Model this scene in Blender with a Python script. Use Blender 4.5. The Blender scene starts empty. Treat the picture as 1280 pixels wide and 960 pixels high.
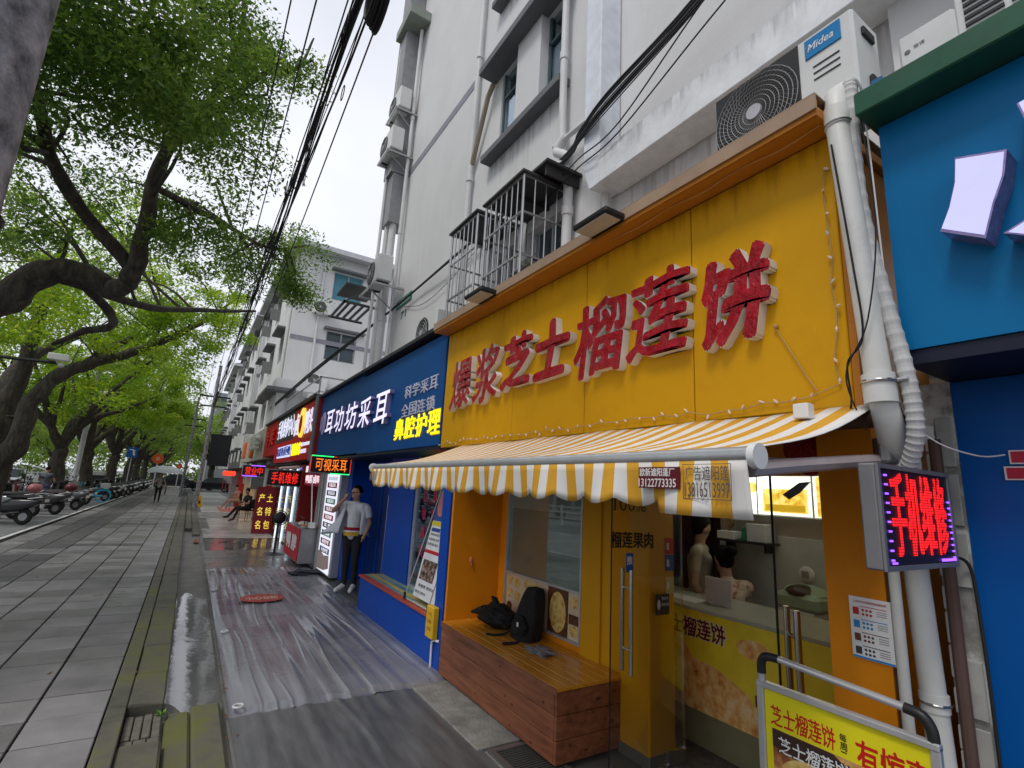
import bpy, bmesh, math, random
import numpy as np
from mathutils import Vector, Matrix
random.seed(7); rng = np.random.default_rng(7)
R = math.radians; PI = math.pi
scene = bpy.context.scene
COL = scene.collection

# ------------------------------------------------------------ camera
cam_data = bpy.data.cameras.new('camera'); cam = bpy.data.objects.new('camera', cam_data); COL.objects.link(cam)
scene.camera = cam
cam_data.sensor_width = 36; cam_data.lens = 628.5 / 1280 * 36
cam_data.clip_start = 0.05; cam_data.clip_end = 2000
_yaw, _pit, _rol = R(31.63), R(11.99), R(3.156)
_f = Vector((math.sin(_yaw)*math.cos(_pit), math.cos(_yaw)*math.cos(_pit), math.sin(_pit)))
_r = _f.cross(Vector((0, 0, 1))).normalized(); _u = _r.cross(_f)
_r2 = _r*math.cos(_rol) + _u*math.sin(_rol); _u2 = -_r*math.sin(_rol) + _u*math.cos(_rol)
cam.matrix_world = Matrix(((_r2.x, _u2.x, -_f.x, 0), (_r2.y, _u2.y, -_f.y, 0), (_r2.z, _u2.z, -_f.z, 1.80), (0, 0, 0, 1)))

# ------------------------------------------------------------ sky, sun, exposure
world = bpy.data.worlds.new('World'); scene.world = world; world.use_nodes = True
wt = world.node_tree; wt.nodes.clear()
def wn(t, **k):
    n = wt.nodes.new(t)
    for a, b in k.items(): setattr(n, a, b)
    return n
sky = wn('ShaderNodeTexSky', sky_type='NISHITA', sun_disc=False, sun_elevation=R(58), sun_rotation=R(250), air_density=1.2, dust_density=3.0)
tc = wn('ShaderNodeTexCoord'); nz = wn('ShaderNodeTexNoise'); nz.inputs['Scale'].default_value = 1.5; nz.inputs['Detail'].default_value = 5
rp = wn('ShaderNodeValToRGB'); rp.color_ramp.elements[0].position = .25; rp.color_ramp.elements[1].position = .75
rp.color_ramp.elements[0].color = (5.0, 5.3, 6.1, 1); rp.color_ramp.elements[1].color = (9.0, 9.1, 9.6, 1)
mx = wn('ShaderNodeMix', data_type='RGBA'); mx.inputs[0].default_value = .88
bg = wn('ShaderNodeBackground'); bg.inputs['Strength'].default_value = .1; wo = wn('ShaderNodeOutputWorld')
wt.links.new(tc.outputs['Generated'], nz.inputs['Vector']); wt.links.new(nz.outputs[0], rp.inputs[0])
wt.links.new(sky.outputs[0], mx.inputs[6]); wt.links.new(rp.outputs[0], mx.inputs[7])
wt.links.new(mx.outputs[2], bg.inputs['Color']); wt.links.new(bg.outputs[0], wo.inputs[0])
sun_d = bpy.data.lights.new('sun', 'SUN'); sun = bpy.data.objects.new('sun', sun_d); COL.objects.link(sun)
sun_d.energy = 1.2; sun_d.angle = R(14); sun_d.color = (1, .96, .9)
_s = Vector((math.sin(R(250))*math.cos(R(58)), math.cos(R(250))*math.cos(R(58)), math.sin(R(58))))
sun.rotation_euler = _s.to_track_quat('Z', 'Y').to_euler()
scene.view_settings.view_transform = 'Standard'; scene.view_settings.look = 'None'
scene.view_settings.exposure = 0.36; scene.view_settings.gamma = 1
scene.cycles.max_bounces = 6; scene.cycles.transparent_max_bounces = 12
scene.cycles.use_adaptive_sampling = True; scene.cycles.use_denoising = True

# ------------------------------------------------------------ materials
MATS = {}
def _mat(name):
    m = bpy.data.materials.new(name); m.use_nodes = True; return m, m.node_tree, m.node_tree.nodes['Principled BSDF']
def mat(name, c, rough=.6, metal=0, var=.12, scale=6, bump=.0, bscale=60, dirt=0, dscale=1.5, dcol=(.10, .09, .07), spec=.3, coat=0, streak=0, scol=(.2, .2, .2), stretch=(1, 1, 1), emit=None, es=1, rvar=.0):
    if name in MATS: return MATS[name]
    m, t, p = _mat(name); N = t.nodes.new; L = t.links.new
    p.inputs['Roughness'].default_value = rough; p.inputs['Metallic'].default_value = metal
    p.inputs['Specular IOR Level'].default_value = spec; p.inputs['Coat Weight'].default_value = coat
    g = N('ShaderNodeNewGeometry'); mp = N('ShaderNodeMapping'); mp.inputs['Scale'].default_value = stretch; L(g.outputs['Position'], mp.inputs[0])
    n = N('ShaderNodeTexNoise'); n.inputs['Scale'].default_value = scale; n.inputs['Detail'].default_value = 6; n.inputs['Roughness'].default_value = .6; L(mp.outputs[0], n.inputs['Vector'])
    r = N('ShaderNodeMapRange'); r.inputs['From Min'].default_value = .3; r.inputs['From Max'].default_value = .7
    r.inputs['To Min'].default_value = 1-var; r.inputs['To Max'].default_value = 1+var; L(n.outputs[0], r.inputs['Value'])
    mu = N('ShaderNodeMix'); mu.data_type = 'RGBA'; mu.blend_type = 'MULTIPLY'; mu.inputs[0].default_value = 1
    mu.inputs[6].default_value = (*c, 1); cb = N('ShaderNodeCombineColor')
    for i in range(3): L(r.outputs[0], cb.inputs[i])
    L(cb.outputs[0], mu.inputs[7]); out = mu.outputs[2]
    if dirt:
        n2 = N('ShaderNodeTexNoise'); n2.inputs['Scale'].default_value = dscale; n2.inputs['Detail'].default_value = 9; n2.inputs['Roughness'].default_value = .7; L(mp.outputs[0], n2.inputs['Vector'])
        r2 = N('ShaderNodeMapRange'); r2.inputs['From Min'].default_value = .5; r2.inputs['From Max'].default_value = .75; r2.inputs['To Max'].default_value = dirt; L(n2.outputs[0], r2.inputs['Value'])
        m2 = N('ShaderNodeMix'); m2.data_type = 'RGBA'; L(r2.outputs[0], m2.inputs[0]); L(out, m2.inputs[6]); m2.inputs[7].default_value = (*dcol, 1); out = m2.outputs[2]
    if streak:
        ms = N('ShaderNodeMapping'); ms.inputs['Scale'].default_value = (5, 5, .28); L(g.outputs['Position'], ms.inputs[0]); n4 = N('ShaderNodeTexNoise'); n4.inputs['Scale'].default_value = 2.2; n4.inputs['Detail'].default_value = 7; n4.inputs['Roughness'].default_value = .7; L(ms.outputs[0], n4.inputs['Vector'])
        n5 = N('ShaderNodeTexNoise'); n5.inputs['Scale'].default_value = .7; L(g.outputs['Position'], n5.inputs['Vector'])
        r4 = N('ShaderNodeMapRange'); r4.inputs['From Min'].default_value = .54; r4.inputs['From Max'].default_value = .78; r4.inputs['To Max'].default_value = streak; L(n4.outputs[0], r4.inputs['Value'])
        r5 = N('ShaderNodeMapRange'); r5.inputs['From Min'].default_value = .42; r5.inputs['From Max'].default_value = .62; L(n5.outputs[0], r5.inputs['Value']); m5 = N('ShaderNodeMath'); m5.operation = 'MULTIPLY'; L(r4.outputs[0], m5.inputs[0]); L(r5.outputs[0], m5.inputs[1])
        m4 = N('ShaderNodeMix'); m4.data_type = 'RGBA'; L(m5.outputs[0], m4.inputs[0]); L(out, m4.inputs[6]); m4.inputs[7].default_value = (*scol, 1); out = m4.outputs[2]
    L(out, p.inputs['Base Color'])
    if rvar:
        r3 = N('ShaderNodeMapRange'); r3.inputs['From Min'].default_value = .35; r3.inputs['From Max'].default_value = .65
        r3.inputs['To Min'].default_value = max(0, rough-rvar); r3.inputs['To Max'].default_value = min(1, rough+rvar)
        n3 = N('ShaderNodeTexNoise'); n3.inputs['Scale'].default_value = scale*.4; n3.inputs['Detail'].default_value = 5; L(mp.outputs[0], n3.inputs['Vector']); L(n3.outputs[0], r3.inputs['Value']); L(r3.outputs[0], p.inputs['Roughness'])
    if bump:
        b = N('ShaderNodeBump'); b.inputs['Strength'].default_value = bump; b.inputs['Distance'].default_value = .02
        nb = N('ShaderNodeTexNoise'); nb.inputs['Scale'].default_value = bscale; nb.inputs['Detail'].default_value = 5; L(mp.outputs[0], nb.inputs['Vector'])
        L(nb.outputs[0], b.inputs['Height']); L(b.outputs[0], p.inputs['Normal'])
    if emit:
        p.inputs['Emission Color'].default_value = (*emit, 1); p.inputs['Emission Strength'].default_value = es
    MATS[name] = m; return m
def glow(name, c, s): return mat(name, tuple(min(1, v)*.5 for v in c), .5, emit=c, es=s)
def glass(name, tint=(.9, .95, .95), refl=.35, alpha=.25, rough=.02):
    """thin pane: part mirror, mostly see-through"""
    if name in MATS: return MATS[name]
    m, t, p = _mat(name); N = t.nodes.new; L = t.links.new
    tr = N('ShaderNodeBsdfTransparent'); tr.inputs[0].default_value = (*tint, 1)
    gl = N('ShaderNodeBsdfGlossy'); gl.inputs['Roughness'].default_value = rough; gl.inputs[0].default_value = (.9, .95, 1, 1)
    lw = N('ShaderNodeLayerWeight'); lw.inputs[0].default_value = .35; mr = N('ShaderNodeMapRange')
    mr.inputs['To Min'].default_value = alpha*.4; mr.inputs['To Max'].default_value = refl + .3; L(lw.outputs['Fresnel'], mr.inputs['Value'])
    mi = N('ShaderNodeMixShader'); L(mr.outputs[0], mi.inputs[0]); L(tr.outputs[0], mi.inputs[1]); L(gl.outputs[0], mi.inputs[2])
    L(mi.outputs[0], t.nodes['Material Output'].inputs[0]); MATS[name] = m; return m

def ramp_mat(name, kind, stops, scale=5, rough=.5, stretch=(1, 1, 1), detail=6, bump=0, coat=0, dist=0, emit=0, coords='pos', metal=0, spec=.5):
    """colours read off a noise / wave / voronoi pattern"""
    if name in MATS: return MATS[name]
    m, t, p = _mat(name); N = t.nodes.new; L = t.links.new
    p.inputs['Roughness'].default_value = rough; p.inputs['Coat Weight'].default_value = coat; p.inputs['Metallic'].default_value = metal; p.inputs['Specular IOR Level'].default_value = spec
    if coords == 'obj': src = N('ShaderNodeTexCoord').outputs['Object']
    else: src = N('ShaderNodeNewGeometry').outputs['Position']
    mp = N('ShaderNodeMapping'); mp.inputs['Scale'].default_value = stretch; L(src, mp.inputs[0])
    if kind == 'voronoi': n = N('ShaderNodeTexVoronoi'); o = n.outputs['Distance']
    elif kind == 'wave': n = N('ShaderNodeTexWave'); n.inputs['Distortion'].default_value = dist; n.inputs['Detail'].default_value = 4; n.inputs['Detail Scale'].default_value = 2; o = n.outputs['Fac']
    else: n = N('ShaderNodeTexNoise'); n.inputs['Detail'].default_value = detail; n.inputs['Roughness'].default_value = .65; n.inputs['Distortion'].default_value = dist; o = n.outputs[0]
    n.inputs['Scale'].default_value = scale; L(mp.outputs[0], n.inputs['Vector'])
    cr = N('ShaderNodeValToRGB'); el = cr.color_ramp.elements
    while len(el) < len(stops): el.new(.5)
    for e, (pos, c) in zip(el, stops): e.position = pos; e.color = (*c, 1)
    L(o, cr.inputs[0]); L(cr.outputs[0], p.inputs['Base Color'])
    if emit: L(cr.outputs[0], p.inputs['Emission Color']); p.inputs['Emission Strength'].default_value = emit
    if bump:
        b = N('ShaderNodeBump'); b.inputs['Strength'].default_value = bump; b.inputs['Distance'].default_value = .02; L(o, b.inputs['Height']); L(b.outputs[0], p.inputs['Normal'])
    MATS[name] = m; return m

def stain_mat(name, col, dens=.6, sx=9):
    """drip marks: streaks that start at the top of their patch and run out downwards"""
    if name in MATS: return MATS[name]
    m, t, p = _mat(name); N = t.nodes.new; L = t.links.new; p.inputs['Base Color'].default_value = (*col, 1); p.inputs['Roughness'].default_value = .85; p.inputs['Specular IOR Level'].default_value = .1
    tc_ = N('ShaderNodeTexCoord'); g = N('ShaderNodeNewGeometry'); mp = N('ShaderNodeMapping'); mp.inputs['Scale'].default_value = (sx, sx, .5); L(g.outputs['Position'], mp.inputs[0])
    n = N('ShaderNodeTexNoise'); n.inputs['Scale'].default_value = 1.6; n.inputs['Detail'].default_value = 7; n.inputs['Roughness'].default_value = .7; L(mp.outputs[0], n.inputs['Vector'])
    sp_ = N('ShaderNodeSeparateXYZ'); L(tc_.outputs['Generated'], sp_.inputs[0]); th = N('ShaderNodeMapRange'); th.inputs['From Min'].default_value = 0; th.inputs['From Max'].default_value = 1; th.inputs['To Min'].default_value = .72; th.inputs['To Max'].default_value = .40; L(sp_.outputs['Z'], th.inputs['Value'])
    sb = N('ShaderNodeMath'); sb.operation = 'SUBTRACT'; L(n.outputs[0], sb.inputs[0]); L(th.outputs[0], sb.inputs[1]); ml = N('ShaderNodeMath'); ml.operation = 'MULTIPLY'; ml.inputs[1].default_value = 5; ml.use_clamp = True; L(sb.outputs[0], ml.inputs[0])
    m3 = N('ShaderNodeMath'); m3.operation = 'MULTIPLY'; m3.inputs[1].default_value = dens; L(ml.outputs[0], m3.inputs[0]); tr = N('ShaderNodeBsdfTransparent'); mi = N('ShaderNodeMixShader'); L(m3.outputs[0], mi.inputs[0]); L(tr.outputs[0], mi.inputs[1]); L(p.outputs[0], mi.inputs[2]); L(mi.outputs[0], t.nodes['Material Output'].inputs[0]); MATS[name] = m; return m
# ------------------------------------------------------------ mesh helpers
OFF = {}
class MB:
    def __init__(s): s.v = []; s.f = []; s.m = []
    def add(s, vs, fs, m=0):
        o = len(s.v); s.v += [tuple(v) for v in vs]
        for f in fs: s.f.append(tuple(i+o for i in f)); s.m.append(m)
        return s
    def box(s, x0, x1, y0, y1, z0, z1, m=0, b=0):
        if x1 < x0: x0, x1 = x1, x0
        if y1 < y0: y0, y1 = y1, y0
        if z1 < z0: z0, z1 = z1, z0
        if not b:
            v = [(x, y, z) for x in (x0, x1) for y in (y0, y1) for z in (z0, z1)]
            return s.add(v, [(0, 1, 3, 2), (4, 6, 7, 5), (0, 4, 5, 1), (2, 3, 7, 6), (0, 2, 6, 4), (1, 5, 7, 3)], m)
        b = min(b, (x1-x0)*.45, (y1-y0)*.45, (z1-z0)*.45)
        c = [(x0, x1), (y0, y1), (z0, z1)]; v = []; idx = {}
        for i in (0, 1):
            for j in (0, 1):
                for k in (0, 1):
                    for a in range(3):
                        q = [c[0][i], c[1][j], c[2][k]]
                        for d, s_ in enumerate((i, j, k)):
                            if d != a: q[d] += b*(1-2*s_)
                        idx[(i, j, k, a)] = len(v); v.append(q)
        F = []
        def ijk(a, val, d1, v1, d2, v2):
            t = [0, 0, 0]; t[a] = val; t[d1] = v1; t[d2] = v2; return tuple(t)
        for a in range(3):
            d1, d2 = (a+1) % 3, (a+2) % 3
            for s_ in (0, 1):
                q = [idx[ijk(a, s_, d1, p1, d2, p2)+(a,)] for p1, p2 in ((0, 0), (1, 0), (1, 1), (0, 1))]
                F.append(tuple(q if s_ else q[::-1]))
        for a in range(3):   # edges along a
            d1, d2 = (a+1) % 3, (a+2) % 3
            for p1 in (0, 1):
                for p2 in (0, 1):
                    A, B = ijk(a, 0, d1, p1, d2, p2), ijk(a, 1, d1, p1, d2, p2)
                    F.append((idx[A+(d1,)], idx[B+(d1,)], idx[B+(d2,)], idx[A+(d2,)]) if p1 == p2 else (idx[A+(d2,)], idx[B+(d2,)], idx[B+(d1,)], idx[A+(d1,)]))
        for i in (0, 1):
            for j in (0, 1):
                for k in (0, 1):
                    q = (idx[(i, j, k, 0)], idx[(i, j, k, 1)], idx[(i, j, k, 2)]); F.append(q if (i+j+k) % 2 else q[::-1])
        return s.add(v, F, m)
    def quad(s, a, b, c, d, m=0): return s.add([a, b, c, d], [(0, 1, 2, 3)], m)
    def tube(s, pts, r, n=8, m=0, caps=True):
        pts = [Vector(p) for p in pts]; k = len(pts)
        rs = [r]*k if isinstance(r, (int, float)) else list(r)
        t0 = (pts[1]-pts[0]).normalized(); up = Vector((0, 0, 1)) if abs(t0.z) < .9 else Vector((1, 0, 0))
        nx = t0.cross(up).normalized(); vs = []
        for i in range(k):
            t = (pts[min(i+1, k-1)]-pts[max(i-1, 0)])
            if t.length < 1e-9: t = t0.copy()
            t.normalize(); nx = (nx-t*nx.dot(t))
            if nx.length < 1e-6: nx = t.orthogonal()
            nx.normalize(); ny = t.cross(nx)
            for j in range(n):
                a = 2*PI*j/n; vs.append(pts[i]+nx*(math.cos(a)*rs[i])+ny*(math.sin(a)*rs[i]))
        fs = [(i*n+j, i*n+(j+1) % n, (i+1)*n+(j+1) % n, (i+1)*n+j) for i in range(k-1) for j in range(n)]
        if caps: fs += [tuple(range(n))[::-1], tuple(range((k-1)*n, k*n))]
        return s.add(vs, fs, m)
    def ell(s, c, r, nu=12, nv=8, m=0, rot=None):
        if isinstance(r, (int, float)): r = (r, r, r)
        vs = [Vector((0, 0, -r[2]))]
        for i in range(1, nv):
            p = -PI/2+PI*i/nv
            for j in range(nu):
                a = 2*PI*j/nu; vs.append(Vector((r[0]*math.cos(p)*math.cos(a), r[1]*math.cos(p)*math.sin(a), r[2]*math.sin(p))))
        vs.append(Vector((0, 0, r[2])))
        if rot: vs = [rot @ v for v in vs]
        vs = [v+Vector(c) for v in vs]; T = len(vs)-1
        fs = [(0, 1+(j+1) % nu, 1+j) for j in range(nu)]
        for i in range(nv-2):
            for j in range(nu): a = 1+i*nu; fs.append((a+j, a+(j+1) % nu, a+nu+(j+1) % nu, a+nu+j))
        a = 1+(nv-2)*nu; fs += [(a+j, a+(j+1) % nu, T) for j in range(nu)]
        return s.add(vs, fs, m)
    def torus(s, c, R_, r, axis='x', n=24, k=6, m=0, a0=0, a1=2*PI):
        pts = []
        full = abs(a1-a0-2*PI) < 1e-6; N = n if full else n+1; vs = []
        for i in range(N):
            a = a0+(a1-a0)*i/n
            for j in range(k):
                b = 2*PI*j/k; q = (R_+r*math.cos(b)); u, v, w = q*math.cos(a), q*math.sin(a), r*math.sin(b)
                p = {'x': (w, u, v), 'y': (u, w, v), 'z': (u, v, w)}[axis]; vs.append((c[0]+p[0], c[1]+p[1], c[2]+p[2]))
        fs = []
        for i in range(n):
            i2 = (i+1) % N
            for j in range(k): fs.append((i*k+j, i*k+(j+1) % k, i2*k+(j+1) % k, i2*k+j))
        return s.add(vs, fs, m)
    def prism(s, poly, axis, a, b, m=0):
        """polygon in the plane across axis, pushed from a to b"""
        def P(p, t): return {'x': (t, p[0], p[1]), 'y': (p[0], t, p[1]), 'z': (p[0], p[1], t)}[axis]
        n = len(poly); vs = [P(p, a) for p in poly]+[P(p, b) for p in poly]
        fs = [tuple(range(n)), tuple(range(n, 2*n))[::-1]]+[(i, i+n, (i+1) % n+n, (i+1) % n) for i in range(n)]
        return s.add(vs, fs, m)
    def grid(s, fn, nu, nv, m=0):
        vs = [fn(i/nu, j/nv) for i in range(nu+1) for j in range(nv+1)]
        fs = [(i*(nv+1)+j, (i+1)*(nv+1)+j, (i+1)*(nv+1)+j+1, i*(nv+1)+j+1) for i in range(nu) for j in range(nv)]
        return s.add(vs, fs, m)
    def mesh(s, name, mats, off=(0, 0, 0), smooth=False, fix=True, weld=False):
        me = bpy.data.meshes.new(name); o = off
        me.from_pydata([(v[0]-o[0], v[1]-o[1], v[2]-o[2]) for v in s.v], [], s.f)
        if not isinstance(mats, (list, tuple)): mats = [mats]
        for x in mats: me.materials.append(x)
        if len(mats) > 1: me.polygons.foreach_set('material_index', s.m)
        if smooth: me.polygons.foreach_set('use_smooth', [True]*len(me.polygons))
        if fix:
            bm = bmesh.new(); bm.from_mesh(me)
            if weld: bmesh.ops.remove_doubles(bm, verts=bm.verts, dist=.0004)
            bmesh.ops.recalc_face_normals(bm, faces=bm.faces); bm.to_mesh(me); bm.free()
        if smooth and hasattr(me, 'set_sharp_from_angle'): me.set_sharp_from_angle(angle=R(42))
        me.update(); return me
def B(*a, **k): return MB().box(*a, **k)

def link(name, me, parent=None):
    o = bpy.data.objects.new(name, me); COL.objects.link(o)
    if parent: o.parent = parent
    return o
def part(name, mb, mats, parent, smooth=False, label=None, weld=False):
    """a piece of a thing, given in the thing's own frame of reference (world metres for things that are not turned)"""
    off = OFF.get(parent.name, (0, 0, 0)); o = link(name, mb.mesh(name, mats, off, smooth, True, weld), parent); OFF[o.name] = off
    if label: o['label'] = label
    return o
def split_mb(mb):
    par = list(range(len(mb.v)))
    def fd(a):
        while par[a] != a: par[a] = par[par[a]]; a = par[a]
        return a
    for f in mb.f:
        r0 = fd(f[0])
        for i in f[1:]: par[fd(i)] = r0
    gr = {}
    for f, m in zip(mb.f, mb.m): gr.setdefault(fd(f[0]), []).append((f, m))
    out = []
    for fs in gr.values():
        q = MB(); ids = {}
        for f, m in fs:
            for i in f:
                if i not in ids: ids[i] = len(q.v); q.v.append(mb.v[i])
            q.f.append(tuple(ids[i] for i in f)); q.m.append(m)
        out.append(q)
    return out
def parts(name, mb, mats, parent, smooth=False):
    """every loose piece of mb becomes a part of its own"""
    return [part(name, q, mats, parent, smooth) for q in split_mb(mb)]
def thing(name, label, cat, loc=(0, 0, 0), rz=0, group=None, local=False):
    """an Empty at the thing's base; local=True: its parts are modelled about its own origin"""
    o = link(name, None); o.location = loc; o.rotation_euler = (0, 0, rz); o['label'] = label; o['category'] = cat
    if group: o['group'] = group
    OFF[o.name] = (0, 0, 0) if local else tuple(loc)
    return o
def one(name, mb, mats, label, cat, loc=(0, 0, 0), group=None, smooth=False):
    o = link(name, mb.mesh(name, mats, loc, smooth)); o.location = loc; o['label'] = label; o['category'] = cat
    if group: o['group'] = group
    OFF[o.name] = tuple(loc); return o
def struct(name, mb, mats, smooth=False, kind='structure', parent=None):
    o = link(name, mb.mesh(name, mats, (0, 0, 0), smooth), parent); o['kind'] = kind; OFF[o.name] = (0, 0, 0); return o
def dup(root, loc, rz=None, label=None, group=None):
    def cp(o, par):
        c = o.copy(); COL.objects.link(c); OFF[c.name] = OFF.get(o.name, (0, 0, 0))
        if par: c.parent = par
        for ch in list(o.children): cp(ch, c)
        return c
    r = cp(root, None); r.location = loc
    if rz is not None: r.rotation_euler = (0, 0, rz)
    if label: r['label'] = label
    if group: r['group'] = group
    return r
def wall_cells(mb, axis, pos, a0, a1, z0, z1, holes, depth=.12, m=0, mr=None):
    """a wall face in the plane axis=pos with real openings; reveals run 'depth' inwards (+axis)"""
    us = sorted({a0, a1, *[h[0] for h in holes], *[h[1] for h in holes]}); ws = sorted({z0, z1, *[h[2] for h in holes], *[h[3] for h in holes]})
    def P(u, w, d=0): return (pos+d, u, w) if axis == 'x' else (u, pos+d, w)
    for i in range(len(us)-1):
        for j in range(len(ws)-1):
            cu, cw = (us[i]+us[i+1])/2, (ws[j]+ws[j+1])/2
            if any(h[0] < cu < h[1] and h[2] < cw < h[3] for h in holes): continue
            mb.quad(P(us[i], ws[j]), P(us[i+1], ws[j]), P(us[i+1], ws[j+1]), P(us[i], ws[j+1]), m)
    mr = m if mr is None else mr
    for h in holes:
        c = [(h[0], h[2]), (h[1], h[2]), (h[1], h[3]), (h[0], h[3])]
        for k in range(4): (u, w), (u2, w2) = c[k], c[(k+1) % 4]; mb.quad(P(u, w), P(u2, w2), P(u2, w2, depth), P(u, w, depth), mr)

_TX = {}
def text_parts(name, s, center, w, h, face, depth, bold, mats, parent, gap=.12, **k):
    D = {'-x': Vector((0, -1, 0)), '-y': Vector((1, 0, 0))}[face]; n = len(s); cw = w/n
    for i, c in enumerate(s):
        if c != ' ': part(name, text(c, Vector(center)+D*cw*(i-(n-1)/2), cw*(1-gap), h, face, depth, bold, **k), mats, parent)

def text_mesh(s, bold=0.0, depth=0.0, spacing=1.0):
    key = (s, bold, depth, spacing)
    if key in _TX: return _TX[key]
    cu = bpy.data.curves.new('t', 'FONT'); cu.body = s; cu.offset = 0; cu.extrude = depth; cu.resolution_u = 2; cu.space_character = spacing; cu.space_line = .9
    ob = bpy.data.objects.new('t', cu); COL.objects.link(ob); bpy.context.view_layer.update()
    me = bpy.data.meshes.new_from_object(ob.evaluated_get(bpy.context.evaluated_depsgraph_get()))
    vs = np.zeros(len(me.vertices)*3); me.vertices.foreach_get('co', vs); vs = vs.reshape(-1, 3); fs = [tuple(p.vertices) for p in me.polygons]
    bpy.data.objects.remove(ob); bpy.data.curves.remove(cu); bpy.data.meshes.remove(me)
    if bold > .003:      # heavier strokes: the same glyph laid over itself, a little to each side
        n0 = len(vs); V = [vs]; F = list(fs); dirs = [(1, 0), (-1, 0), (0, 1), (0, -1)] if bold < .012 else [(math.cos(a*PI/4), math.sin(a*PI/4)) for a in range(8)]
        for i, (a, b) in enumerate(dirs):
            q = vs.copy(); q[:, 0] += a*bold*1.1; q[:, 1] += b*bold*.8; q[:, 2] *= 1-.006*(i+1); V.append(q); F += [tuple(k+n0*(i+1) for k in f) for f in fs]
        vs = np.concatenate(V); fs = F
    _TX[key] = (vs, fs); return _TX[key]
def text(s, center, w, h, face='-x', depth=.0015, bold=0.0, mb=None, m=0, mf=None, warp=0, shear=0, xdir=None, ydir=None):
    """lettering fitted into a w x h box centred on 'center'; face: the way it looks"""
    D = {'-x': ((0, -1, 0), (0, 0, 1)), '-y': ((1, 0, 0), (0, 0, 1)), 'z': ((1, 0, 0), (0, 1, 0))}
    X, Y = (Vector(xdir), Vector(ydir)) if xdir else map(Vector, D[face]); X = X.normalized(); Y = Y.normalized(); Z = X.cross(Y)
    vs, fs = text_mesh(s, bold, .5)
    lo, hi = vs.min(0), vs.max(0); q = (vs-(lo+hi)/2)/np.maximum(hi-lo, 1e-6)
    u = q[:, 0]*w; v = q[:, 1]*h
    if warp:
        u2 = u+warp*w*np.sin(q[:, 1]*7+1.3)+warp*.6*w*np.sin(q[:, 0]*9+q[:, 1]*4); v = v+warp*h*np.sin(q[:, 0]*6.1+.4)+warp*.5*h*np.sin(q[:, 1]*11); u = u2
    u = u+shear*v
    zz = (q[:, 2]+.5)*depth
    c = Vector(center); P = [c+X*a+Y*b+Z*d for a, b, d in zip(u, v, zz)]
    mb = mb or MB(); o = len(mb.v); mb.v += [tuple(p) for p in P]
    for f in fs:
        mb.f.append(tuple(i+o for i in f)); top = all(q[i, 2] > .38 for i in f); mb.m.append(mf if (mf is not None and top) else m)
    return mb
# ============================================================ GROUND
asph = mat('asphalt', (.075, .075, .078), .55, var=.3, scale=1.2, bump=.25, bscale=180, dirt=.4, dscale=.6, dcol=(.04, .04, .04), rvar=.2)
asphw = mat('wet_asphalt', (.20, .20, .205), .45, var=.18, scale=.8, bump=.15, bscale=160, rvar=.18)
struct('ground', B(-500, 500, -300, 700, -.6, -.09), asph)
struct('road', B(-17, -8.6, -40, 400, -.3, -.04), asphw)
struct('parking_strip', B(-8.5, -3.56, -30, 300, -.3, .085), asphw)
struct('far_pavement', B(-26, -17, -40, 400, -.3, .08), mat('far_paving', (.2, .2, .2), .6, var=.2, scale=1))
struct('parking_line', B(-3.52, -3.42, -10, 120, -.2, .092), mat('line_paint', (.62, .62, .62), .6, var=.2, scale=9, dirt=.5, dscale=5, dcol=(.2, .2, .2)))
sw = struct('sidewalk', B(-3.56, -.25, -10, 160, -.3, .078), mat('joint_sand', (.022, .022, .02), .95, spec=.05))
tile_a = mat('granite_tile', (.168, .158, .163), .42, var=.3, scale=2.3, bump=.12, bscale=140, dirt=.35, dscale=1.3, dcol=(.09, .09, .085), rvar=.15)
tile_b = mat('granite_tile_light', (.225, .213, .22), .42, var=.28, scale=2.1, bump=.12, bscale=140, dirt=.3, dscale=1.1, dcol=(.1, .1, .095), rvar=.15)
tile_c = mat('granite_tile_dark', (.095, .09, .094), .55, var=.2, scale=3, bump=.2, bscale=60, rvar=.15)
tile_me = {}
for nm, m_ in (('a', tile_a), ('b', tile_b), ('c', tile_c)):
    tile_me[nm] = B(-.207, .207, -.206, .206, -.03, 0, b=.005).mesh('paving_tile', m_)
cols = [-.46-.43*i for i in range(7)]
rest = {'a': MB(), 'b': MB(), 'c': MB()}
cnt = 0
for j in range(170):
    y = 3.84+.433*j
    for i, x in enumerate(cols):
        k = 'c' if (i in (4, 5) and (y > 10.5) and not 13.5 < y < 14.5) or (y > 10 and i in (1, 2, 3) and j % 13 == 0 and y < 30) else ('b' if random.random() < (.25 if y < 12 else .7) else 'a')
        if i == 6 and k == 'c': k = 'a'
        z = .1+random.uniform(-.004, .002)
        yy = y+(.25 if i % 2 else 0)*0
        if cnt < 294:
            o = link('paving_tile', tile_me[k], sw); o.location = (x, yy, z); o.rotation_euler = (random.uniform(-.004, .004), random.uniform(-.004, .004), 0); cnt += 1
        else: rest[k].box(x-.207, x+.207, yy-.206, yy+.206, z-.02, z)
for k, m_ in (('a', tile_a), ('b', tile_b), ('c', tile_c)):
    o = struct('distant_paving', rest[k], m_, kind='stuff', parent=sw)
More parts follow.
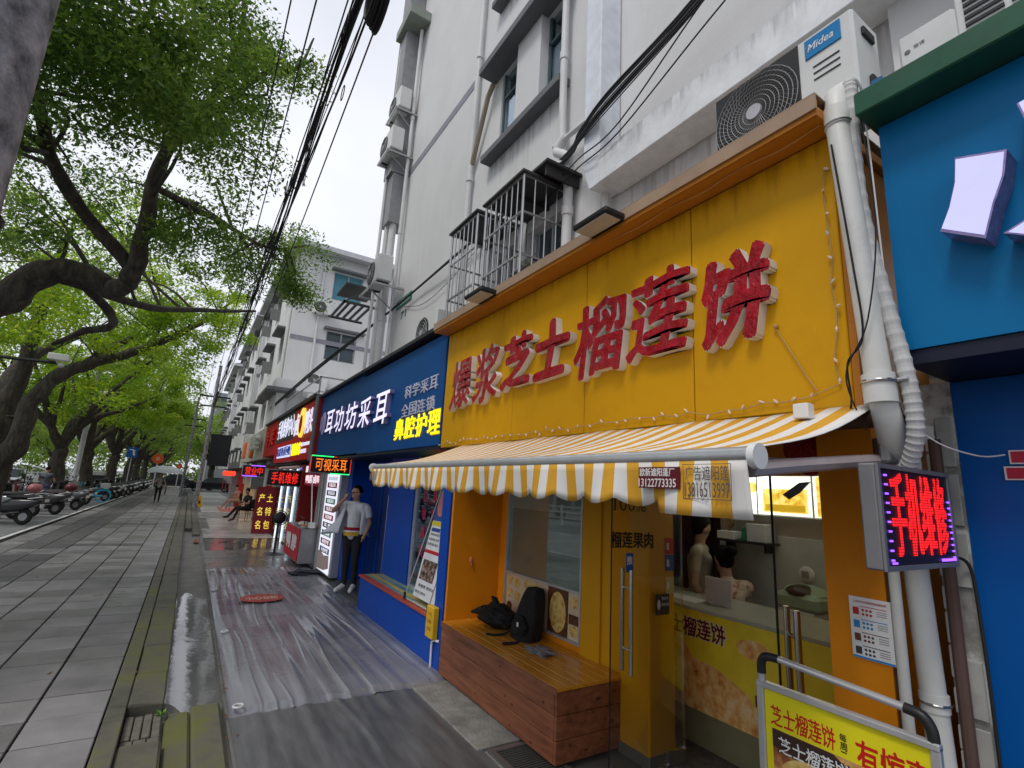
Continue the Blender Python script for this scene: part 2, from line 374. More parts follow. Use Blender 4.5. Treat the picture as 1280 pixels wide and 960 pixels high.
# kerb: a flat border strip and squared stones, mossy near the camera
moss = ramp_mat('mossy_stone', 'noise', [(.3, (.055, .055, .045)), (.48, (.11, .105, .075)), (.6, (.12, .125, .035)), (.8, (.075, .10, .015))], scale=1.7, rough=.8, bump=.6, detail=10)
stone = mat('kerb_stone', (.125, .12, .10), .75, var=.3, scale=5, bump=.5, bscale=45, dirt=.5, dscale=2.5, dcol=(.07, .07, .045))
kerb = struct('kerb', B(-.25, .10, -6, 60, -.3, -.02), mat('kerb_bed', (.03, .028, .022), .95))
y = -2.
for n in range(60):
    L = .84+random.uniform(-.03, .03)
    if y > 45: break
    o = link('border_slab', B(-.242, -.125, y+.004, y+L-.004, -.1, .1+random.uniform(-.003, .002), b=.006).mesh('border_slab', moss if 3 < y < 9 else stone), kerb)
    y += L
ys = [-2, -1.1, -.2, .7, 1.6, 2.66, 3.52, 4.38]+[4.94, 5.66, 6.5]+[7.35+.85*i for i in range(46)]
for a, b_ in zip(ys[:-1], ys[1:]):
    if a == 4.38: continue
    q = B(-.118, .115+random.uniform(-.008, .004), a+.007, b_-.007, -.25, (.07 if a < 4.3 else .1)+random.uniform(-.008, .003), b=.014)
    for i_, v in enumerate(q.v): q.v[i_] = (v[0]+random.uniform(-.004, .004), v[1]+random.uniform(-.006, .006), v[2]+random.uniform(-.004, .004) if v[2] > 0 else v[2])
    link('kerb_stone', q.mesh('kerb_stone', moss if 2 < a < 8.5 else stone), kerb)
brick = mat('grey_brick', (.15, .14, .12), .85, var=.3, scale=12, bump=.5, bscale=70, dirt=.4, dcol=(.07, .08, .03))
for i in range(4):
    o = link('brick', B(-.115+i*.056, -.066+i*.056, 4.52, 4.9, -.2, .035+random.uniform(-.006, .006), b=.006).mesh('brick', brick), kerb)
for i in range(3): link('brick', B(-.115+i*.075, -.045+i*.075, 4.40, 4.51, -.2, .03, b=.006).mesh('brick', brick), kerb)
# drainage channel with standing water
def chan(u, v):
    x = .10+.42*u; yy = -2+30*v; dip = .022*math.exp(-((yy-7.3)/2.4)**6)*(1.05-.22*u)
    return (x, yy, -.038-dip+.003*math.sin(yy*2.7+u*5)+.002*math.sin(yy*5.3-u*7)+.0015*math.sin(yy*11+u*13)+.003*math.sin(u*6+yy)+.012*(1-math.sin(PI*min(1, u*1.15)))*.5)
struct('drain_channel', MB().grid(chan, 16, 700), ramp_mat('channel_mud', 'noise', [(.3, (.055, .052, .045)), (.6, (.13, .125, .11)), (.8, (.18, .175, .16))], scale=3, rough=.5, bump=.4, detail=9), smooth=True)
water = mat('puddle_water', (.12, .12, .12), .05, var=0, spec=1, bump=.06, bscale=7)
def blob(cx, cy, rx, ry, z, seed, n=64):
    rr = random.Random(seed); ph = [rr.uniform(0, 6.28) for _ in range(5)]; am = [.16, .12, .1, .07, .05]
    vs = [(cx, cy, z)]
    for i in range(n):
        a = 2*PI*i/n; k = 1+sum(am[j]*math.sin((j+2)*a+ph[j]) for j in range(5)); vs.append((max(.122, min(.50, cx+rx*k*math.cos(a))), cy+ry*k*math.sin(a), z))
    return MB().add(vs, [(0, 1+i, 1+(i+1) % n) for i in range(n)])
struct('puddle', MB().quad((.112, 4.96, -.047), (.508, 4.96, -.047), (.508, 10.2, -.047), (.112, 10.2, -.047)), water)
one('channel_cover', MB().box(.125, .285, 3.2, 4.93, -.25, .015, b=.02).box(.29, .49, 3.15, 5.0, -.25, .02, b=.02), moss, 'mossy stone cover blocks over the drain beside the kerb', 'drain cover')
st = thing('kerb_step', 'long grey stone step beside the drain further down the walk', 'step', (.33, 19.5, 0))
for i in range(14): part('step_stone', B(.14, .33, 19.8+i*1.9, 21.68+i*1.9, -.2, .07, b=.01), stone, st); part('step_stone', B(.34, .54, 18.2+i*1.9, 20.08+i*1.9, -.2, .035, b=.01), stone, st)
# small weed
wd = MB()
for i in range(16):
    a = random.uniform(0, 6.28); r = random.uniform(.03, .06); c = Vector((.10, 4.86, .03)); d = Vector((math.cos(a)*r, math.sin(a)*r, random.uniform(.01, .05)))
    s_ = Vector((-d.y, d.x, 0)).normalized()*.009; wd.add([c, c+d*.6+s_, c+d, c+d*.6-s_], [(0, 1, 2, 3)])
one('weed', wd, mat('weed_green', (.12, .25, .03), .6), 'small bright green weed growing at the kerb edge by the drain', 'weed', (.1, 4.86, .03))

# ---- walkway in front of the shops
ap = struct('walkway', B(.52, 3.4, -6, 60, -.3, -.012), mat('walk_concrete', (.15, .15, .147), .6, var=.25, scale=2, bump=.3, bscale=80, dirt=.5, dscale=2, dcol=(.07, .07, .068), rvar=.2))
mathn = lambda x, y: .5*math.sin(x*31+1.3*math.sin(y*.9))+.3*math.sin(x*53+.8*math.sin(y*1.7+x))+.35*math.sin(x*17+y*.35)
rub = ramp_mat('rubber_mat', 'noise', [(.3, (.055, .057, .06)), (.55, (.10, .102, .106)), (.75, (.15, .152, .158))], scale=3.5, rough=.36, stretch=(3, .5, 1), bump=.2, detail=9)
def matn(u, v):
    x = .55+1.5*u+.02*math.sin(v*9); yy = -.5+5.18*v; x += -.03*v
    return (x, yy, .004+.006*mathn(x, yy)+.012*math.exp(-((x-1.35-.05*math.sin(yy*2))/.03)**2)+.006)
one('floor_mat', MB().grid(matn, 90, 160), rub, 'grey ribbed rubber matting lying in front of the wooden bench', 'mat', (1.3, 2, 0), smooth=True)
m, t, p = _mat('silver_tarpaulin'); N = t.nodes.new; L = t.links.new; MATS['silver_tarpaulin'] = m
g = N('ShaderNodeNewGeometry'); mp = N('ShaderNodeMapping'); mp.inputs['Scale'].default_value = (16, .32, 1); L(g.outputs['Position'], mp.inputs[0])
n1 = N('ShaderNodeTexNoise'); n1.inputs['Scale'].default_value = 1.4; n1.inputs['Detail'].default_value = 8; n1.inputs['Distortion'].default_value = .12; L(mp.outputs[0], n1.inputs['Vector'])
cr = N('ShaderNodeValToRGB'); els = cr.color_ramp.elements
for pos, c in ((.60, (.22, .222, .255, 1)), (.72, (.35, .352, .39, 1))): els.new(pos).color = c
els[0].position = .25; els[0].color = (.15, .152, .17, 1); els[-1].color = (.58, .58, .64, 1); els[-1].position = .9
n2 = N('ShaderNodeTexNoise'); n2.inputs['Scale'].default_value = 1.1; n2.inputs['Detail'].default_value = 8; L(g.outputs['Position'], n2.inputs['Vector'])
mr = N('ShaderNodeMapRange'); mr.inputs['From Min'].default_value = .3; mr.inputs['From Max'].default_value = .7; mr.inputs['To Min'].default_value = .14; mr.inputs['To Max'].default_value = .42; L(n2.outputs[0], mr.inputs['Value']); L(mr.outputs[0], p.inputs['Roughness'])
m2 = N('ShaderNodeMix'); m2.data_type = 'RGBA'; m2.blend_type = 'MULTIPLY'; m2.inputs[0].default_value = .55; L(n1.outputs[0], cr.inputs[0]); L(cr.outputs[0], m2.inputs[6])
cr2 = N('ShaderNodeValToRGB'); cr2.color_ramp.elements[0].position = .35; cr2.color_ramp.elements[0].color = (.45, .45, .47, 1); cr2.color_ramp.elements[1].position = .6; cr2.color_ramp.elements[1].color = (1, 1, 1, 1); L(n2.outputs[0], cr2.inputs[0]); L(cr2.outputs[0], m2.inputs[7]); L(m2.outputs[2], p.inputs['Base Color'])
p.inputs['Specular IOR Level'].default_value = .9
def tarp(u, v):
    yy = 4.69+7.0*v; e = .012*math.sin(u*21)*max(0, 1-v*9); x = .54+1.83*u; yy += .10*u*(1-v)*0+e
    z = .024+.007*mathn(x, yy)+.006*math.sin(x*9+yy*1.1)
    for c0, a in ((.62, .008), (.72, .011), (.82, .007), (.95, .010), (1.07, .008), (1.2, .013), (1.34, .006), (1.5, .008), (1.68, .006), (1.84, .008), (1.98, .011), (2.15, .006)): z += a*math.exp(-((x-c0-.05*math.sin(yy*.8+c0*5)-.012*math.sin(yy*3.1))/.011)**2)*max(0, math.sin(yy*1.3+c0*9))**.5 if math.sin(yy*1.3+c0*9) > 0 else 0
    if v < .012: z -= .02
    return (x, yy, z)
o = one('tarpaulin', MB().grid(tarp, 300, 200), m, 'silvery wrinkled tarpaulin laid wet over the walkway by the blue shop', 'tarpaulin', (1.4, 8, 0), smooth=True)
# eyelets and the sticker on the tarpaulin
ey = MB()
for x_, y_ in ((.60, 4.78), (.62, 7.0), (.60, 9.5), (.63, 11.4)): ey.torus((x_, y_, .045), .035, .009, 'z', 16, 5)
parts('eyelet', ey, mat('eyelet_white', (.6, .6, .6), .4), o)
el = [(1.19+.30*math.cos(a*PI/24), 8.66+.27*math.sin(a*PI/24)) for a in range(48)]; el2 = [(1.19+.27*math.cos(a*PI/24), 8.66+.21*math.sin(a*PI/24)) for a in range(48)]
sk = thing('floor_sticker', 'faded red oval sticker with pale lettering stuck on the tarpaulin', 'sticker', (1.19, 8.66, .05))
part('backing', MB().prism(el, 'z', .047, .052), mat('sticker_red', (.45, .05, .03), .5, var=.3, scale=20), sk)
part('lettering', text('小心台阶', (1.19, 8.66, .0525), .44, .2, 'z', .001, .01), mat('sticker_cream', (.7, .6, .45), .5), sk)
# thresholds, further slabs of the walkway
one('door_sill_strip', B(2.0, 2.37, 3.44, 4.70, -.02, .02, b=.006).box(2.02, 2.36, 2.6, 3.42, -.02, .003), mat('pale_concrete', (.22, .215, .2), .7, var=.3, scale=6, bump=.5, bscale=40, dirt=.6, dscale=5, dcol=(.08, .08, .075)), 'worn concrete strip along the foot of the wooden bench', 'threshold', (2.2, 4, 0))
gr = thing('drain_grating', 'metal framed grating in the walkway before the bench end', 'grating', (2.2, 3.2, 0))
part('frame', MB().box(2.06, 2.1, 2.7, 3.4, 0, .022).box(2.42, 2.45, 2.7, 3.4, 0, .022).box(2.1, 2.42, 3.36, 3.4, 0, .022), mat('dull_steel', (.3, .3, .3), .4, .8, dirt=.5, dcol=(.1, .07, .05)), gr)
gb = MB()
for i in range(26): gb.box(2.1, 2.42, 2.7+i*.026, 2.714+i*.026, .003, .017)
parts('bar', gb, mat('dark_grate', (.06, .06, .058), .6), gr)
slab = [(.55, 2.4, 11.75, 13.2, (.14, .14, .143), .25), (.55, 2.4, 13.22, 14.6, (.12, .12, .122), .25), (.6, 2.5, 14.62, 17.3, (.10, .10, .104), .12), (.62, 2.5, 17.32, 20.2, (.42, .41, .40), .2), (.85, 2.5, 20.22, 25, (.62, .56, .52), .18), (.62, 2.6, 25.02, 29, (.2, .19, .185), .3), (.75, 2.6, 29.02, 34, (.55, .54, .53), .3), (.6, 2.8, 34.02, 60, (.3, .3, .3), .4)]
for i, (a, b_, c, d, colr, ro) in enumerate(slab):
    struct('walkway_slab', B(a, b_, c, d, -.02, .008+.001*i), mat('walk_slab_%s' % 'abcdefgh'[i], colr, ro, var=.2, scale=2.5, dirt=.35, dscale=2, dcol=tuple(v*.5 for v in colr), rvar=.1), parent=ap)
one('door_mat', B(1.55, 2.4, 29.6, 33, .02, .035, b=.005), mat('pink_mat', (.5, .16, .15), .8), 'faded red doormat on the pale tiles further along the shops', 'doormat', (2, 31, 0))
cr_ = one('litter', blob(.42, 16.6, .05, .5, .01, 3, 20), mat('leaf_litter', (.2, .07, .03), .9, var=.5, scale=40), 'brown fallen leaves gathered beside the walkway edge', 'leaf litter', (.42, 16.6, .01)); cr_['kind'] = 'stuff'

fl = MB(); random.seed(8)
for i in range(150):
    if i < 110: x_, y_, z_ = random.gauss(.515, .02), random.uniform(2.5, 22), .012
    else: x_, y_, z_ = random.uniform(-3.3, -.1), random.uniform(4, 16), .104
    a = random.uniform(0, 6.28); r_ = random.uniform(.012, .028); c = Vector((x_, y_, z_)); d = Vector((math.cos(a), math.sin(a), .1))*r_; e = Vector((-math.sin(a), math.cos(a), .1))*r_*.5; fl.quad(c-d, c-e, c+d+Vector((0, 0, .006)), c+e)
o = one('fallen_leaves', fl, mat('dead_leaf', (.13, .07, .025), .8, var=.6, scale=30), 'scattered small brown leaves along the channel edge and paving', 'leaf litter', (.5, 4, 0)); o['kind'] = 'stuff'
# ============================================================ YELLOW SHOP (sign, awning, front)
yel = mat('sign_yellow', (.60, .305, .003), .45, var=.08, scale=1.0, dirt=.32, dscale=3.2, dcol=(.42, .18, .006), rvar=.08, spec=.18, streak=.45, scol=(.30, .13, .01))
org = mat('painted_orange', (.74, .25, .006), .5, var=.08, scale=2, dirt=.2, dscale=3, dcol=(.32, .1, .008), spec=.2, streak=.3, scol=(.25, .09, .01))
org2 = mat('cap_orange', (.44, .16, .012), .5, var=.12, scale=3, dirt=.3, dscale=4, dcol=(.18, .08, .02))
tan = mat('cap_tan', (.36, .25, .17), .5, var=.1, scale=5, dirt=.3, dscale=4, dcol=(.2, .13, .08))
white = mat('white_enamel', (.72, .72, .71), .35, var=.04, dirt=.12, dscale=6, dcol=(.4, .38, .33))
sg = thing('shop_sign', 'yellow shop signboard with big dark red Chinese characters over the striped awning', 'sign', (2.2, 3, 2.2))
edges = [.955, 1.72, 2.62, 3.55, 4.4, 4.95]
for a, b_ in zip(edges[:-1], edges[1:]): part('sign_panel', B(2.2, 2.26, a+.003, b_-.003, 2.205, 3.445, b=.004), yel, sg)
part('sign_box', B(2.265, 2.99, .96, 4.95, 2.23, 3.44), org2, sg)
cp = MB().prism([(2.21, 3.452), (2.03, 3.47), (2.03, 3.535), (2.21, 3.575), (2.95, 3.58), (2.95, 3.45)], 'y', .93, 4.98)
part('sign_cap', MB().box(2.045, 2.99, .93, 4.98, 3.45, 3.50, b=.004).box(2.03, 2.043, .93, 4.98, 3.45, 3.53), org2, sg)
part('cap_flashing', MB().box(2.018, 2.028, .925, 4.985, 3.475, 3.545).box(2.018, 2.99, .925, 4.985, 3.546, 3.552), tan, sg)
part('side_return', B(2.2, 2.27, .925, .953, 2.2, 3.44), org2, sg)
red = ramp_mat('crinkled_red_film', 'noise', [(.3, (.20, .001, .006)), (.55, (.36, .001, .010)), (.8, (.50, .004, .02))], scale=14, rough=.16, bump=1, coat=.12, spec=.3, detail=3, dist=.6)
lw_ = mat('letter_return_white', (.74, .72, .69), .5, var=.1, scale=9, dirt=.25, dscale=7, dcol=(.35, .3, .22))
chars = [('爆', 4.44, 2.82, .44, .52), ('浆', 3.93, 2.83, .46, .54), ('芝', 3.42, 2.86, .47, .47), ('士', 2.95, 2.865, .45, .46), ('榴', 2.42, 2.83, .50, .53), ('莲', 1.91, 2.85, .46, .52), ('饼', 1.435, 2.80, .40, .50)]
for i, (c, y, z, w_, h_) in enumerate(chars):
    # a body standing off the board, its front covered in glossy film
    mb = text(c, (2.2, y, z), w_, h_, '-x', .060, .046 if c not in '爆榴莲浆' else .027, m=0, mf=1, warp=.024, shear=.10)
    part('sign_character', mb, [lw_, red], sg)
part('drip_stain', MB().quad((2.1985, .96, 3.18), (2.1985, 4.94, 3.18), (2.1985, 4.94, 3.444), (2.1985, .96, 3.444)), stain_mat('stain_brown', (.20, .08, .012), .28, 12), sg)
# string of small bulbs round the sign
sl = thing('fairy_lights', 'string of small clear bulbs looping along the bottom of the yellow sign', 'string lights', (2.19, 3, 2.25))
pts = []; y = 4.93; bl = MB(); random.seed(3)
while y > .99: pts.append((2.187, y, 2.235+random.uniform(-.004, .03))); y -= random.uniform(.06, .13)
z = 2.26
pts += [(2.187, 1.0+random.uniform(-.015, .01), z_) for z_ in np.arange(2.3, 3.4, .11)]
wire_l = MB().tube(pts, .0022, 4); part('wire', wire_l, mat('clear_wire', (.4, .33, .2), .4), sl)
for p_ in pts:
    d = Vector((random.uniform(-.5, .0), random.uniform(-1, 1), random.uniform(-1, 1))).normalized()*.026; bl.tube([p_, Vector(p_)+d*.5, Vector(p_)+d], [.004, .007, .002], 5)
parts('bulb', bl, mat('clear_bulb', (.75, .6, .5), .2, spec=.8), sl)
pts = [(2.186, y_, z_) for y_, z_ in ((1.09, 2.285), (1.13, 2.36), (1.21, 2.52), (1.25, 2.60))]
one('loose_wire', MB().tube(pts, .003, 4).ell((2.186, 1.25, 2.61), .012, 8, 6), mat('loose_wire_tan', (.4, .24, .1), .5), 'loose tan wire with a bulb hanging across the yellow sign', 'wire', (2.19, 1.1, 2.3))
one('cap_wire', MB().tube([(2.10, y_, 3.447-.02*math.sin(y_*7)**2) for y_ in np.arange(.95, 2.3, .06)], .0025, 4), mat('loose_wire_tan', (.4, .24, .1)), 'thin cream wire strung under the cap of the yellow sign', 'wire', (2.1, 1.5, 3.44))
# flood lights above the sign
blk = mat('black_plastic', (.02, .02, .021), .4, var=.15)
def flood(y, label):
    t_ = thing('floodlight', label, 'floodlight', (2.02, y, 3.5), group='black floodlights on top of the yellow sign')
    part('housing', MB().box(1.86, 2.08, y-.16, y+.16, 3.475, 3.52, b=.012).box(2.0, 2.14, y-.04, y+.04, 3.5, 3.57, b=.008), blk, t_)
    part('lens', B(1.875, 2.0, y-.14, y+.14, 3.468, 3.474), mat('lamp_lens', (.45, .42, .38), .2), t_)
    part('cable', MB().tube([(2.08, y-.1, 3.5), (2.12, y-.25, 3.545), (2.3, y-.35, 3.556)], .008, 6), blk, t_)
flood(2.22, 'black floodlight on the yellow sign right of the window cages'); flood(3.78, 'black floodlight on the yellow sign below the window cages')

# awning
yw, wt_ = mat('awning_yellow', (.66, .34, .03), .85, var=.08, scale=9, dirt=.15, dscale=7, dcol=(.4, .22, .04)), mat('awning_white', (.74, .72, .69), .85, var=.05, scale=9, dirt=.2, dscale=6, dcol=(.5, .44, .34))
aw = thing('awning', 'yellow and white striped retractable awning with scalloped edge and grey front bar', 'awning', (1.35, 2.7, 1.93))
Y0, Y1 = .865, 4.45; st_w = .0595; ns = int((Y1-Y0)/st_w); fab = MB(); val = MB()
XF, ZF, XB, ZB = 1.37, 1.955, 2.195, 2.20
for i in range(ns):
    a, b_ = Y0+.01+i*st_w, Y0+.01+(i+1)*st_w; m_ = i % 2
    for k in range(8):
        u0, u1 = k/8, (k+1)/8; sag = lambda u: -.03*math.sin(PI*u)
        P = lambda u, yy: (XF+(XB-XF)*u, yy, ZF+(ZB-ZF)*u+sag(u)+.004*math.sin(yy*9+u*5))
        fab.quad(P(u0, a), P(u0, b_), P(u1, b_), P(u1, a), m_)
    for s_ in range(4):
        ya, yb = a+(b_-a)*s_/4, a+(b_-a)*(s_+1)/4
        def drop(yy): return .125+(.028*abs(math.sin(PI*(yy-Y0-.35)/.19))**.8 if yy > Y0+.35 else .045)
        for k in range(5):
            def Pv(yy, t_): d = drop(yy)*t_; return (1.345+.02*math.sin(yy*16)*t_, yy, 1.925-d)
            val.quad(Pv(ya, k/5), Pv(yb, k/5), Pv(yb, (k+1)/5), Pv(ya, (k+1)/5), m_)
for nm_, mb_ in (('canopy_fabric', fab), ('valance', val)):
    o = part(nm_, mb_, [wt_, yw], aw, smooth=True, weld=True); md = o.modifiers.new('s', 'SOLIDIFY'); md.thickness = .003
alu = mat('aluminium', (.55, .56, .57), .35, .6, var=.08, scale=8, dirt=.2, dscale=9, dcol=(.25, .25, .25))
part('front_bar', MB().tube([(1.36, Y0, 1.94), (1.36, Y1, 1.94)], .0245, 16), alu, aw, smooth=True)
part('end_cap', MB().tube([(1.36, Y0-.022, 1.935), (1.36, Y0, 1.935)], .037, 20), white, aw, smooth=True); part('end_cap', MB().tube([(1.36, Y1, 1.935), (1.36, Y1+.02, 1.935)], .037, 20), white, aw, smooth=True)
part('roller_tube', MB().tube([(2.28, Y0+.02, 2.16), (2.28, Y1+.2, 2.16)], .035, 12), mat('roller_brown', (.12, .06, .04), .6), aw, smooth=True)
arm_m = mat('arm_pinkish', (.5, .42, .42), .4, .3)
for ys, ye in ((1.0, 2.2), (4.3, 3.3)):
    part('folding_arm', MB().box(1.38, 1.42, ys-.02, ys+.02, 1.90, 1.94, b=.006).tube([(1.4, ys, 1.92), (1.85, ye if ys > 3 else 1.02, 1.95), (2.3, ys, 2.0)], .022, 8), arm_m, aw)
part('side_arm', MB().tube([(1.40, .905, 1.90), (1.7, .905, 1.935), (2.32, .905, 2.0)], .024, 8), arm_m, aw)
part('wall_bracket', MB().box(2.2, 2.34, .855, .89, 1.98, 2.20, b=.01).tube([(2.27, .85, 2.15), (2.27, .9, 2.15)], .05, 12), mat('bracket_grey', (.3, .3, .3), .5), aw)
part('pull_band', MB().box(2.2, 2.22, .96, 1.45, 2.155, 2.19), mat('strip_grey', (.4, .38, .35), .5), aw)
part('white_box', B(1.99, 2.04, 1.03, 1.09, 2.14, 2.2, b=.004), white, aw)
# stickers printed on the valance
yc = (1.114+1.274)/2
st1 = thing('awning_sticker', 'dark maroon phone number sticker on the awning valance', 'sticker', (1.33, yc, 1.86))
part('backing', B(1.326, 1.33, 1.10, 1.275, 1.835, 1.905), mat('maroon', (.11, .008, .015), .5), st1)
part('lettering', text('欧新遮阳蓬厂', (1.3255, yc, 1.888), .15, .028, '-x', .001, .015, mb=text('13122773335', (1.3255, yc, 1.853), .16, .028, '-x', .001, .01)), mat('print_white', (.75, .72, .7), .5), st1)
st2 = thing('stamped_number', 'black stamped phone number box on the awning valance end', 'stencil', (1.33, 1.01, 1.86))
part('lettering', text('广告遮阳篷', (1.3265, 1.0, 1.885), .155, .045, '-x', .0008, 0, mb=text('13816513997', (1.3265, 1.0, 1.835), .16, .045, '-x', .0008, -.004)), mat('stamp_black', (.12, .1, .09), .8), st2)
part('border', MB().box(1.326, 1.3268, .915, 1.087, 1.911, 1.913).box(1.326, 1.3268, .915, 1.087, 1.806, 1.808).box(1.326, 1.3268, .915, .917, 1.808, 1.911).box(1.326, 1.3268, 1.085, 1.087, 1.808, 1.911), MATS['stamp_black'], st2)
st3 = thing('awning_label', 'small pale stencil label at the far left end of the awning valance', 'stencil', (1.33, 4.3, 1.86))
part('lettering', text('雨棚厂', (1.322, 4.3, 1.865), .22, .08, '-x', .001, 0), mat('stamp_grey', (.25, .23, .2), .8), st3)
# ---- shop front
dk = mat('interior_dark', (.05, .04, .035), .8)
sf = thing('cake_shop', 'yellow painted shop front with side wall, window, column and open doorway', 'shop', (3, 3, 0))
yel2 = mat('front_yellow', (.62, .30, .006), .45, spec=.2, var=.06, scale=1.5, dirt=.12, dscale=3, dcol=(.3, .13, .01))
part('side_wall', B(2.38, 3.1, 4.885, 4.92, 0, 2.3), org, sf)
part('window_post', B(2.97, 3.06, 4.76, 4.884, .0, 2.3), org, sf)
part('pier', B(2.97, 3.06, 3.28, 3.515, 0, 2.3), yel2, sf)
part('column', MB().box(2.93, 3.2, 2.72, 3.0, .06, 2.35, b=.004).box(2.99, 3.06, 3.0, 3.28, .4, 2.35), yel2, sf)
part('column_foot', B(2.92, 3.21, 2.71, 3.01, 0, .08, b=.004), mat('foot_grey', (.12, .12, .11), .5), sf)
part('apron_panel', B(2.99, 3.05, 3.515, 4.76, 0, .56), org, sf)
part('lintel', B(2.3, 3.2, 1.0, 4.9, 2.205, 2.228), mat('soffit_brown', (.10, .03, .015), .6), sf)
part('transom', B(2.96, 3.1, 1.6, 4.885, 1.98, 2.2), org, sf)
part('right_pilaster', B(2.42, 3.4, 1.0, 1.225, 0, 2.2), org, sf)
part('right_jamb', B(2.98, 3.12, 1.226, 1.5, 0, 2.2), org, sf)
o = part('window_frame', MB().box(2.965, 3.02, 4.735, 4.76, .555, 1.98).box(2.965, 3.02, 3.515, 3.535, .555, 1.98).box(2.965, 3.02, 3.535, 4.735, .555, .575).box(2.96, 3.02, 3.535, 4.735, .965, .985).box(2.965, 3.02, 3.535, 4.735, 1.955, 1.98), alu, sf)
part('pane', B(2.99, 2.996, 3.536, 4.734, .986, 1.954), glass('shop_glass', (.82, .86, .84), .02, .12), o)
# frosted lower band of the big window and stars drawn on it
part('frosted_band', B(3.0, 3.004, 3.536, 4.734, .986, 1.62), mat('frosted_film', (.32, .35, .31), .35, var=.12, scale=2), o); part('upper_band', B(3.0, 3.004, 3.536, 4.734, 1.622, 1.954), mat('upper_film', (.55, .57, .52), .4, var=.15, scale=3), o)
pw = part('pastry_poster', B(2.985, 2.99, 3.537, 4.733, .577, .963), mat('poster_cream', (.62, .5, .34), .4), sf)
cake = ramp_mat('pastry_print', 'noise', [(.3, (.30, .09, .02)), (.45, (.62, .40, .10)), (.6, (.72, .55, .2)), (.8, (.8, .68, .35))], scale=26, rough=.35)
brn = ramp_mat('pastry_dark_print', 'noise', [(.3, (.03, .01, .008)), (.6, (.16, .05, .02)), (.8, (.45, .2, .08))], scale=30, rough=.35)
def oval(mb, x, cy, cz, ry, rz, n=28, m=0, d=.001): return mb.prism([(cy+ry*math.cos(2*PI*i/n), cz+rz*math.sin(2*PI*i/n)) for i in range(n)], 'x', x, x-d, m)
mb = MB()
mb.box(2.9835, 2.984, 3.70, 4.0, .578, .962, 1); oval(mb, 2.983, 3.85, .76, .12, .17, m=0)
for y_, z_, m_ in ((4.66, .90, 0), (4.52, .89, 0), (4.66, .78, 0), (4.52, .77, 0), (4.66, .65, 1), (4.35, .90, 0), (3.62, .88, 0), (3.62, .65, 0), (4.2, .9, 0), (4.12, .7, 0)): oval(mb, 2.9835, y_, z_, .05, .045, m=m_)
mb.box(2.9832, 2.9835, 3.545, 3.69, .70, .78, 1)
parts('food_print', mb, [cake, brn], pw)
# seat bench made of boards
wood_t = ramp_mat('bench_top_wood', 'wave', [(.1, (.56, .22, .016)), (.5, (.64, .27, .022)), (.9, (.70, .31, .03))], scale=2, rough=.25, stretch=(9, .7, 9), dist=6, bump=.05, coat=.4)
wood_f = ramp_mat('bench_front_wood', 'noise', [(.3, (.10, .03, .014)), (.45, (.20, .065, .028)), (.6, (.27, .095, .042)), (.8, (.34, .15, .085))], scale=2.4, rough=.5, stretch=(5, .8, 9), dist=.5, bump=.12)
be = thing('wooden_bench', 'reddish wooden box bench built of boards under the shop window', 'bench', (2.65, 3.8, 0))
zs = [.03, .175, .325, .475]
for i in range(3):
    part('front_board', B(2.338, 2.358, 3.02+.002*i, 4.60, zs[i]+.002, zs[i+1]-.002, b=.003), wood_f, be)
    part('end_board', B(2.34, 2.955, 2.995, 3.018, zs[i]+.002, zs[i+1]-.002, b=.003), wood_f, be)
for i in range(7):
    a = 2.338+i*.0905; part('seat_board', B(a+.001, a+.0895, 2.99, 4.88, .477, .50, b=.002), wood_t, be)
part('front_board', B(2.338, 2.358, 4.602, 4.87, .032, .473, b=.003), wood_f, be)
part('nosing', B(2.332, 2.337, 2.99, 4.88, .455, .499), wood_f, be)
kn = MB()
for i in range(14):
    if i < 8: y_, z_ = random.uniform(3.1, 4.5), random.choice([.1, .25, .4])+random.uniform(-.04, .04); r_ = random.uniform(.006, .014); kn.prism([(y_+1.6*r_*math.cos(a*PI/5), z_+r_*math.sin(a*PI/5)) for a in range(10)], 'x', 2.338, 2.3372)
    else: x_, z_ = random.uniform(2.4, 2.9), random.choice([.1, .25, .4])+random.uniform(-.04, .04); r_ = random.uniform(.006, .014); kn.prism([(x_+1.6*r_*math.cos(a*PI/5), z_+r_*math.sin(a*PI/5)) for a in range(10)], 'y', 2.995, 2.9942)
part('knots', kn, mat('knot_dark', (.09, .035, .02), .6), be)
# bags on the bench
bagm = mat('black_cloth', (.012, .012, .013), .8, var=.3, scale=20, bump=.5, bscale=35)
def cloth_blob(name, c, r, seed, amp=.12, fr=3.2, flat=None, nu=40, nv=28):
    mb = MB().ell((0, 0, 0), 1, nu, nv); out = []
    for v in mb.v:
        v = Vector(v); n_ = v.normalized(); d = 1+amp*(math.sin(fr*n_.x*2+seed)+math.sin(fr*n_.y*2.7+seed*2)+math.sin(fr*n_.z*2.3+n_.x*3+seed*3))/2+amp*.35*math.sin(13*n_.x+9*n_.z+seed)+amp*.2*math.sin(21*n_.y-17*n_.z)
        p_ = Vector((n_.x*r[0]*d, n_.y*r[1]*d, n_.z*r[2]*d))
        if flat is not None: p_.z = max(p_.z, flat)
        out.append(tuple(Vector(c)+p_))
    mb.v = out; return mb
b1 = thing('tote_bag', 'slumped black cloth bag lying at the left end of the wooden bench', 'bag', (2.74, 4.55, .5))
part('bag_body', cloth_blob('b', (2.76, 4.5, .595), (.155, .22, .115), 1.7, .14, flat=-.092), bagm, b1, smooth=True)
part('tie', MB().tube([(2.74, 4.52, .68), (2.73, 4.53, .75), (2.70, 4.55, .775)], [.05, .03, .008], 10).tube([(2.70, 4.68, .62), (2.66, 4.75, .60), (2.62, 4.8, .585)], [.05, .03, .01], 10), bagm, b1, smooth=True)
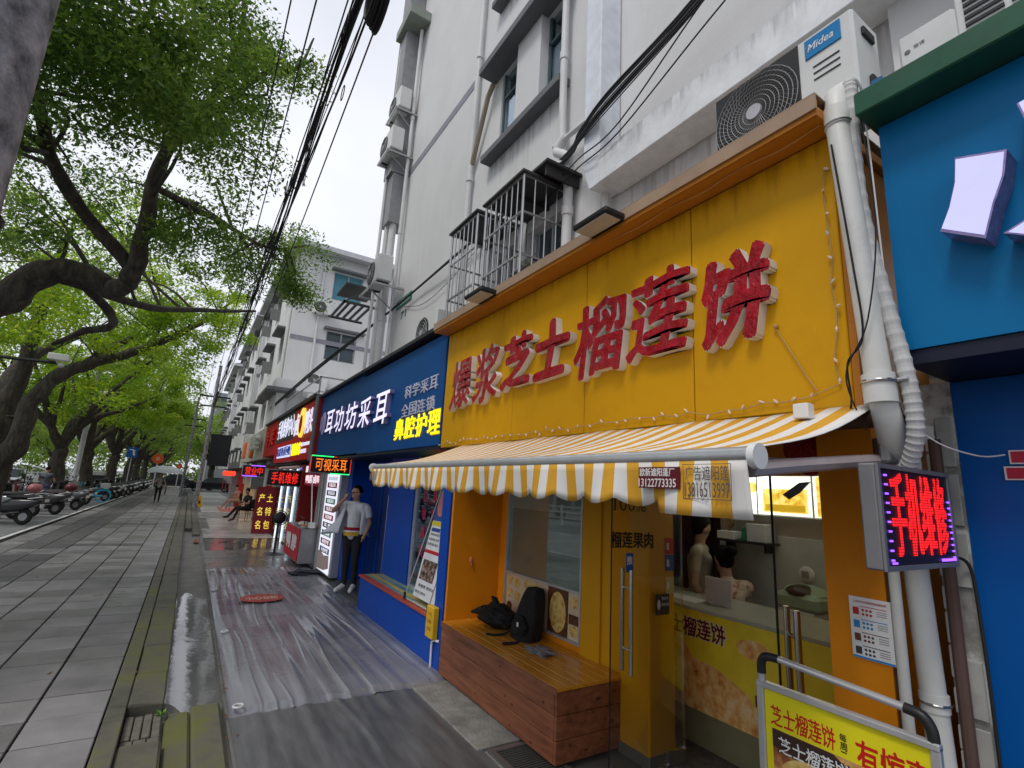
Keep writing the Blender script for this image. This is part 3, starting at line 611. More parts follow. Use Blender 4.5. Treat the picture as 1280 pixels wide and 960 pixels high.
b2 = thing('backpack', 'black backpack standing upright against the shop window on the bench', 'backpack', (2.78, 4.1, .5))
def bp(u, v):
    a = 2*PI*u; h = v*.44; w_ = .155*(1-.12*v-.7*max(0, v-.55)**1.7*2.2); d_ = .115*(1-.35*v-.5*max(0, v-.6)**1.5)
    sg_ = lambda q: math.copysign(abs(q)**.75, q); k = 1+.04*math.sin(6*a+3*v)+.03*math.sin(11*v+a*2)
    if v >= .999: w_ = d_ = .002
    return (2.80+.10*v+d_*k*sg_(math.cos(a)), 4.08+w_*k*sg_(math.sin(a)), .5+h*(1 if v < .999 else 1.0))
part('pack_body', MB().grid(bp, 36, 24), bagm, b2, smooth=True)
part('front_pocket', cloth_blob('p', (2.735, 4.07, .60), (.07, .11, .10), 2.2, .05, flat=-.1), bagm, b2, smooth=True)
part('strap', MB().tube([(2.72, 4.13, .60), (2.66, 4.2, .52), (2.58, 4.24, .51), (2.52, 4.3, .508)], .011, 6), bagm, b2); part('strap', MB().tube([(2.70, 3.95, .62), (2.62, 3.93, .52), (2.5, 3.98, .51)], .013, 6), bagm, b2)
part('white_tag', B(2.655, 2.659, 3.985, 4.01, .63, .665), white, b2)
one('grey_cloth', cloth_blob('c', (2.68, 3.68, .515), (.09, .12, .02), 4, .3, flat=-.012), mat('cloth_grey', (.22, .22, .25), .9), 'crumpled grey cloth lying on the bench beside the backpack', 'cloth', (2.68, 3.68, .5), smooth=True)
# pink peg on the orange side wall
one('wall_hook', MB().ell((2.62, 4.872, 1.07), (.02, .012, .035), 10, 8).tube([(2.62, 4.87, 1.06), (2.625, 4.865, 1.02)], [.01, .006], 6), mat('hook_pink', (.6, .2, .12), .4), 'small pink plastic hook stuck on the orange side wall', 'hook', (2.62, 4.88, 1.07))
# ---- glass doors
stl = mat('brushed_steel', (.55, .55, .55), .22, 1, var=.05)
def door(name, label, p0, p1, hx, side):
    p0, p1 = Vector(p0), Vector(p1); d = (p1-p0).normalized(); nrm = Vector((-d.y, d.x, 0))
    t_ = thing(name, label, 'glass door', tuple(p0), group='glass doors of the yellow shop')
    mb = MB(); th = nrm*.006
    a, b_ = p0, p1; mb.add([a-th, b_-th, b_+th, a+th]+[v+Vector((0, 0, 2.02)) for v in (a-th, b_-th, b_+th, a+th)], [(0, 1, 2, 3), (4, 7, 6, 5), (0, 4, 5, 1), (1, 5, 6, 2), (2, 6, 7, 3), (3, 7, 4, 0)])
    part('door_pane', mb, glass('door_glass', (.95, .93, .88), .12, .08), t_)
    part('edge_seal', MB().tube([a+Vector((0, 0, .0)), a+Vector((0, 0, 2.02))], .007, 4), mat('seal_black', (.01, .01, .01), .5), t_)
    for s_ in (-1, 1):
        c = p0+d*hx+nrm*.055*s_
        part('handle', MB().tube([c+Vector((0, 0, .6)), c+Vector((0, 0, 1.28))], .0155, 12).tube([c+Vector((0, 0, .75)), c-nrm*.05*s_+Vector((0, 0, .75))], .009, 8).tube([c+Vector((0, 0, 1.15)), c-nrm*.05*s_+Vector((0, 0, 1.15))], .009, 8), stl, t_, smooth=True)
    part('patch_fitting', MB().add([tuple(v) for z_ in (0.0, .09) for v in (p1-th*2+Vector((0, 0, z_)), p1+th*2+Vector((0, 0, z_)), p1-d*.14+th*2+Vector((0, 0, z_)), p1-d*.14-th*2+Vector((0, 0, z_)))], [(0, 1, 2, 3), (4, 7, 6, 5), (0, 4, 5, 1), (1, 5, 6, 2), (2, 6, 7, 3), (3, 7, 4, 0)]), stl, t_)
    return t_
d1 = door('glass_door', 'open glass door with long steel handle beside the wooden bench', (2.62, 2.78, .02), (3.22, 2.66, .02), .13, 1)
d2 = door('glass_door', 'glass door leaf with twin steel handles in front of the shop counter', (2.6, 1.565, .02), (3.05, 1.235, .02), .07, 1)
tb = mat('decal_black', (.015, .012, .01), .5)
dd = Vector((.98, -.2, 0)).normalized()
P_ = lambda s_, z_: tuple(Vector((2.62, 2.775, 0))+dd*s_+Vector((0, -.012, z_)))
mb = text('100%', P_(.14, 1.75), .27, .10, depth=.001, bold=-.005, xdir=dd, ydir=(0, 0, 1)); mb = text('榴莲果肉', P_(.16, 1.50), .36, .115, depth=.001, bold=.03, mb=mb, xdir=dd, ydir=(0, 0, 1)); part('door_lettering', mb, tb, d1)
t_ = thing('push_sticker', 'small blue sticker marked push on the left glass door', 'sticker', P_(.16, 1.33))
part('backing', MB().box(*[v for q in ((P_(.10, 0)[0], P_(.16, 0)[0]+.012), (P_(.13, 0)[1]-.004, P_(.13, 0)[1]-.002), (1.28, 1.41)) for v in q]), mat('sticker_blue', (.02, .07, .35), .4), t_)
part('lettering', text('推', (P_(.133, 0)[0], P_(.13, 0)[1]-.0045, 1.36), .055, .06, '-y', .001, .02), mat('print_white', (.75, .75, .75)), t_)
t_ = thing('door_notice', 'dark notice with white lettering stuck on the left glass door', 'notice', P_(.45, 1.05))
part('backing', MB().box(2.95, 3.09, 2.672, 2.675, .99, 1.13), mat('notice_black', (.03, .02, .02), .4), t_)
part('lettering', text('营业中', (3.045, 2.671, 1.10), .07, .022, '-y', .001, 0, mb=text('欢迎光临', (3.045, 2.671, 1.06), .08, .022, '-y', .001, 0)).ell((2.98, 2.670, 1.06), (.016, .002, .035), 8, 6), mat('notice_grey', (.4, .38, .36)), t_)
for z0_, c_, l_ in ((1.40, (.5, .02, .03), 'small red payment sticker on the yellow column beside the doorway'), (1.28, (.03, .08, .4), 'small blue payment sticker on the yellow column beside the doorway'), (1.12, (.6, .45, .2), 'small tan sticker lowest on the yellow column beside the doorway')):
    t_ = thing('payment_sticker', l_, 'sticker', (3.15, 2.71, z0_)); part('backing', B(3.1, 3.19, 2.713, 2.717, z0_, z0_+.115), mat('stk_%d' % int(z0_*100), c_, .4), t_); part('print', B(3.115, 3.14, 2.711, 2.7125, z0_+.03, z0_+.08), white, t_)
# poster on the right pilaster
ps = thing('wall_poster', 'white notice sheet with coloured icons on the orange pilaster', 'poster', (2.41, 1.05, 1.3))
part('sheet', B(2.412, 2.416, .985, 1.135, 1.215, 1.45), mat('paper', (.78, .78, .78), .5), ps)
mbs = {k: MB() for k in 'rbwkt'}
mbs['b'].box(2.4105, 2.4115, .986, 1.134, 1.216, 1.224)
for i, (z_, k) in enumerate(((1.395, 'r'), (1.345, 'b'), (1.295, 'w'), (1.245, 'k'))):
    mbs[k].box(2.4105, 2.4115, 1.10, 1.122, z_-.014, z_+.014); mbs[k].box(2.4105, 2.4115, 1.0, 1.095, z_+.018, z_+.0205)
    for q in range(3): mbs[k].ell((2.411, 1.085-.014*q, z_+.006), (.001, .005, .005), 8, 6); mbs[k].ell((2.411, 1.085-.014*q, z_-.01), (.001, .005, .005), 8, 6)
    for q in range(3): mbs['k'].box(2.4105, 2.4115, 1.0, 1.035, z_+.008-.008*q, z_+.0095-.008*q)
text('上海市公共场所控制吸烟条例', (2.411, 1.06, 1.432), .12, .010, '-x', .0005, .0, mb=mbs['r'])
for k, c_ in (('r', (.5, .03, .03)), ('b', (.03, .25, .6)), ('w', (.15, .05, .04)), ('k', (.05, .05, .06))): part('print', mbs[k], mat('poster_'+k, c_, .5), ps)
# ============================================================ INSIDE THE YELLOW SHOP
iw = mat('inside_wall', (.74, .76, .71), .6, var=.06, dirt=.1)
rm = thing('shop_room', 'dim room behind the shop counter with grey green walls and tiled floor', 'room', (4, 3, 0))
part('floor', B(3.0, 7.5, -.5, 4.88, -.02, .012), mat('room_floor', (.14, .13, .12), .35, var=.4, scale=14), rm)
part('back_wall', B(4.75, 4.85, -.5, 3.42, 0, 2.45), iw, rm)
part('inner_wall', B(6.9, 7.0, 3.42, 4.88, 0, 2.45), mat('back_room', (.10, .06, .045), .7), rm)
part('side_wall', B(3.1, 7.4, 4.90, 4.98, 0, 2.45), mat('side_in', (.22, .15, .09), .7), rm)
part('side_wall', B(3.1, 7.4, -.5, -.4, 0, 2.45), iw, rm)
part('ceiling', B(3.0, 7.4, -.5, 4.98, 2.45, 2.5), mat('room_ceiling', (.4, .38, .35), .8), rm)
part('door_curtain', MB().grid(lambda u, v: (4.95+.03*math.sin(u*40), 3.45+1.4*u, .05+2.0*v), 60, 2), mat('curtain_brown', (.07, .035, .03), .9), rm)
part('wall_band', B(4.73, 4.749, -.4, 3.42, 0, 1.52), mat('band_green', (.5, .54, .5), .5, dirt=.1), rm)
mn = thing('menu_lightbox', 'lit menu lightbox with cake pictures above the back wall shelf', 'menu board', (4.65, 2.6, 1.72))
part('frame', B(4.62, 4.748, .6, 3.42, 1.70, 2.08), white, mn)
scr = ramp_mat('menu_glow', 'noise', [(.3, (.75, .85, .8)), (.7, (.95, 1, .9))], scale=1.4, emit=1.15)
food = ramp_mat('menu_food', 'noise', [(.35, (.75, .35, .02)), (.5, (.95, .75, .12)), (.65, (1, .92, .45))], scale=16, emit=.8)
drk = mat('menu_dark', (.02, .03, .06), .5)
part('lit_panel', B(4.612, 4.619, .61, 3.41, 1.715, 2.065), scr, mn)
mb = MB().box(4.606, 4.611, 2.44, 2.85, 1.74, 1.95).box(4.606, 4.611, 1.2, 2.36, 1.72, 2.06).box(4.606, 4.611, 3.16, 3.4, 1.73, 1.79)
oval(mb, 4.606, 3.28, 1.77, .09, .035); oval(mb, 4.606, 2.95, 1.96, .05, .05)
parts('picture', mb, food, mn)
part('picture_detail', MB().prism([(2.40, 2.02), (2.50, 2.01), (2.66, 1.90), (2.60, 1.86), (2.50, 1.92)], 'x', 4.605, 4.602).box(4.603, 4.605, 2.80, 3.1, 1.735, 1.738), drk, mn)
part('tray_print', MB().box(4.602, 4.6055, 2.46, 2.83, 1.75, 1.81), mat('tray_gold', (.75, .5, .03), .5, emit=(.8, .5, .03), es=.5), mn); parts('panel_joint', MB().box(4.60, 4.605, 2.385, 2.40, 1.715, 2.065).box(4.60, 4.605, 2.90, 2.912, 1.715, 2.065), white, mn)
part('print', text('芝士榴莲饼 15元', (4.606, 3.12, 1.83), .30, .03, '-x', .001, 0, mb=text('爆浆 新品', (4.606, 3.12, 1.78), .2, .03, '-x', .001, 0)), drk, mn)
sh = thing('wall_shelf', 'dark wall shelf under the menu lightbox', 'shelf', (4.65, 3.0, 1.45))
part('board', B(4.5, 4.73, 2.78, 3.32, 1.435, 1.455), mat('shelf_dark', (.03, .03, .03)), sh); part('bracket', MB().box(4.6, 4.73, 2.84, 2.86, 1.36, 1.434).box(4.6, 4.73, 3.24, 3.26, 1.36, 1.434), blk, sh)
one('white_carton', B(4.52, 4.70, 2.80, 2.98, 1.457, 1.62, b=.004), mat('carton_white', (.55, .55, .55)), 'white carton on the right end of the wall shelf', 'carton')
one('green_packet', B(4.53, 4.6, 3.0, 3.04, 1.457, 1.58, b=.004), mat('packet_green', (.03, .25, .12)), 'green packet beside the white carton on the shelf', 'packet')
one('planter_box', B(4.52, 4.66, 3.12, 3.30, 1.457, 1.53, b=.004), white, 'white planter box at the left end of the shelf', 'planter')
pl = MB()
for i in range(14): a = random.uniform(0, 6.28); pl.tube([(4.6, 3.22, 1.53), (4.6+.05*math.cos(a), 3.22+.06*math.sin(a), 1.60+random.uniform(0, .05))], [.003, .008], 4)
one('dried_flowers', pl, mat('dry_stem', (.2, .14, .05)), 'dried flowers standing in the white planter box', 'flowers')
for i, y_ in enumerate((1.3, 2.6)):  # two unseen tubes added to brighten the room beyond the menu glow
    cl_t = thing('added_ceiling_light', ('unseen ceiling tube added to brighten the shop, above the steamer', 'unseen ceiling tube added to brighten the shop, above the seated woman')[i], 'ceiling light', (4.1, y_, 2.44)); part('fitting', B(4.05, 4.15, y_-.5, y_+.5, 2.42, 2.449), white, cl_t); part('tube', MB().tube([(4.1, y_-.48, 2.40), (4.1, y_+.48, 2.40)], .018, 8), glow('added_room_tube', (.95, 1, .93), 9), cl_t)
# counter
ct = thing('shop_counter', 'yellow serving counter with a stretched cheese picture on its front', 'counter', (3.7, 2.8, 0))
part('body', B(3.52, 4.1, 1.0, 3.75, .02, .965), mat('counter_body', (.2, .18, .1), .5), ct)
part('top', B(3.48, 4.14, .98, 3.78, .966, .992, b=.004), mat('counter_top', (.35, .36, .3), .3), ct)
part('front_picture', B(3.512, 3.519, 1.7, 3.5, .26, .96), mat('counter_yellow', (.75, .58, .03), .4, var=.1), ct)
fo = ramp_mat('cheese_print', 'noise', [(.3, (.35, .07, .015)), (.42, (.7, .32, .07)), (.55, (.8, .52, .2)), (.75, (.85, .72, .5))], scale=13, rough=.4, stretch=(1, 1, .7))
poly = [(3.5, .262), (2.3, .262), (2.24, .36), (2.35, .50), (2.6, .60), (2.82, .62), (2.95, .82), (3.08, .80), (3.12, .64), (3.3, .70), (3.5, .72)]
mb = MB().prism(poly, 'x', 3.5105, 3.5115); oval(mb, 3.5105, 2.30, .80, .13, .065); part('food_print', mb, fo, ct)
part('food_print', MB().box(3.509, 3.5105, 2.24, 2.3, .45, .52), brn, ct)
part('lettering', text('士榴莲饼', (3.5108, 2.77, .835), .50, .145, '-x', .001, .022, warp=.015), mat('dark_red_print', (.12, .005, .01), .5), ct)
part('lettering_halo', text('士榴莲饼', (3.5112, 2.77, .835), .53, .16, '-x', .0004, .05, warp=.015), mat('print_cream', (.6, .55, .4), .5), ct)
one('paper_sheet', B(3.6, 3.8, 2.85, 3.2, .993, .997), white, 'white paper sheet lying on the counter top', 'paper')
one('till_display', MB().box(3.74, 3.76, 2.62, 2.86, 1.0, 1.2, b=.005).box(3.73, 3.8, 2.7, 2.78, .993, 1.01), mat('till_white', (.5, .5, .5), .4), 'white tablet till standing on the counter before the seated woman', 'till')
def appliance(name, label, cat, x, y, w_, d_, h_, z, c_, extra=None):
    t_ = thing(name, label, cat, (x, y, z)); m_ = mat(name+'_col', c_, .45)
    part('body', B(x-d_/2, x+d_/2, y-w_/2, y+w_/2, z, z+h_, b=.03), m_, t_)
    if extra == 'lid': part('lid', MB().ell((x, y, z+h_), (d_*.48, w_*.48, h_*.5), 14, 8), m_, t_, smooth=True); part('window', MB().ell((x-d_*.08, y, z+h_+.01), (d_*.46, w_*.36, h_*.42), 14, 8), mat('oven_dark', (.03, .03, .03), .2), t_, smooth=True)
    if extra == 'door': part('door', B(x-d_/2-.01, x-d_/2-.001, y-w_*.42, y+w_*.42, z+h_*.1, z+h_*.85, b=.004), m_, t_); part('handle', B(x-d_/2-.03, x-d_/2-.011, y-w_*.1, y+w_*.1, z+h_*.6, z+h_*.72), blk, t_)
    return t_
one('work_table', MB().box(4.2, 4.72, .3, 2.95, .80, .83).box(4.22, 4.25, .3, .34, .012, .8).box(4.22, 4.25, 2.9, 2.94, .012, .8).box(4.22, 4.70, .3, 2.94, .3, .33), mat('steel_grey', (.3, .31, .31), .35, .5), 'steel work table along the back wall', 'table')
appliance('waffle_machine', 'pale green domed baking machine on the back table', 'machine', 4.45, 2.42, .36, .34, .13, .98, (.3, .42, .3), 'lid')
appliance('bread_box', 'white cabinet under the green baking machine', 'cabinet', 4.45, 2.42, .34, .4, .15, .83, (.5, .52, .52), 'door')
appliance('steamer', 'grey steel steamer on the back table near the pilaster', 'machine', 4.45, 1.75, .4, .35, .3, .83, (.32, .33, .32), 'door')
appliance('rice_cooker', 'small white rice cooker beside the steel steamer', 'cooker', 4.42, 2.08, .2, .2, .18, .83, (.5, .48, .45), 'lid')
appliance('storage_bin', 'grey lidded storage bin standing behind the counter', 'bin', 4.36, 2.75, .3, .3, .5, .33, (.35, .37, .38), 'door')
for i, (y_, z_) in enumerate(((2.55, 1.22), (1.75, 1.28), (1.35, 1.25))):
    t_ = thing('wall_socket', ('round white wall fan above the baking machine', 'white switch box on the back wall above the steamer', 'small black panel on the back wall by the pilaster')[i], 'wall fitting', (4.72, y_, z_)); part('plate', MB().ell((4.72, y_, z_), (.02, .07, .07), 14, 8) if i == 0 else B(4.70, 4.729, y_-.07, y_+.07, z_-.09, z_+.09, b=.005), white if i < 2 else blk, t_, smooth=i == 0)
    part('switch', B(4.693, 4.699, y_-.03, y_+.03, z_-.03, z_+.03), mat('fit_grey', (.2, .2, .2)), t_)
dr = thing('hanging_decoration', 'dark red paper decoration hanging under the awning roller', 'decoration', (2.6, 1.4, 2.0)); part('shade', MB().ell((2.75, 1.42, 2.10), (.1, .14, .14), 16, 12), mat('deco_red', (.35, .02, .01), .6, var=.5, scale=60, bump=.8, bscale=80), dr, smooth=True)

# ============================================================ RIGHT OF THE YELLOW SHOP
dirtyw = mat('dirty_white_pipe', (.66, .66, .63), .42, var=.08, scale=4, streak=.5, scol=(.2, .2, .18), dirt=.35, dscale=4, dcol=(.12, .12, .11))
pp = thing('drain_pipe', 'fat white drain pipe running down beside the yellow sign', 'pipe', (2.12, .87, 2.2))
part('pipe_run', MB().tube([(2.35, .89, 3.66), (2.22, .895, 3.64), (2.14, .895, 3.57), (2.12, .893, 3.45), (2.12, .86, 2.8), (2.12, .832, 2.26), (2.14, .828, 2.16), (2.24, .85, 2.06), (2.4, .88, 1.99), (2.48, .90, 1.88), (2.5, .92, 1.6), (2.5, .90, .9), (2.5, .895, .0)], [.043]*2+[.044]*4+[.046, .05, .052]+[.042]*4, 20), dirtyw, pp, smooth=True)
parts('pipe_collar', MB().tube([(2.12, .893, 3.49), (2.12, .889, 3.40)], .049, 20).tube([(2.12, .834, 2.30), (2.12, .831, 2.19)], .054, 20).tube([(2.5, .905, 1.14), (2.5, .905, 1.08)], .047, 20), dirtyw, pp, smooth=True)
parts('pipe_clamp', MB().torus((2.12, .833, 2.27), .058, .006, 'z', 24, 6).torus((2.5, .905, 1.11), .05, .005, 'z', 24, 6).tube([(2.12, .775, 2.27), (2.12, .74, 2.27)], .008, 6).torus((2.12, .889, 3.41), .05, .004, 'z', 24, 6), stl, pp)
fx = thing('flexible_duct', 'corrugated white hose hanging beside the fat drain pipe', 'hose', (2.15, .8, 2.0))
fpts = [(2.3, .86, 3.60), (2.18, .85, 3.62), (2.15, .845, 3.52), (2.15, .847, 3.05), (2.15, .80, 2.62), (2.15, .755, 2.3), (2.17, .752, 2.1), (2.22, .80, 1.98), (2.28, .86, 1.94)]
def smooth_path(P, n=10):
    P = [Vector(p) for p in P]; out = []
    for i in range(len(P)-1):
        p0, p1, p2, p3 = P[max(i-1, 0)], P[i], P[i+1], P[min(i+2, len(P)-1)]
        for k in range(n):
            t_ = k/n; out.append(.5*((2*p1)+(-p0+p2)*t_+(2*p0-5*p1+4*p2-p3)*t_*t_+(-p0+3*p1-3*p2+p3)*t_**3))
    return out+[P[-1]]
sp = smooth_path(fpts, 18); part('hose', MB().tube(sp, [.026+.0028*(i % 3 == 0) for i in range(len(sp))], 14), mat('hose_grey', (.5, .5, .49), .6, dirt=.3, dscale=8, dcol=(.2, .2, .2)), fx, smooth=False)
one('white_cable', MB().tube(smooth_path([(2.2, .83, 3.6), (2.16, .80, 3.3), (2.15, .79, 2.7), (2.2, .80, 2.2), (2.3, .75, 2.07), (2.45, .67, 2.02), (2.55, .62, 2.03)], 8), .003, 5), white, 'thin white cable looping loose across the dark soffit', 'cable', (2.2, .8, 2.1))
one('black_cable', MB().tube(smooth_path([(2.07, .90, 3.3), (2.065, .86, 2.75), (2.07, .85, 2.45), (2.07, .91, 2.35), (2.12, .93, 2.22), (2.2, .98, 2.16)], 8), .004, 5).tube(smooth_path([(2.10, .8, 3.45), (2.07, .77, 2.9), (2.05, .82, 2.5), (2.07, .92, 2.3), (2.15, .9, 2.1)], 8), .003, 5), blk, 'thin black cables tangled round the fat drain pipe', 'cable', (2.07, .9, 2.3))
one('dark_pipe', MB().tube([(2.56, .83, 2.1), (2.56, .835, 0)], .022, 10).tube([(2.44, .99, 2.1), (2.44, .985, 0)], .015, 8), mat('rust_pipe', (.10, .06, .05), .6, dirt=.3), 'thin rusty dark pipes either side of the white pipe', 'pipe', (2.5, .9, 0))
one('pvc_strip', MB().tube([(2.42, .965, 1.6), (2.42, .965, .0)], .02, 10), dirtyw, 'narrow white plastic pipe along the orange pilaster edge', 'pipe', (2.42, .96, 0), smooth=True)
til = ramp_mat('broken_plaster', 'noise', [(.35, (.17, .165, .15)), (.47, (.28, .27, .25)), (.55, (.5, .5, .47)), (.7, (.6, .6, .57))], scale=7, rough=.7, bump=.5, detail=10)
pr_ = thing('tiled_pier', 'wall pier of broken white tiles and grey plaster beside the blue shop', 'pier', (2.6, .8, 0))
part('core', B(2.595, 3.3, .768, .87, 0, 2.338), til, pr_)
random.seed(5)
for i in range(17):
    if random.random() < .8: part('wall_tile', B(2.575, 2.594, .835+random.uniform(0, .01), .868, .1+i*.122, .1+i*.122+.118-random.uniform(0, .04), b=.003), white, pr_)
for i in range(9): 
    if random.random() < .6: part('wall_tile', B(2.583, 2.594, .775, .83, .15+i*.23, .15+i*.23+.2, b=.003), mat('tile_grey', (.38, .38, .36), .4, var=.2, scale=12, dirt=.5, dcol=(.1, .1, .1), dscale=6), pr_)
# LED box sign
def led_dots(name, col, es, s_=160, base=(.02, .002, .004)):
    if name in MATS: return MATS[name]
    m, t, p = _mat(name); N = t.nodes.new; L = t.links.new
    p.inputs['Base Color'].default_value = (*base, 1)
    g = N('ShaderNodeNewGeometry'); vm = N('ShaderNodeVectorMath'); vm.operation = 'SCALE'; vm.inputs['Scale'].default_value = s_; L(g.outputs['Position'], vm.inputs[0])
    fr = N('ShaderNodeVectorMath'); fr.operation = 'FRACTION'; L(vm.outputs[0], fr.inputs[0]); sb = N('ShaderNodeVectorMath'); sb.operation = 'SUBTRACT'; sb.inputs[1].default_value = (.5, .5, .5); L(fr.outputs[0], sb.inputs[0])
    ml = N('ShaderNodeVectorMath'); ml.operation = 'MULTIPLY'; ml.inputs[1].default_value = (1, 0, 1); L(sb.outputs[0], ml.inputs[0]); ln = N('ShaderNodeVectorMath'); ln.operation = 'LENGTH'; L(ml.outputs[0], ln.inputs[0])
    mr = N('ShaderNodeMapRange'); mr.inputs['From Min'].default_value = .15; mr.inputs['From Max'].default_value = .5; mr.inputs['To Min'].default_value = es; mr.inputs['To Max'].default_value = es*.12; L(ln.outputs['Value'], mr.inputs['Value'])
    p.inputs['Emission Color'].default_value = (*col, 1); L(mr.outputs[0], p.inputs['Emission Strength']); MATS[name] = m; return m
led_red = led_dots('led_red', (1, .012, .012), 2.0, 110); led_red2 = led_dots('led_red_far', (1, .02, .01), 1.8, 50); led_or = led_dots('led_orange', (1, .22, .02), 2, 50); led_gr = glow('led_green', (.02, .9, .15), 2); led_vi = glow('led_violet', (.25, .08, 1), 2)
ledc = mat('led_case', (.27, .27, .28), .4, .5, dirt=.2); ledb = mat('led_board', (.02, .012, .018), .4)
def led_sign(label, x0, x1, y0, y1, z0, z1, s, m_, near=False, border=None, group=None):
    t_ = thing('led_sign', label, 'LED sign', (x0, y0, z0))
    f = .015 if near else .02
    part('case', MB().box(x0, x1, y0+.004, y1, z0, z1, b=.006).box(x0, x0+f, y0-.006, y0+.003, z0, z1).box(x1-f, x1, y0-.006, y0+.003, z0, z1).box(x0+f, x1-f, y0-.006, y0+.003, z1-f, z1).box(x0+f, x1-f, y0-.006, y0+.003, z0, z0+f), ledc, t_)
    part('board', B(x0+f+.001, x1-f-.001, y0, y0+.0035, z0+f+.001, z1-f-.001), ledb, t_)
    w_, h_ = (x1-x0)*.78, (z1-z0)*(.80 if near else .68)
    text_parts('lit_character', s, ((x0+x1)/2+.01, y0-.001, (z0+z1)/2+(0.01 if near else 0)), w_, h_, '-y', .003, .014 if near else .012, m_, t_, .08)
    return t_
l1 = led_sign('red LED shop sign reading phone repair with violet edge dots, beside the orange pilaster', 1.89, 2.47, .775, .832, 1.615, 1.955, '手机维修', led_red, True)
dots = MB()
for i in range(10): dots.box(1.935, 1.951, .770, .774, 1.645+i*.03, 1.651+i*.03); 
for i in range(10): dots.box(2.435, 2.447, .770, .774, 1.645+i*.022, 1.651+i*.022)
dots.box(2.33, 2.45, .770, .774, 1.636, 1.645); dots.box(1.94, 1.97, .770, .774, 1.636, 1.642)
parts('edge_light', dots, led_vi, l1)
# thin outline the letters carry
part('sign_bracket', MB().tube([(2.46, .83, 1.93), (2.6, .83, 1.93)], .012, 8).tube([(2.46, .83, 1.66), (2.6, .83, 1.66)], .012, 8), stl, l1)
one('sign_cable', MB().tube(smooth_path([(2.46, .82, 1.64), (2.56, .77, 1.62), (2.575, .76, 1.4), (2.575, .758, 1.0), (2.57, .762, .3)], 8), .006, 6), blk, 'black power cable running down the broken tile pier from the LED sign', 'cable', (2.57, .76, .3))
# blue phone shop on the right
bl1 = mat('phone_shop_blue', (.003, .15, .36), .4, var=.06, scale=1.3, spec=.15, streak=.35, scol=(.01, .10, .25)); bl2 = mat('phone_shop_blue_lower', (.001, .08, .32), .4, var=.06, scale=1.3, spec=.15)
grn = mat('green_painted_steel', (.012, .085, .045), .45, var=.2, scale=8, dirt=.35, dscale=6, dcol=(.05, .08, .06))
bs = thing('phone_shop_sign', 'big bright blue signboard under a green steel cap, with large glowing strokes', 'sign', (2.2, -.5, 2.4))
part('sign_panel', B(2.2, 2.6, -3.5, .775, 2.395, 3.36), bl1, bs)
part('cap', B(2.06, 2.7, -3.5, .80, 3.365, 3.47, b=.006), grn, bs)
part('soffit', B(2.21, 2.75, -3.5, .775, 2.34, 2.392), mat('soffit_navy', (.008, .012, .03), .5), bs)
lg = glow('letter_glow', (.60, .60, .95), .62); lr = mat('letter_steel', (.30, .24, .42), .25, .6, var=.3, scale=30)
def slab_char(poly, poly2, label=None):
    mb = MB().prism(poly, 'x', 2.10, 2.199); part('sign_character', mb, lr, bs)
    part('character_face', MB().prism(poly2, 'x', 2.094, 2.0985), lg, bs)
def inset(poly, k=.93):
    cy = sum(p[0] for p in poly)/len(poly); cz = sum(p[1] for p in poly)/len(poly); return [(cy+(p[0]-cy)*k, cz+(p[1]-cz)*k) for p in poly]
P1 = [(.525, 3.03), (.395, 2.985), (.41, 2.9), (.445, 2.81), (.478, 2.70), (.592, 2.775), (.56, 2.85), (.535, 2.94)]
slab_char(P1, inset(P1)); P2 = [(.435, 2.70), (.30, 2.62), (.1, 2.55), (.1, 2.66), (.3, 2.76)]; slab_char(P2, inset(P2)); P3 = [(.355, 3.13), (.2, 3.16), (.18, 3.0), (.33, 2.98)]; slab_char(P3, inset(P3))
bw = thing('phone_shop', 'deep blue lower wall of the phone shop with white edged red strokes', 'shop', (2.65, -.5, 0))
part('wall', B(2.6, 2.9, -3.5, .767, 0, 2.335), bl2, bw)
parts('red_stroke', MB().box(2.585, 2.599, .45, .612, 2.004, 2.045).box(2.585, 2.599, .42, .63, 1.945, 1.985).box(2.585, 2.599, .3, .40, 1.75, 1.8), mat('stroke_red', (.4, .01, .04), .4), bw)
parts('white_edge', MB().box(2.588, 2.5988, .445, .618, 1.999, 2.05).box(2.588, 2.5988, .415, .637, 1.94, 1.99).box(2.588, 2.5988, .29, .41, 1.745, 1.805), white, bw)
# ---- A-board
ab = thing('standing_sign', 'yellow advertising stand with grey tube handle before the shop doorway', 'A-board', (2.0, 1.0, 0))
tube_m = mat('stand_aluminium', (.55, .55, .56), .3, .5, dirt=.15)
part('frame', MB().box(1.975, 2.0, .715, .742, .25, 1.13, b=.004).box(1.975, 2.0, 1.262, 1.289, .25, 1.13, b=.004).box(1.972, 2.003, .715, 1.289, 1.118, 1.14, b=.004).box(1.972, 2.003, .715, 1.289, .25, .272, b=.004), tube_m, ab)
part('board', B(1.985, 1.995, .743, 1.261, .273, 1.117), mat('board_yellow', (.72, .64, .015), .35, var=.03), ab)
part('handle', MB().tube([(1.99, 1.20, 1.232), (1.99, .79, 1.207)], .0125, 12).tube([(1.99, 1.272, 1.13), (1.99, 1.272, 1.17)], .014, 10).tube([(1.99, .73, 1.12), (1.99, .73, 1.14)], .014, 10), tube_m, ab, smooth=True)
part('corner_grip', MB().tube(smooth_path([(1.99, 1.272, 1.165), (1.99, 1.270, 1.205), (1.99, 1.25, 1.228), (1.99, 1.20, 1.232)], 5), .016, 12), blk, ab, smooth=True)
part('corner_grip', MB().tube(smooth_path([(1.99, .732, 1.125), (1.99, .735, 1.17), (1.99, .755, 1.2), (1.99, .80, 1.208)], 5), .016, 12), blk, ab, smooth=True)
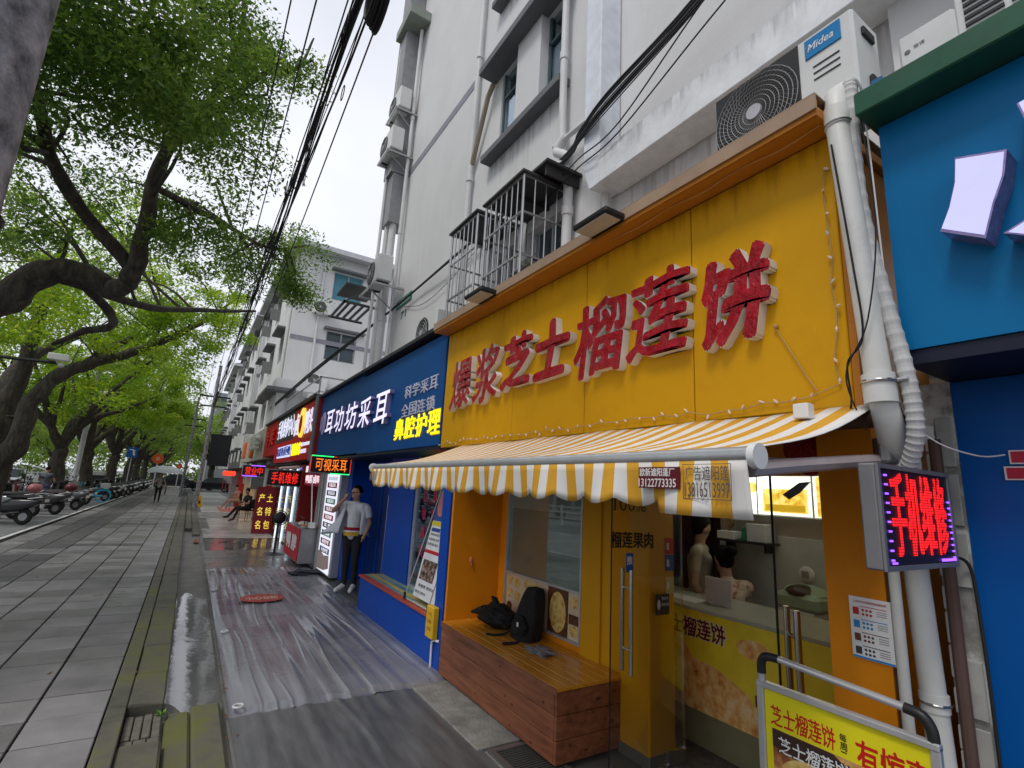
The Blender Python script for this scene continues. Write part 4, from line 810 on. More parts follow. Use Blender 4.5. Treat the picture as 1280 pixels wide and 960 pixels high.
parts('leg', MB().tube([(1.99, 1.275, .25), (1.80, 1.3, .015)], .013, 8).tube([(1.99, 1.275, .3), (2.2, 1.3, .015)], .013, 8), tube_m, ab); parts('leg', MB().tube([(1.99, .73, .25), (1.80, .70, .015)], .013, 8).tube([(1.99, .73, .3), (2.2, .70, .015)], .013, 8), tube_m, ab)
rp_ = mat('print_red', (.5, .015, .01), .4)
mb = text('芝士榴莲饼', (1.985, 1.125, 1.035), .225, .07, '-x', .001, .012, warp=.012)
text('有惊喜', (1.985, .845, 1.02), .21, .10, '-x', .001, .02, warp=.012, mb=mb); part('lettering', mb, rp_, ab)
mb = MB(); [text(c, (1.985, .987, 1.052-.027*i), .022, .024, '-x', .001, .01, mb=mb) for i, c in enumerate('每周二')]; part('small_lettering', mb, tb, ab)
part('photo_print', B(1.9838, 1.9845, .76, 1.235, .45, .99), ramp_mat('board_photo', 'noise', [(.3, (.05, .015, .01)), (.45, (.35, .12, .04)), (.6, (.62, .35, .12)), (.8, (.75, .6, .3))], scale=9, rough=.3), ab)
part('photo_band', MB().prism([(1.235, .989), (1.02, .989), (.90, .91), (1.235, .93)], 'x', 1.983, 1.9836), mat('band_dark', (.05, .025, .02), .4), ab)
mb = MB(); oval(mb, 1.9826, 1.1, .85, .11, .075); part('photo_print', mb, cake, ab)
part('lettering', text('芝士榴莲饼', (1.982, 1.09, .945), .24, .055, '-x', .001, .01, warp=.012), white, ab)
part('lettering_edge', text('芝士榴莲饼', (1.9825, 1.09, .945), .252, .062, '-x', .0005, .04, warp=.012), tb, ab)
# ============================================================ THE WHITE BUILDINGS
wal = mat('white_render', (.67, .67, .67), .8, var=.05, scale=1.1, streak=.5, scol=(.42, .41, .39), dirt=.22, dscale=.8, dcol=(.55, .55, .55), bump=.12, bscale=25, stretch=(1, 1, .7))
greyb = mat('grey_band', (.27, .27, .31), .8); grys = mat('grey_trim', (.15, .155, .165), .7, var=.1, dirt=.15)
pipew = mat('pipe_white', (.66, .66, .66), .5, var=.06, dirt=.3, dscale=3, dcol=(.28, .27, .25))
glz = mat('window_glass', (.06, .09, .11), .06, spec=.9, var=.15, scale=2); curt = mat('curtain_blue', (.10, .28, .36), .8, var=.2, scale=6, stretch=(8, 8, .2)); pale = mat('sky_pale_blind', (.55, .62, .66), .5, var=.12, scale=3)  # pale tone of the blinds also paints in sky reflected by the upper panes
b = thing('apartment_building', 'white rendered apartment block rising above the yellow and blue shops', 'building', (6, 3, 0))
floors = [6.66, 9.46, 12.26]
holes = [(4.62-.45, 5.78, z_, z_+1.34) for z_ in floors]+[(4.08, 4.84, 3.75, 4.95), (5.1, 5.75, 3.9, 4.95)]
mb = MB(); wall_cells(mb, 'x', 3.1, .95, 10.0, 3.45, 14.5, holes, .18); wall_cells(mb, 'y', 10.0, 3.1, 12, 3.4, 14.5, [], .1)
mb.quad((3.1, .95, 14.5), (12, .95, 14.5), (12, 10, 14.5), (3.1, 10, 14.5)); wall_cells(mb, 'x', 3.1, 5.0, 10.0, 2.4, 3.449, [])
part('wall', mb, wal, b)
stn = stain_mat('stain_grey', (.28, .275, .26), .3, 9)
for a_, b_, c_, d_ in ((4.15, 5.98, 5.7, 6.545), (4.15, 5.98, 8.7, 9.345), (.6, 3.15, 3.75, 4.655), (6.62, 9.9, 12.9, 14.4)): part('drip_stain', MB().quad((3.0985, a_, c_), (3.0985, b_, c_), (3.0985, b_, d_), (3.0985, a_, d_)), stn, b)
part('drip_stain', MB().quad((2.798, .6, 4.68), (2.798, 3.2, 4.68), (2.798, 3.2, 4.965), (2.798, .6, 4.965)), stn, b)
part('corner_bay', MB().box(2.78, 3.9, -1.2, .55, 3.48, 14.4).box(3.0, 3.9, .552, .949, 3.48, 14.4), wal, b)
part('colour_band', B(3.092, 3.099, 6.56, 9.99, 8.52, 8.68), greyb, b)
for i, z_ in enumerate(floors):
    o = part('window', MB().box(3.13, 3.16, 4.17, 4.21, z_, z_+1.34).box(3.13, 3.16, 4.58, 4.62, z_, z_+1.34).box(3.13, 3.16, 5.2, 5.24, z_, z_+1.34).box(3.13, 3.16, 5.74, 5.78, z_, z_+1.34).box(3.13, 3.16, 4.21, 5.74, z_, z_+.04).box(3.13, 3.16, 4.21, 5.74, z_+.9, z_+.94), mat('frame_teal', (.06, .10, .11), .4), b)
    part('pane', B(3.165, 3.17, 4.21, 5.74, z_+.041, z_+1.34), glass('upper_glass', (.8, .88, .9), .4, .45), o)
    part('blind', B(3.18, 3.19, 4.21, 5.74, z_+.041, z_+.88), pale, o); part('room_behind', B(3.2, 3.22, 4.21, 5.74, z_+.881, z_+1.34), mat('window_dark', (.05, .07, .08), .3), o)
    part('window_pier', B(3.0, 3.162, 4.62, 5.2, z_-.001, z_+1.36), wal, b)
    part('window_sill', B(2.93, 3.19, 4.1, 6.02, z_-.11, z_-.002, b=.008), grys, b)
    part('window_hood', B(2.80, 3.19, 3.95, 6.02, z_+1.345, z_+1.47, b=.008), grys, b)
for y0_, y1_, z0_, z1_ in ((4.08, 4.84, 3.75, 4.95), (5.1, 5.75, 3.9, 4.95)):
    o = part('window', MB().box(3.2, 3.24, y0_, y0_+.04, z0_, z1_).box(3.2, 3.24, y1_-.04, y1_, z0_, z1_).box(3.2, 3.24, (y0_+y1_)/2-.02, (y0_+y1_)/2+.02, z0_, z1_).box(3.2, 3.24, y0_+.04, y1_-.04, z0_, z0_+.04), mat('frame_white', (.45, .45, .45)), b)
    part('pane', B(3.245, 3.25, y0_+.04, y1_-.04, z0_+.04, z1_), glz, o)
part('ledge', MB().box(2.80, 3.09, .56, 3.22, 4.66, 4.97, b=.006), mat('ledge_white', (.74, .76, .78), .6, dirt=.3, dscale=2, streak=.5, scol=(.3, .3, .28)), b)
part('ledge_mortar_joint', MB().box(2.93, 3.098, .56, 3.15, 5.0, 5.10), mat('old_mortar', (.2, .2, .2), .9, var=.5, scale=15, bump=.8, bscale=20), b)  # rough grey mortar strip along the top of the ledge
part('roof_edge', MB().box(2.6, 3.1, 9.5, 10.5, 12.35, 12.6, b=.01).box(2.5, 12, -1, 10.3, 14.5, 14.7), mat('eave_greenish', (.28, .31, .27), .8), b)
part('service_bay', MB().box(2.72, 3.6, 10.02, 10.55, 8.6, 14.4).box(2.78, 3.6, 10.02, 10.5, 7.4, 8.58), mat('bay_grey', (.3, .3, .31), .7), b)
# pipes on the facade
def fpipe(label, pts, r, collars=(), name='drain_pipe'):
    t_ = thing(name, label, 'pipe', tuple(pts[0])); part('pipe_run', MB().tube(smooth_path(pts, 4) if len(pts) > 2 else pts, r, 10), pipew, t_, smooth=True)
    if collars:
        mb = MB(); [part('collar', MB().tube([(c[0], c[1], c[2]-.05), (c[0], c[1], c[2]+.05)], r*1.22, 10), pipew, t_, smooth=True) for c in collars]
fpipe('white drain pipe beside the upper window hood on the white wall', [(3.02, 6.56, 3.6), (3.02, 6.54, 5.69), (3.02, 6.46, 14.4)], .045, [(3.02, 6.54, 5.7), (3.02, 6.52, 6.6), (3.02, 6.5, 8.9), (3.02, 6.48, 11.5)])
one('branch_pipe', MB().tube([(3.03, 6.5, 6.85), (3.0, 6.05, 7.75), (3.04, 5.98, 7.95)], .04, 8), mat('mossy_pipe', (.28, .24, .18), .7, dirt=.5), 'stained slanting pipe joining the drain pipe under the window hood', 'pipe', (3.03, 6.5, 6.85), smooth=True)
fpipe('white drain pipe running down past the right side of the upper window', [(3.0, 4.10, 14.4), (3.0, 4.09, 7), (3.0, 4.06, 5.7)], .045, [(3.0, 4.09, 6.9), (3.0, 4.09, 8.6), (3.0, 4.1, 11)])
fpipe('white drain pipe between the window cages and the square duct', [(3.0, 3.92, 5.35), (3.0, 3.93, 4.9), (3.0, 3.94, 3.6)], .055, [(3.0, 3.92, 5.2), (3.0, 3.93, 4.78)])
fpipe('short white pipe under the square duct end', [(3.0, 3.33, 4.72), (3.0, 3.33, 3.6)], .04)
t_ = thing('square_duct', 'square white duct coming down the wall to the ledge', 'duct', (2.9, 3.35, 4.7)); part('duct_run', B(2.82, 3.09, 3.23, 3.46, 4.98, 14.3, b=.006), mat('duct_white', (.72, .75, .80), .5), t_); part('duct_foot', MB().prism([(3.46, 4.975), (3.23, 4.975), (3.23, 4.68), (3.36, 4.68)], 'x', 2.82, 3.09), mat('duct_white', (.6, .6, .6)), t_)
fpipe('wavy ribbed white trap pipe clutter near the cables', [(3.0, 4.0, 5.75), (2.97, 4.12, 5.62), (2.95, 4.0, 5.5), (2.98, 3.9, 5.38), (2.95, 4.2, 5.42), (2.95, 4.42, 5.38)], .055, name='trap_pipe')
fpipe('grey rail pipe running under the wall beside the square duct', [(2.98, 4.2, 5.72), (2.98, 3.47, 5.68)], .03, name='rail_pipe')
one('wall_bracket_shelf', MB().box(2.62, 3.09, 3.80, 4.55, 5.17, 5.2).box(2.65, 3.09, 3.85, 3.88, 5.05, 5.169).box(2.65, 3.09, 4.4, 4.43, 5.05, 5.169), mat('shelf_black', (.04, .04, .04), .6), 'dark steel shelf fixed above the larger window cage', 'shelf', (3.0, 4.2, 5.1))
for k, (x_, y_, r_, l_) in enumerate(((2.93, 10.12, .075, 'thick white drain pipe at the far corner of the white building'), (2.85, 10.3, .05, 'thinner pipe left of the thick corner drain pipe'), (3.0, 9.78, .04, 'slim white pipe just right of the corner on the white building'), (2.75, 10.42, .035, 'outermost slim pipe at the far corner of the building'))):
    fpipe(l_, [(x_, y_, 12.3), (x_, y_, 3.3)], r_, [(x_, y_, 5.2+k*.3), (x_, y_, 7.9-k*.4), (x_, y_, 9.9)], 'corner_pipe')
# ---- window cages
steel = mat('cage_steel', (.42, .42, .42), .3, .8, var=.1); cr_roof = mat('cage_roof', (.05, .05, .052), .6)
def cage(y0, y1, z0, z1, label):
    t_ = thing('window_cage', label, 'window cage', (2.5, y0, z0), group='steel security cages over the windows')
    for z_ in (z0, (z0*.62+z1*.38), (z0*.3+z1*.7), z1-.02):
        part('rail', MB().box(2.49, 2.515, y0, y1, z_, z_+.02).box(2.515, 3.09, y0, y0+.02, z_, z_+.02).box(2.515, 3.09, y1-.02, y1, z_, z_+.02), steel, t_)
    n_ = max(4, int((y1-y0)/.115))
    for i in range(n_+1): y_ = y0+.01+(y1-y0-.02)*i/n_; part('bar', MB().tube([(2.50, y_, z0), (2.50, y_, z1)], .016 if i in (0, n_) else .0085, 6), steel, t_)
    for i in range(1, 5):
        x_ = 2.5+.145*i; part('bar', MB().tube([(x_, y0+.01, z0), (x_, y0+.01, z1)], .0085, 6), steel, t_); part('bar', MB().tube([(x_, y1-.01, z0), (x_, y1-.01, z1)], .0085, 6), steel, t_)
    part('cage_roof', B(2.46, 3.09, y0-.03, y1+.03, z1, z1+.025), cr_roof, t_)
    part('cage_floor', B(2.50, 3.09, y0, y1, z0-.02, z0), cr_roof, t_)
cage(4.03, 4.86, 3.60, 5.10, 'larger steel bar window cage with black roof above the yellow sign')
cage(5.06, 5.80, 3.60, 5.13, 'smaller steel bar window cage with black roof left of the larger one')
bot = MB()
for i in range(6): bot.tube([(2.7+random.uniform(0, .2), 4.1+i*.06, 4.15), (2.72, 4.1+i*.06, 4.22), (2.72, 4.1+i*.06, 4.27)], [.025, .025, .01], 8)
bot.box(2.65, 3.0, 4.06, 4.5, 4.13, 4.149)
one('bottles', bot, mat('bottle_dark', (.08, .08, .07), .2), 'few bottles kept on a board inside the larger window cage', 'bottles', (2.7, 4.2, 4.1))
# ---- air conditioners
acw = mat('ac_white', (.66, .67, .66), .42, var=.04, dirt=.15, dscale=5, dcol=(.4, .38, .33)); acd = mat('ac_dark', (.025, .026, .028), .6); acg = mat('ac_wire', (.34, .34, .34), .4)
def ac_local(detail=True):
    """front faces -x, fan on the +y side; base centre at the origin"""
    P_ = {}
    P_['body'] = (MB().box(-.14, .14, -.40, .40, 0, .55, b=.015), acw)
    P_['fan_panel'] = (MB().prism([(.13+.245*math.cos(a*PI/20), .28+.245*math.sin(a*PI/20)) for a in range(40)] if not detail else [(-.13, .03), (.385, .03), (.385, .53), (-.13, .53)], 'x', -.146, -.141), acd)
    g_ = MB()
    for k in range(1, 10 if detail else 5): g_.torus((-.158, .13, .28), (.026 if detail else .05)*k+.02, .0022 if detail else .005, 'x', 32 if detail else 16, 4)
    for k in range(48 if detail else 12):
        a = 2*PI*k/(48 if detail else 12); r1 = .245
        g_.tube([(-.158, .13+.05*math.cos(a), .28+.05*math.sin(a)), (-.158, .13+.15*math.cos(a+.25), .28+.15*math.sin(a+.25)), (-.155, .13+r1*math.cos(a+.6), .28+r1*math.sin(a+.6))], .0012 if detail else .004, 3, caps=False)
    P_['fan_grille'] = (g_, acg)
    P_['fan_hub'] = (MB().tube([(-.16, .13, .28), (-.168, .13, .28)], .045, 20), mat('hub_grey', (.45, .45, .48), .4))
    P_['feet'] = (MB().box(-.12, .12, -.3, -.26, -.03, 0).box(-.12, .12, .26, .3, -.03, 0), acd)
    return P_
def ac(label, loc, rz=0, sc=1, detail=False, group='air conditioner units on the walls'):
    t_ = thing('air_conditioner', label, 'air conditioner', loc, rz, group, local=True); t_.scale = (sc,)*3
    for n_, (mb_, m_) in ac_local(detail).items(): part(n_, mb_, m_, t_)
    return t_
a0 = ac('white air conditioner with spiral fan grille and blue brand badge on the yellow sign', (2.40, 1.22, 3.60), 0, .92, True)
part('badge', B(-.1475, -.142, -.345, -.165, .40, .52, b=.01), mat('badge_blue', (.01, .20, .48), .3), a0)
part('lettering', text('Midea', (-.148, -.25, .46), .13, .045, '-x', .001, .01, shear=.2, mb=MB().torus((-.1485, -.182, .46), .015, .003, 'x', 16, 4, a0=.6, a1=5)), white, a0)
parts('vent_slot', MB().box(-.1445, -.141, -.33, -.20, .33, .337).box(-.1445, -.141, -.33, -.20, .29, .297).box(-.1445, -.141, -.33, -.20, .25, .257), acd, a0)
parts('side_handle', MB().box(-.06, .06, -.415, -.401, .42, .47, b=.004).box(-.02, .1, -.42, -.401, .1, .2, b=.006), acd, a0)
pa = ac('small white air conditioner standing on the blue ear care sign', (2.62, 6.45, 3.68), 0, .92)
ac('white air conditioner on a bracket at the building corner, topmost of three', (2.78, 10.1, 10.05), R(0), .95)
ac('white air conditioner on a bracket at the building corner, middle of three', (2.7, 10.1, 8.95), R(0), 1.0)
ac('white air conditioner on a bracket at the building corner, lowest of three', (2.66, 9.75, 5.75), R(0), 1.0)
for z_, x_, l_ in ((10.0, 2.78, 'topmost'), (8.9, 2.7, 'middle'), (5.70, 2.66, 'lowest')):
    one('ac_bracket', MB().box(x_-.2, 3.09, 9.72 if z_ > 6 else 9.4, 9.76 if z_ > 6 else 9.44, z_-.04, z_).box(x_-.2, 3.09, 10.4, 10.44, z_-.04, z_).tube([(x_-.15, 9.8, z_-.03), (3.05, 9.8, z_-.4)], .015, 6).box(x_-.2, x_-.17, 9.76, 10.4, z_-.04, z_), steel, 'steel bracket carrying the %s corner air conditioner' % l_, 'bracket', (x_, 10, z_))
one('wall_rack', MB().box(2.2, 2.24, 10.6, 11.9, 5.55, 5.6).box(2.2, 2.95, 10.6, 10.64, 5.55, 5.6).box(2.2, 2.95, 11.86, 11.9, 5.55, 5.6).box(2.3, 2.36, 10.64, 11.86, 5.56, 5.58).box(2.45, 2.51, 10.64, 11.86, 5.56, 5.58).box(2.6, 2.66, 10.64, 11.86, 5.56, 5.58).box(2.75, 2.81, 10.64, 11.86, 5.56, 5.58).tube([(2.2, 10.62, 5.57), (2.95, 10.62, 6.1)], .015, 6).box(2.25, 2.95, 10.8, 11.7, 6.05, 6.09), mat('rack_dark', (.06, .06, .06), .6), 'dark steel drying rack jutting from the far building corner', 'rack', (2.6, 11, 5.5))
bx = thing('white_unit', 'white boxed unit with small logo standing on the green cap', 'air conditioner', (2.55, .66, 3.5)); part('body', B(2.5, 2.85, .56, .77, 3.48, 3.98, b=.012), acw, bx); part('logo', MB().ell((2.498, .735, 3.88), (.002, .012, .012), 12, 6), mat('logo_grey', (.15, .16, .17)), bx); part('lettering', text('空调', (2.499, .69, 3.89), .04, .018, '-x', .001, 0), mat('logo_grey', (.2, .2, .2)), bx)
lv = thing('louvre_vent', 'white louvred vent panel standing above the green steel cap', 'vent', (2.5, .45, 3.75)); part('frame', B(2.25, 2.27, .22, .5, 3.5, 4.05, b=.004), acw, lv)
mb = MB()
for i in range(14): mb.box(2.243, 2.249, .365, .475, 3.6+i*.03, 3.614+i*.03); mb.box(2.243, 2.249, .24, .345, 3.6+i*.03, 3.614+i*.03)
parts('slat', mb, acd, lv)
one('tap', MB().tube([(2.35, .82, 3.56), (2.3, .82, 3.6), (2.3, .80, 3.64)], .014, 8).box(2.28, 2.34, .77, .81, 3.64, 3.66), mat('tap_blue', (.02, .12, .3)), 'small blue valve tap behind the pipe top', 'tap', (2.3, .8, 3.6))
# street number plaque
t_ = thing('street_plaque', 'small green street name plate on the white wall above the blue sign', 'plaque', (3.09, 9.3, 5.3)); part('plate', B(3.08, 3.094, 8.9, 9.75, 5.33, 5.50), mat('plate_green', (.03, .22, .15), .4), t_); part('lettering', text('祥德路公房', (3.079, 9.32, 5.415), .7, .12, '-x', .001, 0), white, t_); part('number', text('71', (3.095, 9.3, 5.12), .3, .16, '-x', .001, .01), mat('plate_dark', (.03, .1, .09), .5), t_)
# ---- far end wall with hipped roof: second building
def far_building(label, x0, x1, y0, y1, h_, gable=True, nfloor=4):
    b = thing('apartment_building', label, 'building', ((x0+x1)/2, y0, 0)); mb = MB(); zf = [h_-1.95-2.75*i for i in range(nfloor)]
    hs = [(x0+(1.45 if gable else 1), x0+2.75, z_, z_+1.3) for z_ in zf]
    wall_cells(mb, 'y', y0, x0, x1, 3, h_, hs, .15); fh = []
    for z_ in zf:
        for k in range(int((y1-y0)//3.6)): fh.append((y0+1.2+3.6*k, y0+2.9+3.6*k, z_, z_+1.3))
    wall_cells(mb, 'x', x0, y0, y1, 3, h_, fh, .15); part('wall', mb, wal, b)
    part('colour_band', MB().box(x0+.02, x1, y0-.012, y0-.003, h_-4.05, h_-3.85), greyb, b)
    for q in hs:
        o = part('window', MB().box(q[0], q[1], y0+.1, y0+.13, q[2], q[2]+.05).box(q[0], q[0]+.05, y0+.1, y0+.13, q[2], q[3]).box((q[0]+q[1])/2-.03, (q[0]+q[1])/2+.03, y0+.1, y0+.13, q[2], q[3]).box(q[1]-.05, q[1], y0+.1, y0+.13, q[2], q[3]), mat('frame_white', (.5, .5, .5)), b)
        part('pane', B(q[0], q[1], y0+.135, y0+.14, q[2], q[3]), curt if random.random() < .5 else glz, o); part('window_hood', B(q[0]-.15, q[1]+.3, y0-.35, y0-.002, q[3]+.02, q[3]+.1), grys, b)
    for q in fh:
        o = part('window', MB().box(x0+.1, x0+.13, q[0], q[1], q[2], q[2]+.05).box(x0+.1, x0+.13, (q[0]+q[1])/2-.04, (q[0]+q[1])/2+.04, q[2], q[3]), mat('frame_white', (.5, .5, .5)), b)
        part('pane', B(x0+.135, x0+.14, q[0], q[1], q[2], q[3]), glz, o); part('window_hood', B(x0-.4, x0-.002, q[0]-.1, q[1]+.1, q[3]+.03, q[3]+.12), grys, b)
        if random.random() < .5: part('window_grille', MB().box(x0-.45, x0-.42, q[0], q[1], q[2]-.1, q[2]-.05).box(x0-.45, x0-.42, q[0], q[1], q[2]+.5, q[2]+.53).box(x0-.45, x0-.002, q[0]-.0, q[0]+.03, q[2]-.1, q[2]+.5), mat('grille_grey', (.2, .2, .2)), b)
    e = .55; o = part('eave', B(x0-e, x1+e, y0-e, y1+e, h_, h_+.22), mat('eave_white', (.55, .56, .58), .7), b)
    zr = h_+.222; xm = (x0+x1)/2; rh = 1.9
    roofm = ramp_mat('roof_tiles', 'wave', [(.2, (.05, .05, .055)), (.6, (.12, .12, .125)), (.9, (.17, .17, .175))], scale=2.2, rough=.8, stretch=(1, 1, 1), dist=.3, bump=.6)
    k = (x1-x0)/2+e; part('roof', MB().add([(x0-e, y0-e, zr), (x1+e, y0-e, zr), (x1+e, y1+e, zr), (x0-e, y1+e, zr), (xm, y0-e+k, zr+rh), (xm, y1+e-k, zr+rh)], [(0, 1, 4), (1, 2, 5, 4), (2, 3, 5), (3, 0, 4, 5)]), roofm, b)
    part('drain_run', MB().tube([(x0+1.0, y0-.06, h_), (x0+1.0, y0-.06, 3.6)], .05, 8).tube([(x0-.06, y0+.4, h_), (x0-.06, y0+.4, 3.4)], .06, 8).tube([(x0-.06, y0+.8, h_), (x0-.06, y0+.8, 3.4)], .04, 8), pipew, b)
    return b
far_building('second white apartment block with grey hipped roof beyond the gap', 2.62, 12, 22.2, 33, 11.6)
far_building('third white apartment block, taller and partly hidden by the second', 2.7, 11, 37, 52, 12.4)
far_building('farthest white apartment block above the end of the shops', 2.6, 11, 57, 75, 12.6)
one('grey_tower', MB().box(2, 14, 95, 110, 0, 14).box(1.6, 14.4, 94.6, 110.4, 14, 15), mat('tower_grey', (.25, .27, .29), .7), 'dark grey building far off at the end of the street', 'building', (8, 100, 0))
for i, (x_, z_) in enumerate(((3.75, 9.35), (3.9, 6.15))): ac('air conditioner under a window on the second building, %s one' % ('upper', 'lower')[i], (x_, 22.0, z_-.55), R(90), 1.0)
ac('air conditioner on the roof of the red shop sign by the railing', (2.9, 15.3, 3.75), R(60), .9)
one('balcony_rail', MB().box(2.6, 2.63, 14.2, 20, 4.55, 4.59).box(2.6, 2.63, 14.2, 20, 4.15, 4.18).box(2.6, 2.64, 14.2, 14.24, 3.7, 4.59).box(2.6, 2.64, 17, 17.04, 3.7, 4.59).box(2.6, 5, 14.2, 14.23, 4.55, 4.59).box(2.6, 5, 14.2, 14.23, 4.15, 4.18).box(4.2, 4.24, 14.2, 14.24, 3.7, 4.59).box(2.6, 2.64, 19.96, 20, 3.7, 4.59), steel, 'thin steel railing on the flat roof above the red sign', 'railing', (2.6, 17, 3.7))
one('low_wall_block', MB().box(2.7, 7, 12.2, 22.1, 3.3, 3.68).box(5.0, 9, 10.6, 22.1, 0, 3.65), wal, 'low flat roofed white extension joining the two buildings', 'building', (5, 16, 0))
cn = thing('door_canopy', 'grey flat canopy on the second building over the red sign', 'canopy', (2.2, 19.5, 4.9)); part('slab', MB().box(1.9, 2.9, 20.2, 23.5, 5.0, 5.12), grys, cn); part('upstand', MB().box(2.2, 4, 20.5, 23.5, 5.122, 5.5).box(2.3, 2.6, 20.8, 23.2, 3.7, 4.99), wal, cn)
# ============================================================ BLUE EAR-CARE SHOP
nav = mat('sign_navy', (.004, .07, .25), .42, var=.06, scale=1.5, dirt=.08, spec=.15); navw = mat('wall_blue', (.003, .06, .38), .42, var=.07, scale=1.5, dirt=.08, spec=.2); navd = mat('door_blue', (.010, .035, .17), .3)
bs = thing('shop_sign', 'navy blue ear care signboard with glowing white and yellow Chinese characters', 'sign', (2.2, 8, 2.2))
part('sign_panel', B(2.2, 2.9, 4.99, 8.2, 2.24, 3.50), nav, bs); part('sign_panel', B(2.2, 2.9, 8.205, 11.32, 2.26, 3.55), nav, bs)
part('top_cap', B(2.12, 2.95, 4.99, 11.34, 3.555, 3.60), mat('cap_dark', (.03, .03, .035), .5), bs)
lit = glow('white_letter_glow', (.80, .76, 1.0), .8); vs_ = mat('letter_side_violet', (.25, .22, .45), .4); yl = glow('yellow_letter_glow', (1, .80, .01), .95); ylh = glow('yellow_halo', (.6, .42, .0), .45); pw_ = mat('letter_pale', (.55, .56, .68), .4)
for c, y, z, w_, h_ in (('耳', 10.12, 2.91, .62, .46), ('功', 9.38, 2.90, .64, .46), ('坊', 8.56, 2.89, .72, .46), ('采', 7.76, 2.86, .62, .46), ('耳', 6.94, 2.84, .60, .46)):
    part('sign_character', text(c, (2.2, y, z), w_, h_, '-x', .07, .014, m=0, mf=1, shear=.12), [vs_, lit], bs)
part('logo', MB().ell((2.17, 10.85, 2.95), (.03, .21, .24), 20, 10).box(2.12, 2.139, 10.80, 10.90, 2.80, 3.08), mat('logo_lilac', (.4, .35, .62), .4), bs, smooth=True)
text_parts('small_character', '科学采耳', (2.2, 5.67, 2.965), 1.08, .165, '-x', .012, .004, pw_, bs); text_parts('small_character', '全国连锁', (2.2, 5.72, 2.73), 1.1, .165, '-x', .012, .004, pw_, bs)
text_parts('yellow_halo', '鼻腔护理', (2.199, 5.72, 2.50), 1.48, .29, '-x', .002, .02, ylh, bs, .06); text_parts('yellow_character', '鼻腔护理', (2.1965, 5.72, 2.50), 1.48, .27, '-x', .010, .008, yl, bs)
es_ = thing('ear_care_shop', 'blue ear care shop front with glass door, window and low wall', 'shop', (2.6, 8, 0))
part('low_wall', B(2.36, 2.9, 5.13, 7.80, 0, .45), navw, es_)
part('end_post', B(2.36, 3.0, 4.925, 5.125, 0, 2.235), navw, es_)
part('red_edge', B(2.34, 2.43, 5.13, 7.82, .452, .475), mat('ledge_red', (.42, .07, .04), .5), es_)
part('painted_ledge', B(2.432, 2.88, 5.13, 7.82, .452, .472), ramp_mat('ledge_bands', 'noise', [(.35, (.45, .28, .05)), (.5, (.2, .35, .28)), (.6, (.06, .2, .3)), (.75, (.08, .14, .22))], scale=2.2, stretch=(3, .3, 1), rough=.4), es_)
part('yellow_stripe', B(2.50, 2.56, 5.2, 7.82, .4725, .474), mat('stripe_yellow', (.5, .35, .06), .5), es_)
part('blue_post', B(2.7, 2.95, 6.85, 7.9, .473, 2.2), navw, es_); part('blue_post', B(2.6, 3.0, 9.75, 10.0, 0, 2.2), navw, es_); part('step', B(2.5, 3.4, 7.83, 9.74, .0, .06), mat('step_dark', (.07, .07, .08)), es_)
o = part('window_frame', MB().box(2.72, 2.78, 6.78, 6.845, .473, 2.2).box(2.72, 2.78, 5.13, 6.78, .473, .50), alu, es_); part('pane', B(2.74, 2.745, 5.13, 6.78, .501, 2.2), glass('blue_glass', (.7, .78, .9), .25, .3), o)
for y_, s_ in ((6.50, '过敏鼻炎'), (6.18, '耳鸣')):
    for i, c in enumerate(s_): part('window_character', text(c, (2.735, y_, 1.68-.24*i), .15, .16, '-x', .001, .012), mat('letter_red', (.45, .03, .08), .5), o)
part('window_sign', MB().box(2.70, 2.715, 6.35, 6.6, 1.80, 1.86), led_gr, o); part('window_sign', MB().box(2.70, 2.715, 6.0, 6.34, 1.80, 1.90), glow('red_glow', (1, .05, .03), 1.5), o)
part('door_frame', MB().box(2.95, 3.0, 7.9, 7.97, .06, 2.2).box(2.95, 3.0, 9.0, 9.06, .06, 2.2).box(2.95, 3.0, 9.68, 9.745, .06, 2.2).box(2.95, 3.0, 7.97, 9.68, 2.1, 2.2), navw, es_)
part('door_leaf', MB().box(2.97, 2.985, 7.975, 8.995, .08, 2.1), navd, es_); part('door_leaf', MB().box(2.97, 2.985, 9.065, 9.675, .08, 2.1), navd, es_)
part('door_handle', MB().tube([(2.90, 8.35, .35), (2.90, 8.35, 1.62)], .02, 10).tube([(2.90, 8.46, .35), (2.90, 8.46, 1.62)], .014, 8).box(2.9, 2.97, 8.33, 8.37, .6, .63).box(2.9, 2.97, 8.33, 8.37, 1.4, 1.43), stl, es_)
part('door_sticker', B(2.955, 2.962, 8.02, 8.32, .98, 1.09), mat('sticker_cyan', (.02, .2, .5), .4), es_); part('door_lettering', text('耳功坊欢迎您', (2.954, 8.17, 1.035), .26, .05, '-x', .001, 0), mat('let_pale', (.3, .5, .7)), es_)
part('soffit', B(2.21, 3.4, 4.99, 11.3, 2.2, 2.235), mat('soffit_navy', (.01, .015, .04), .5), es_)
part('inner_wall', B(3.3, 3.4, 4.99, 11.3, 0, 2.2), navd, es_)
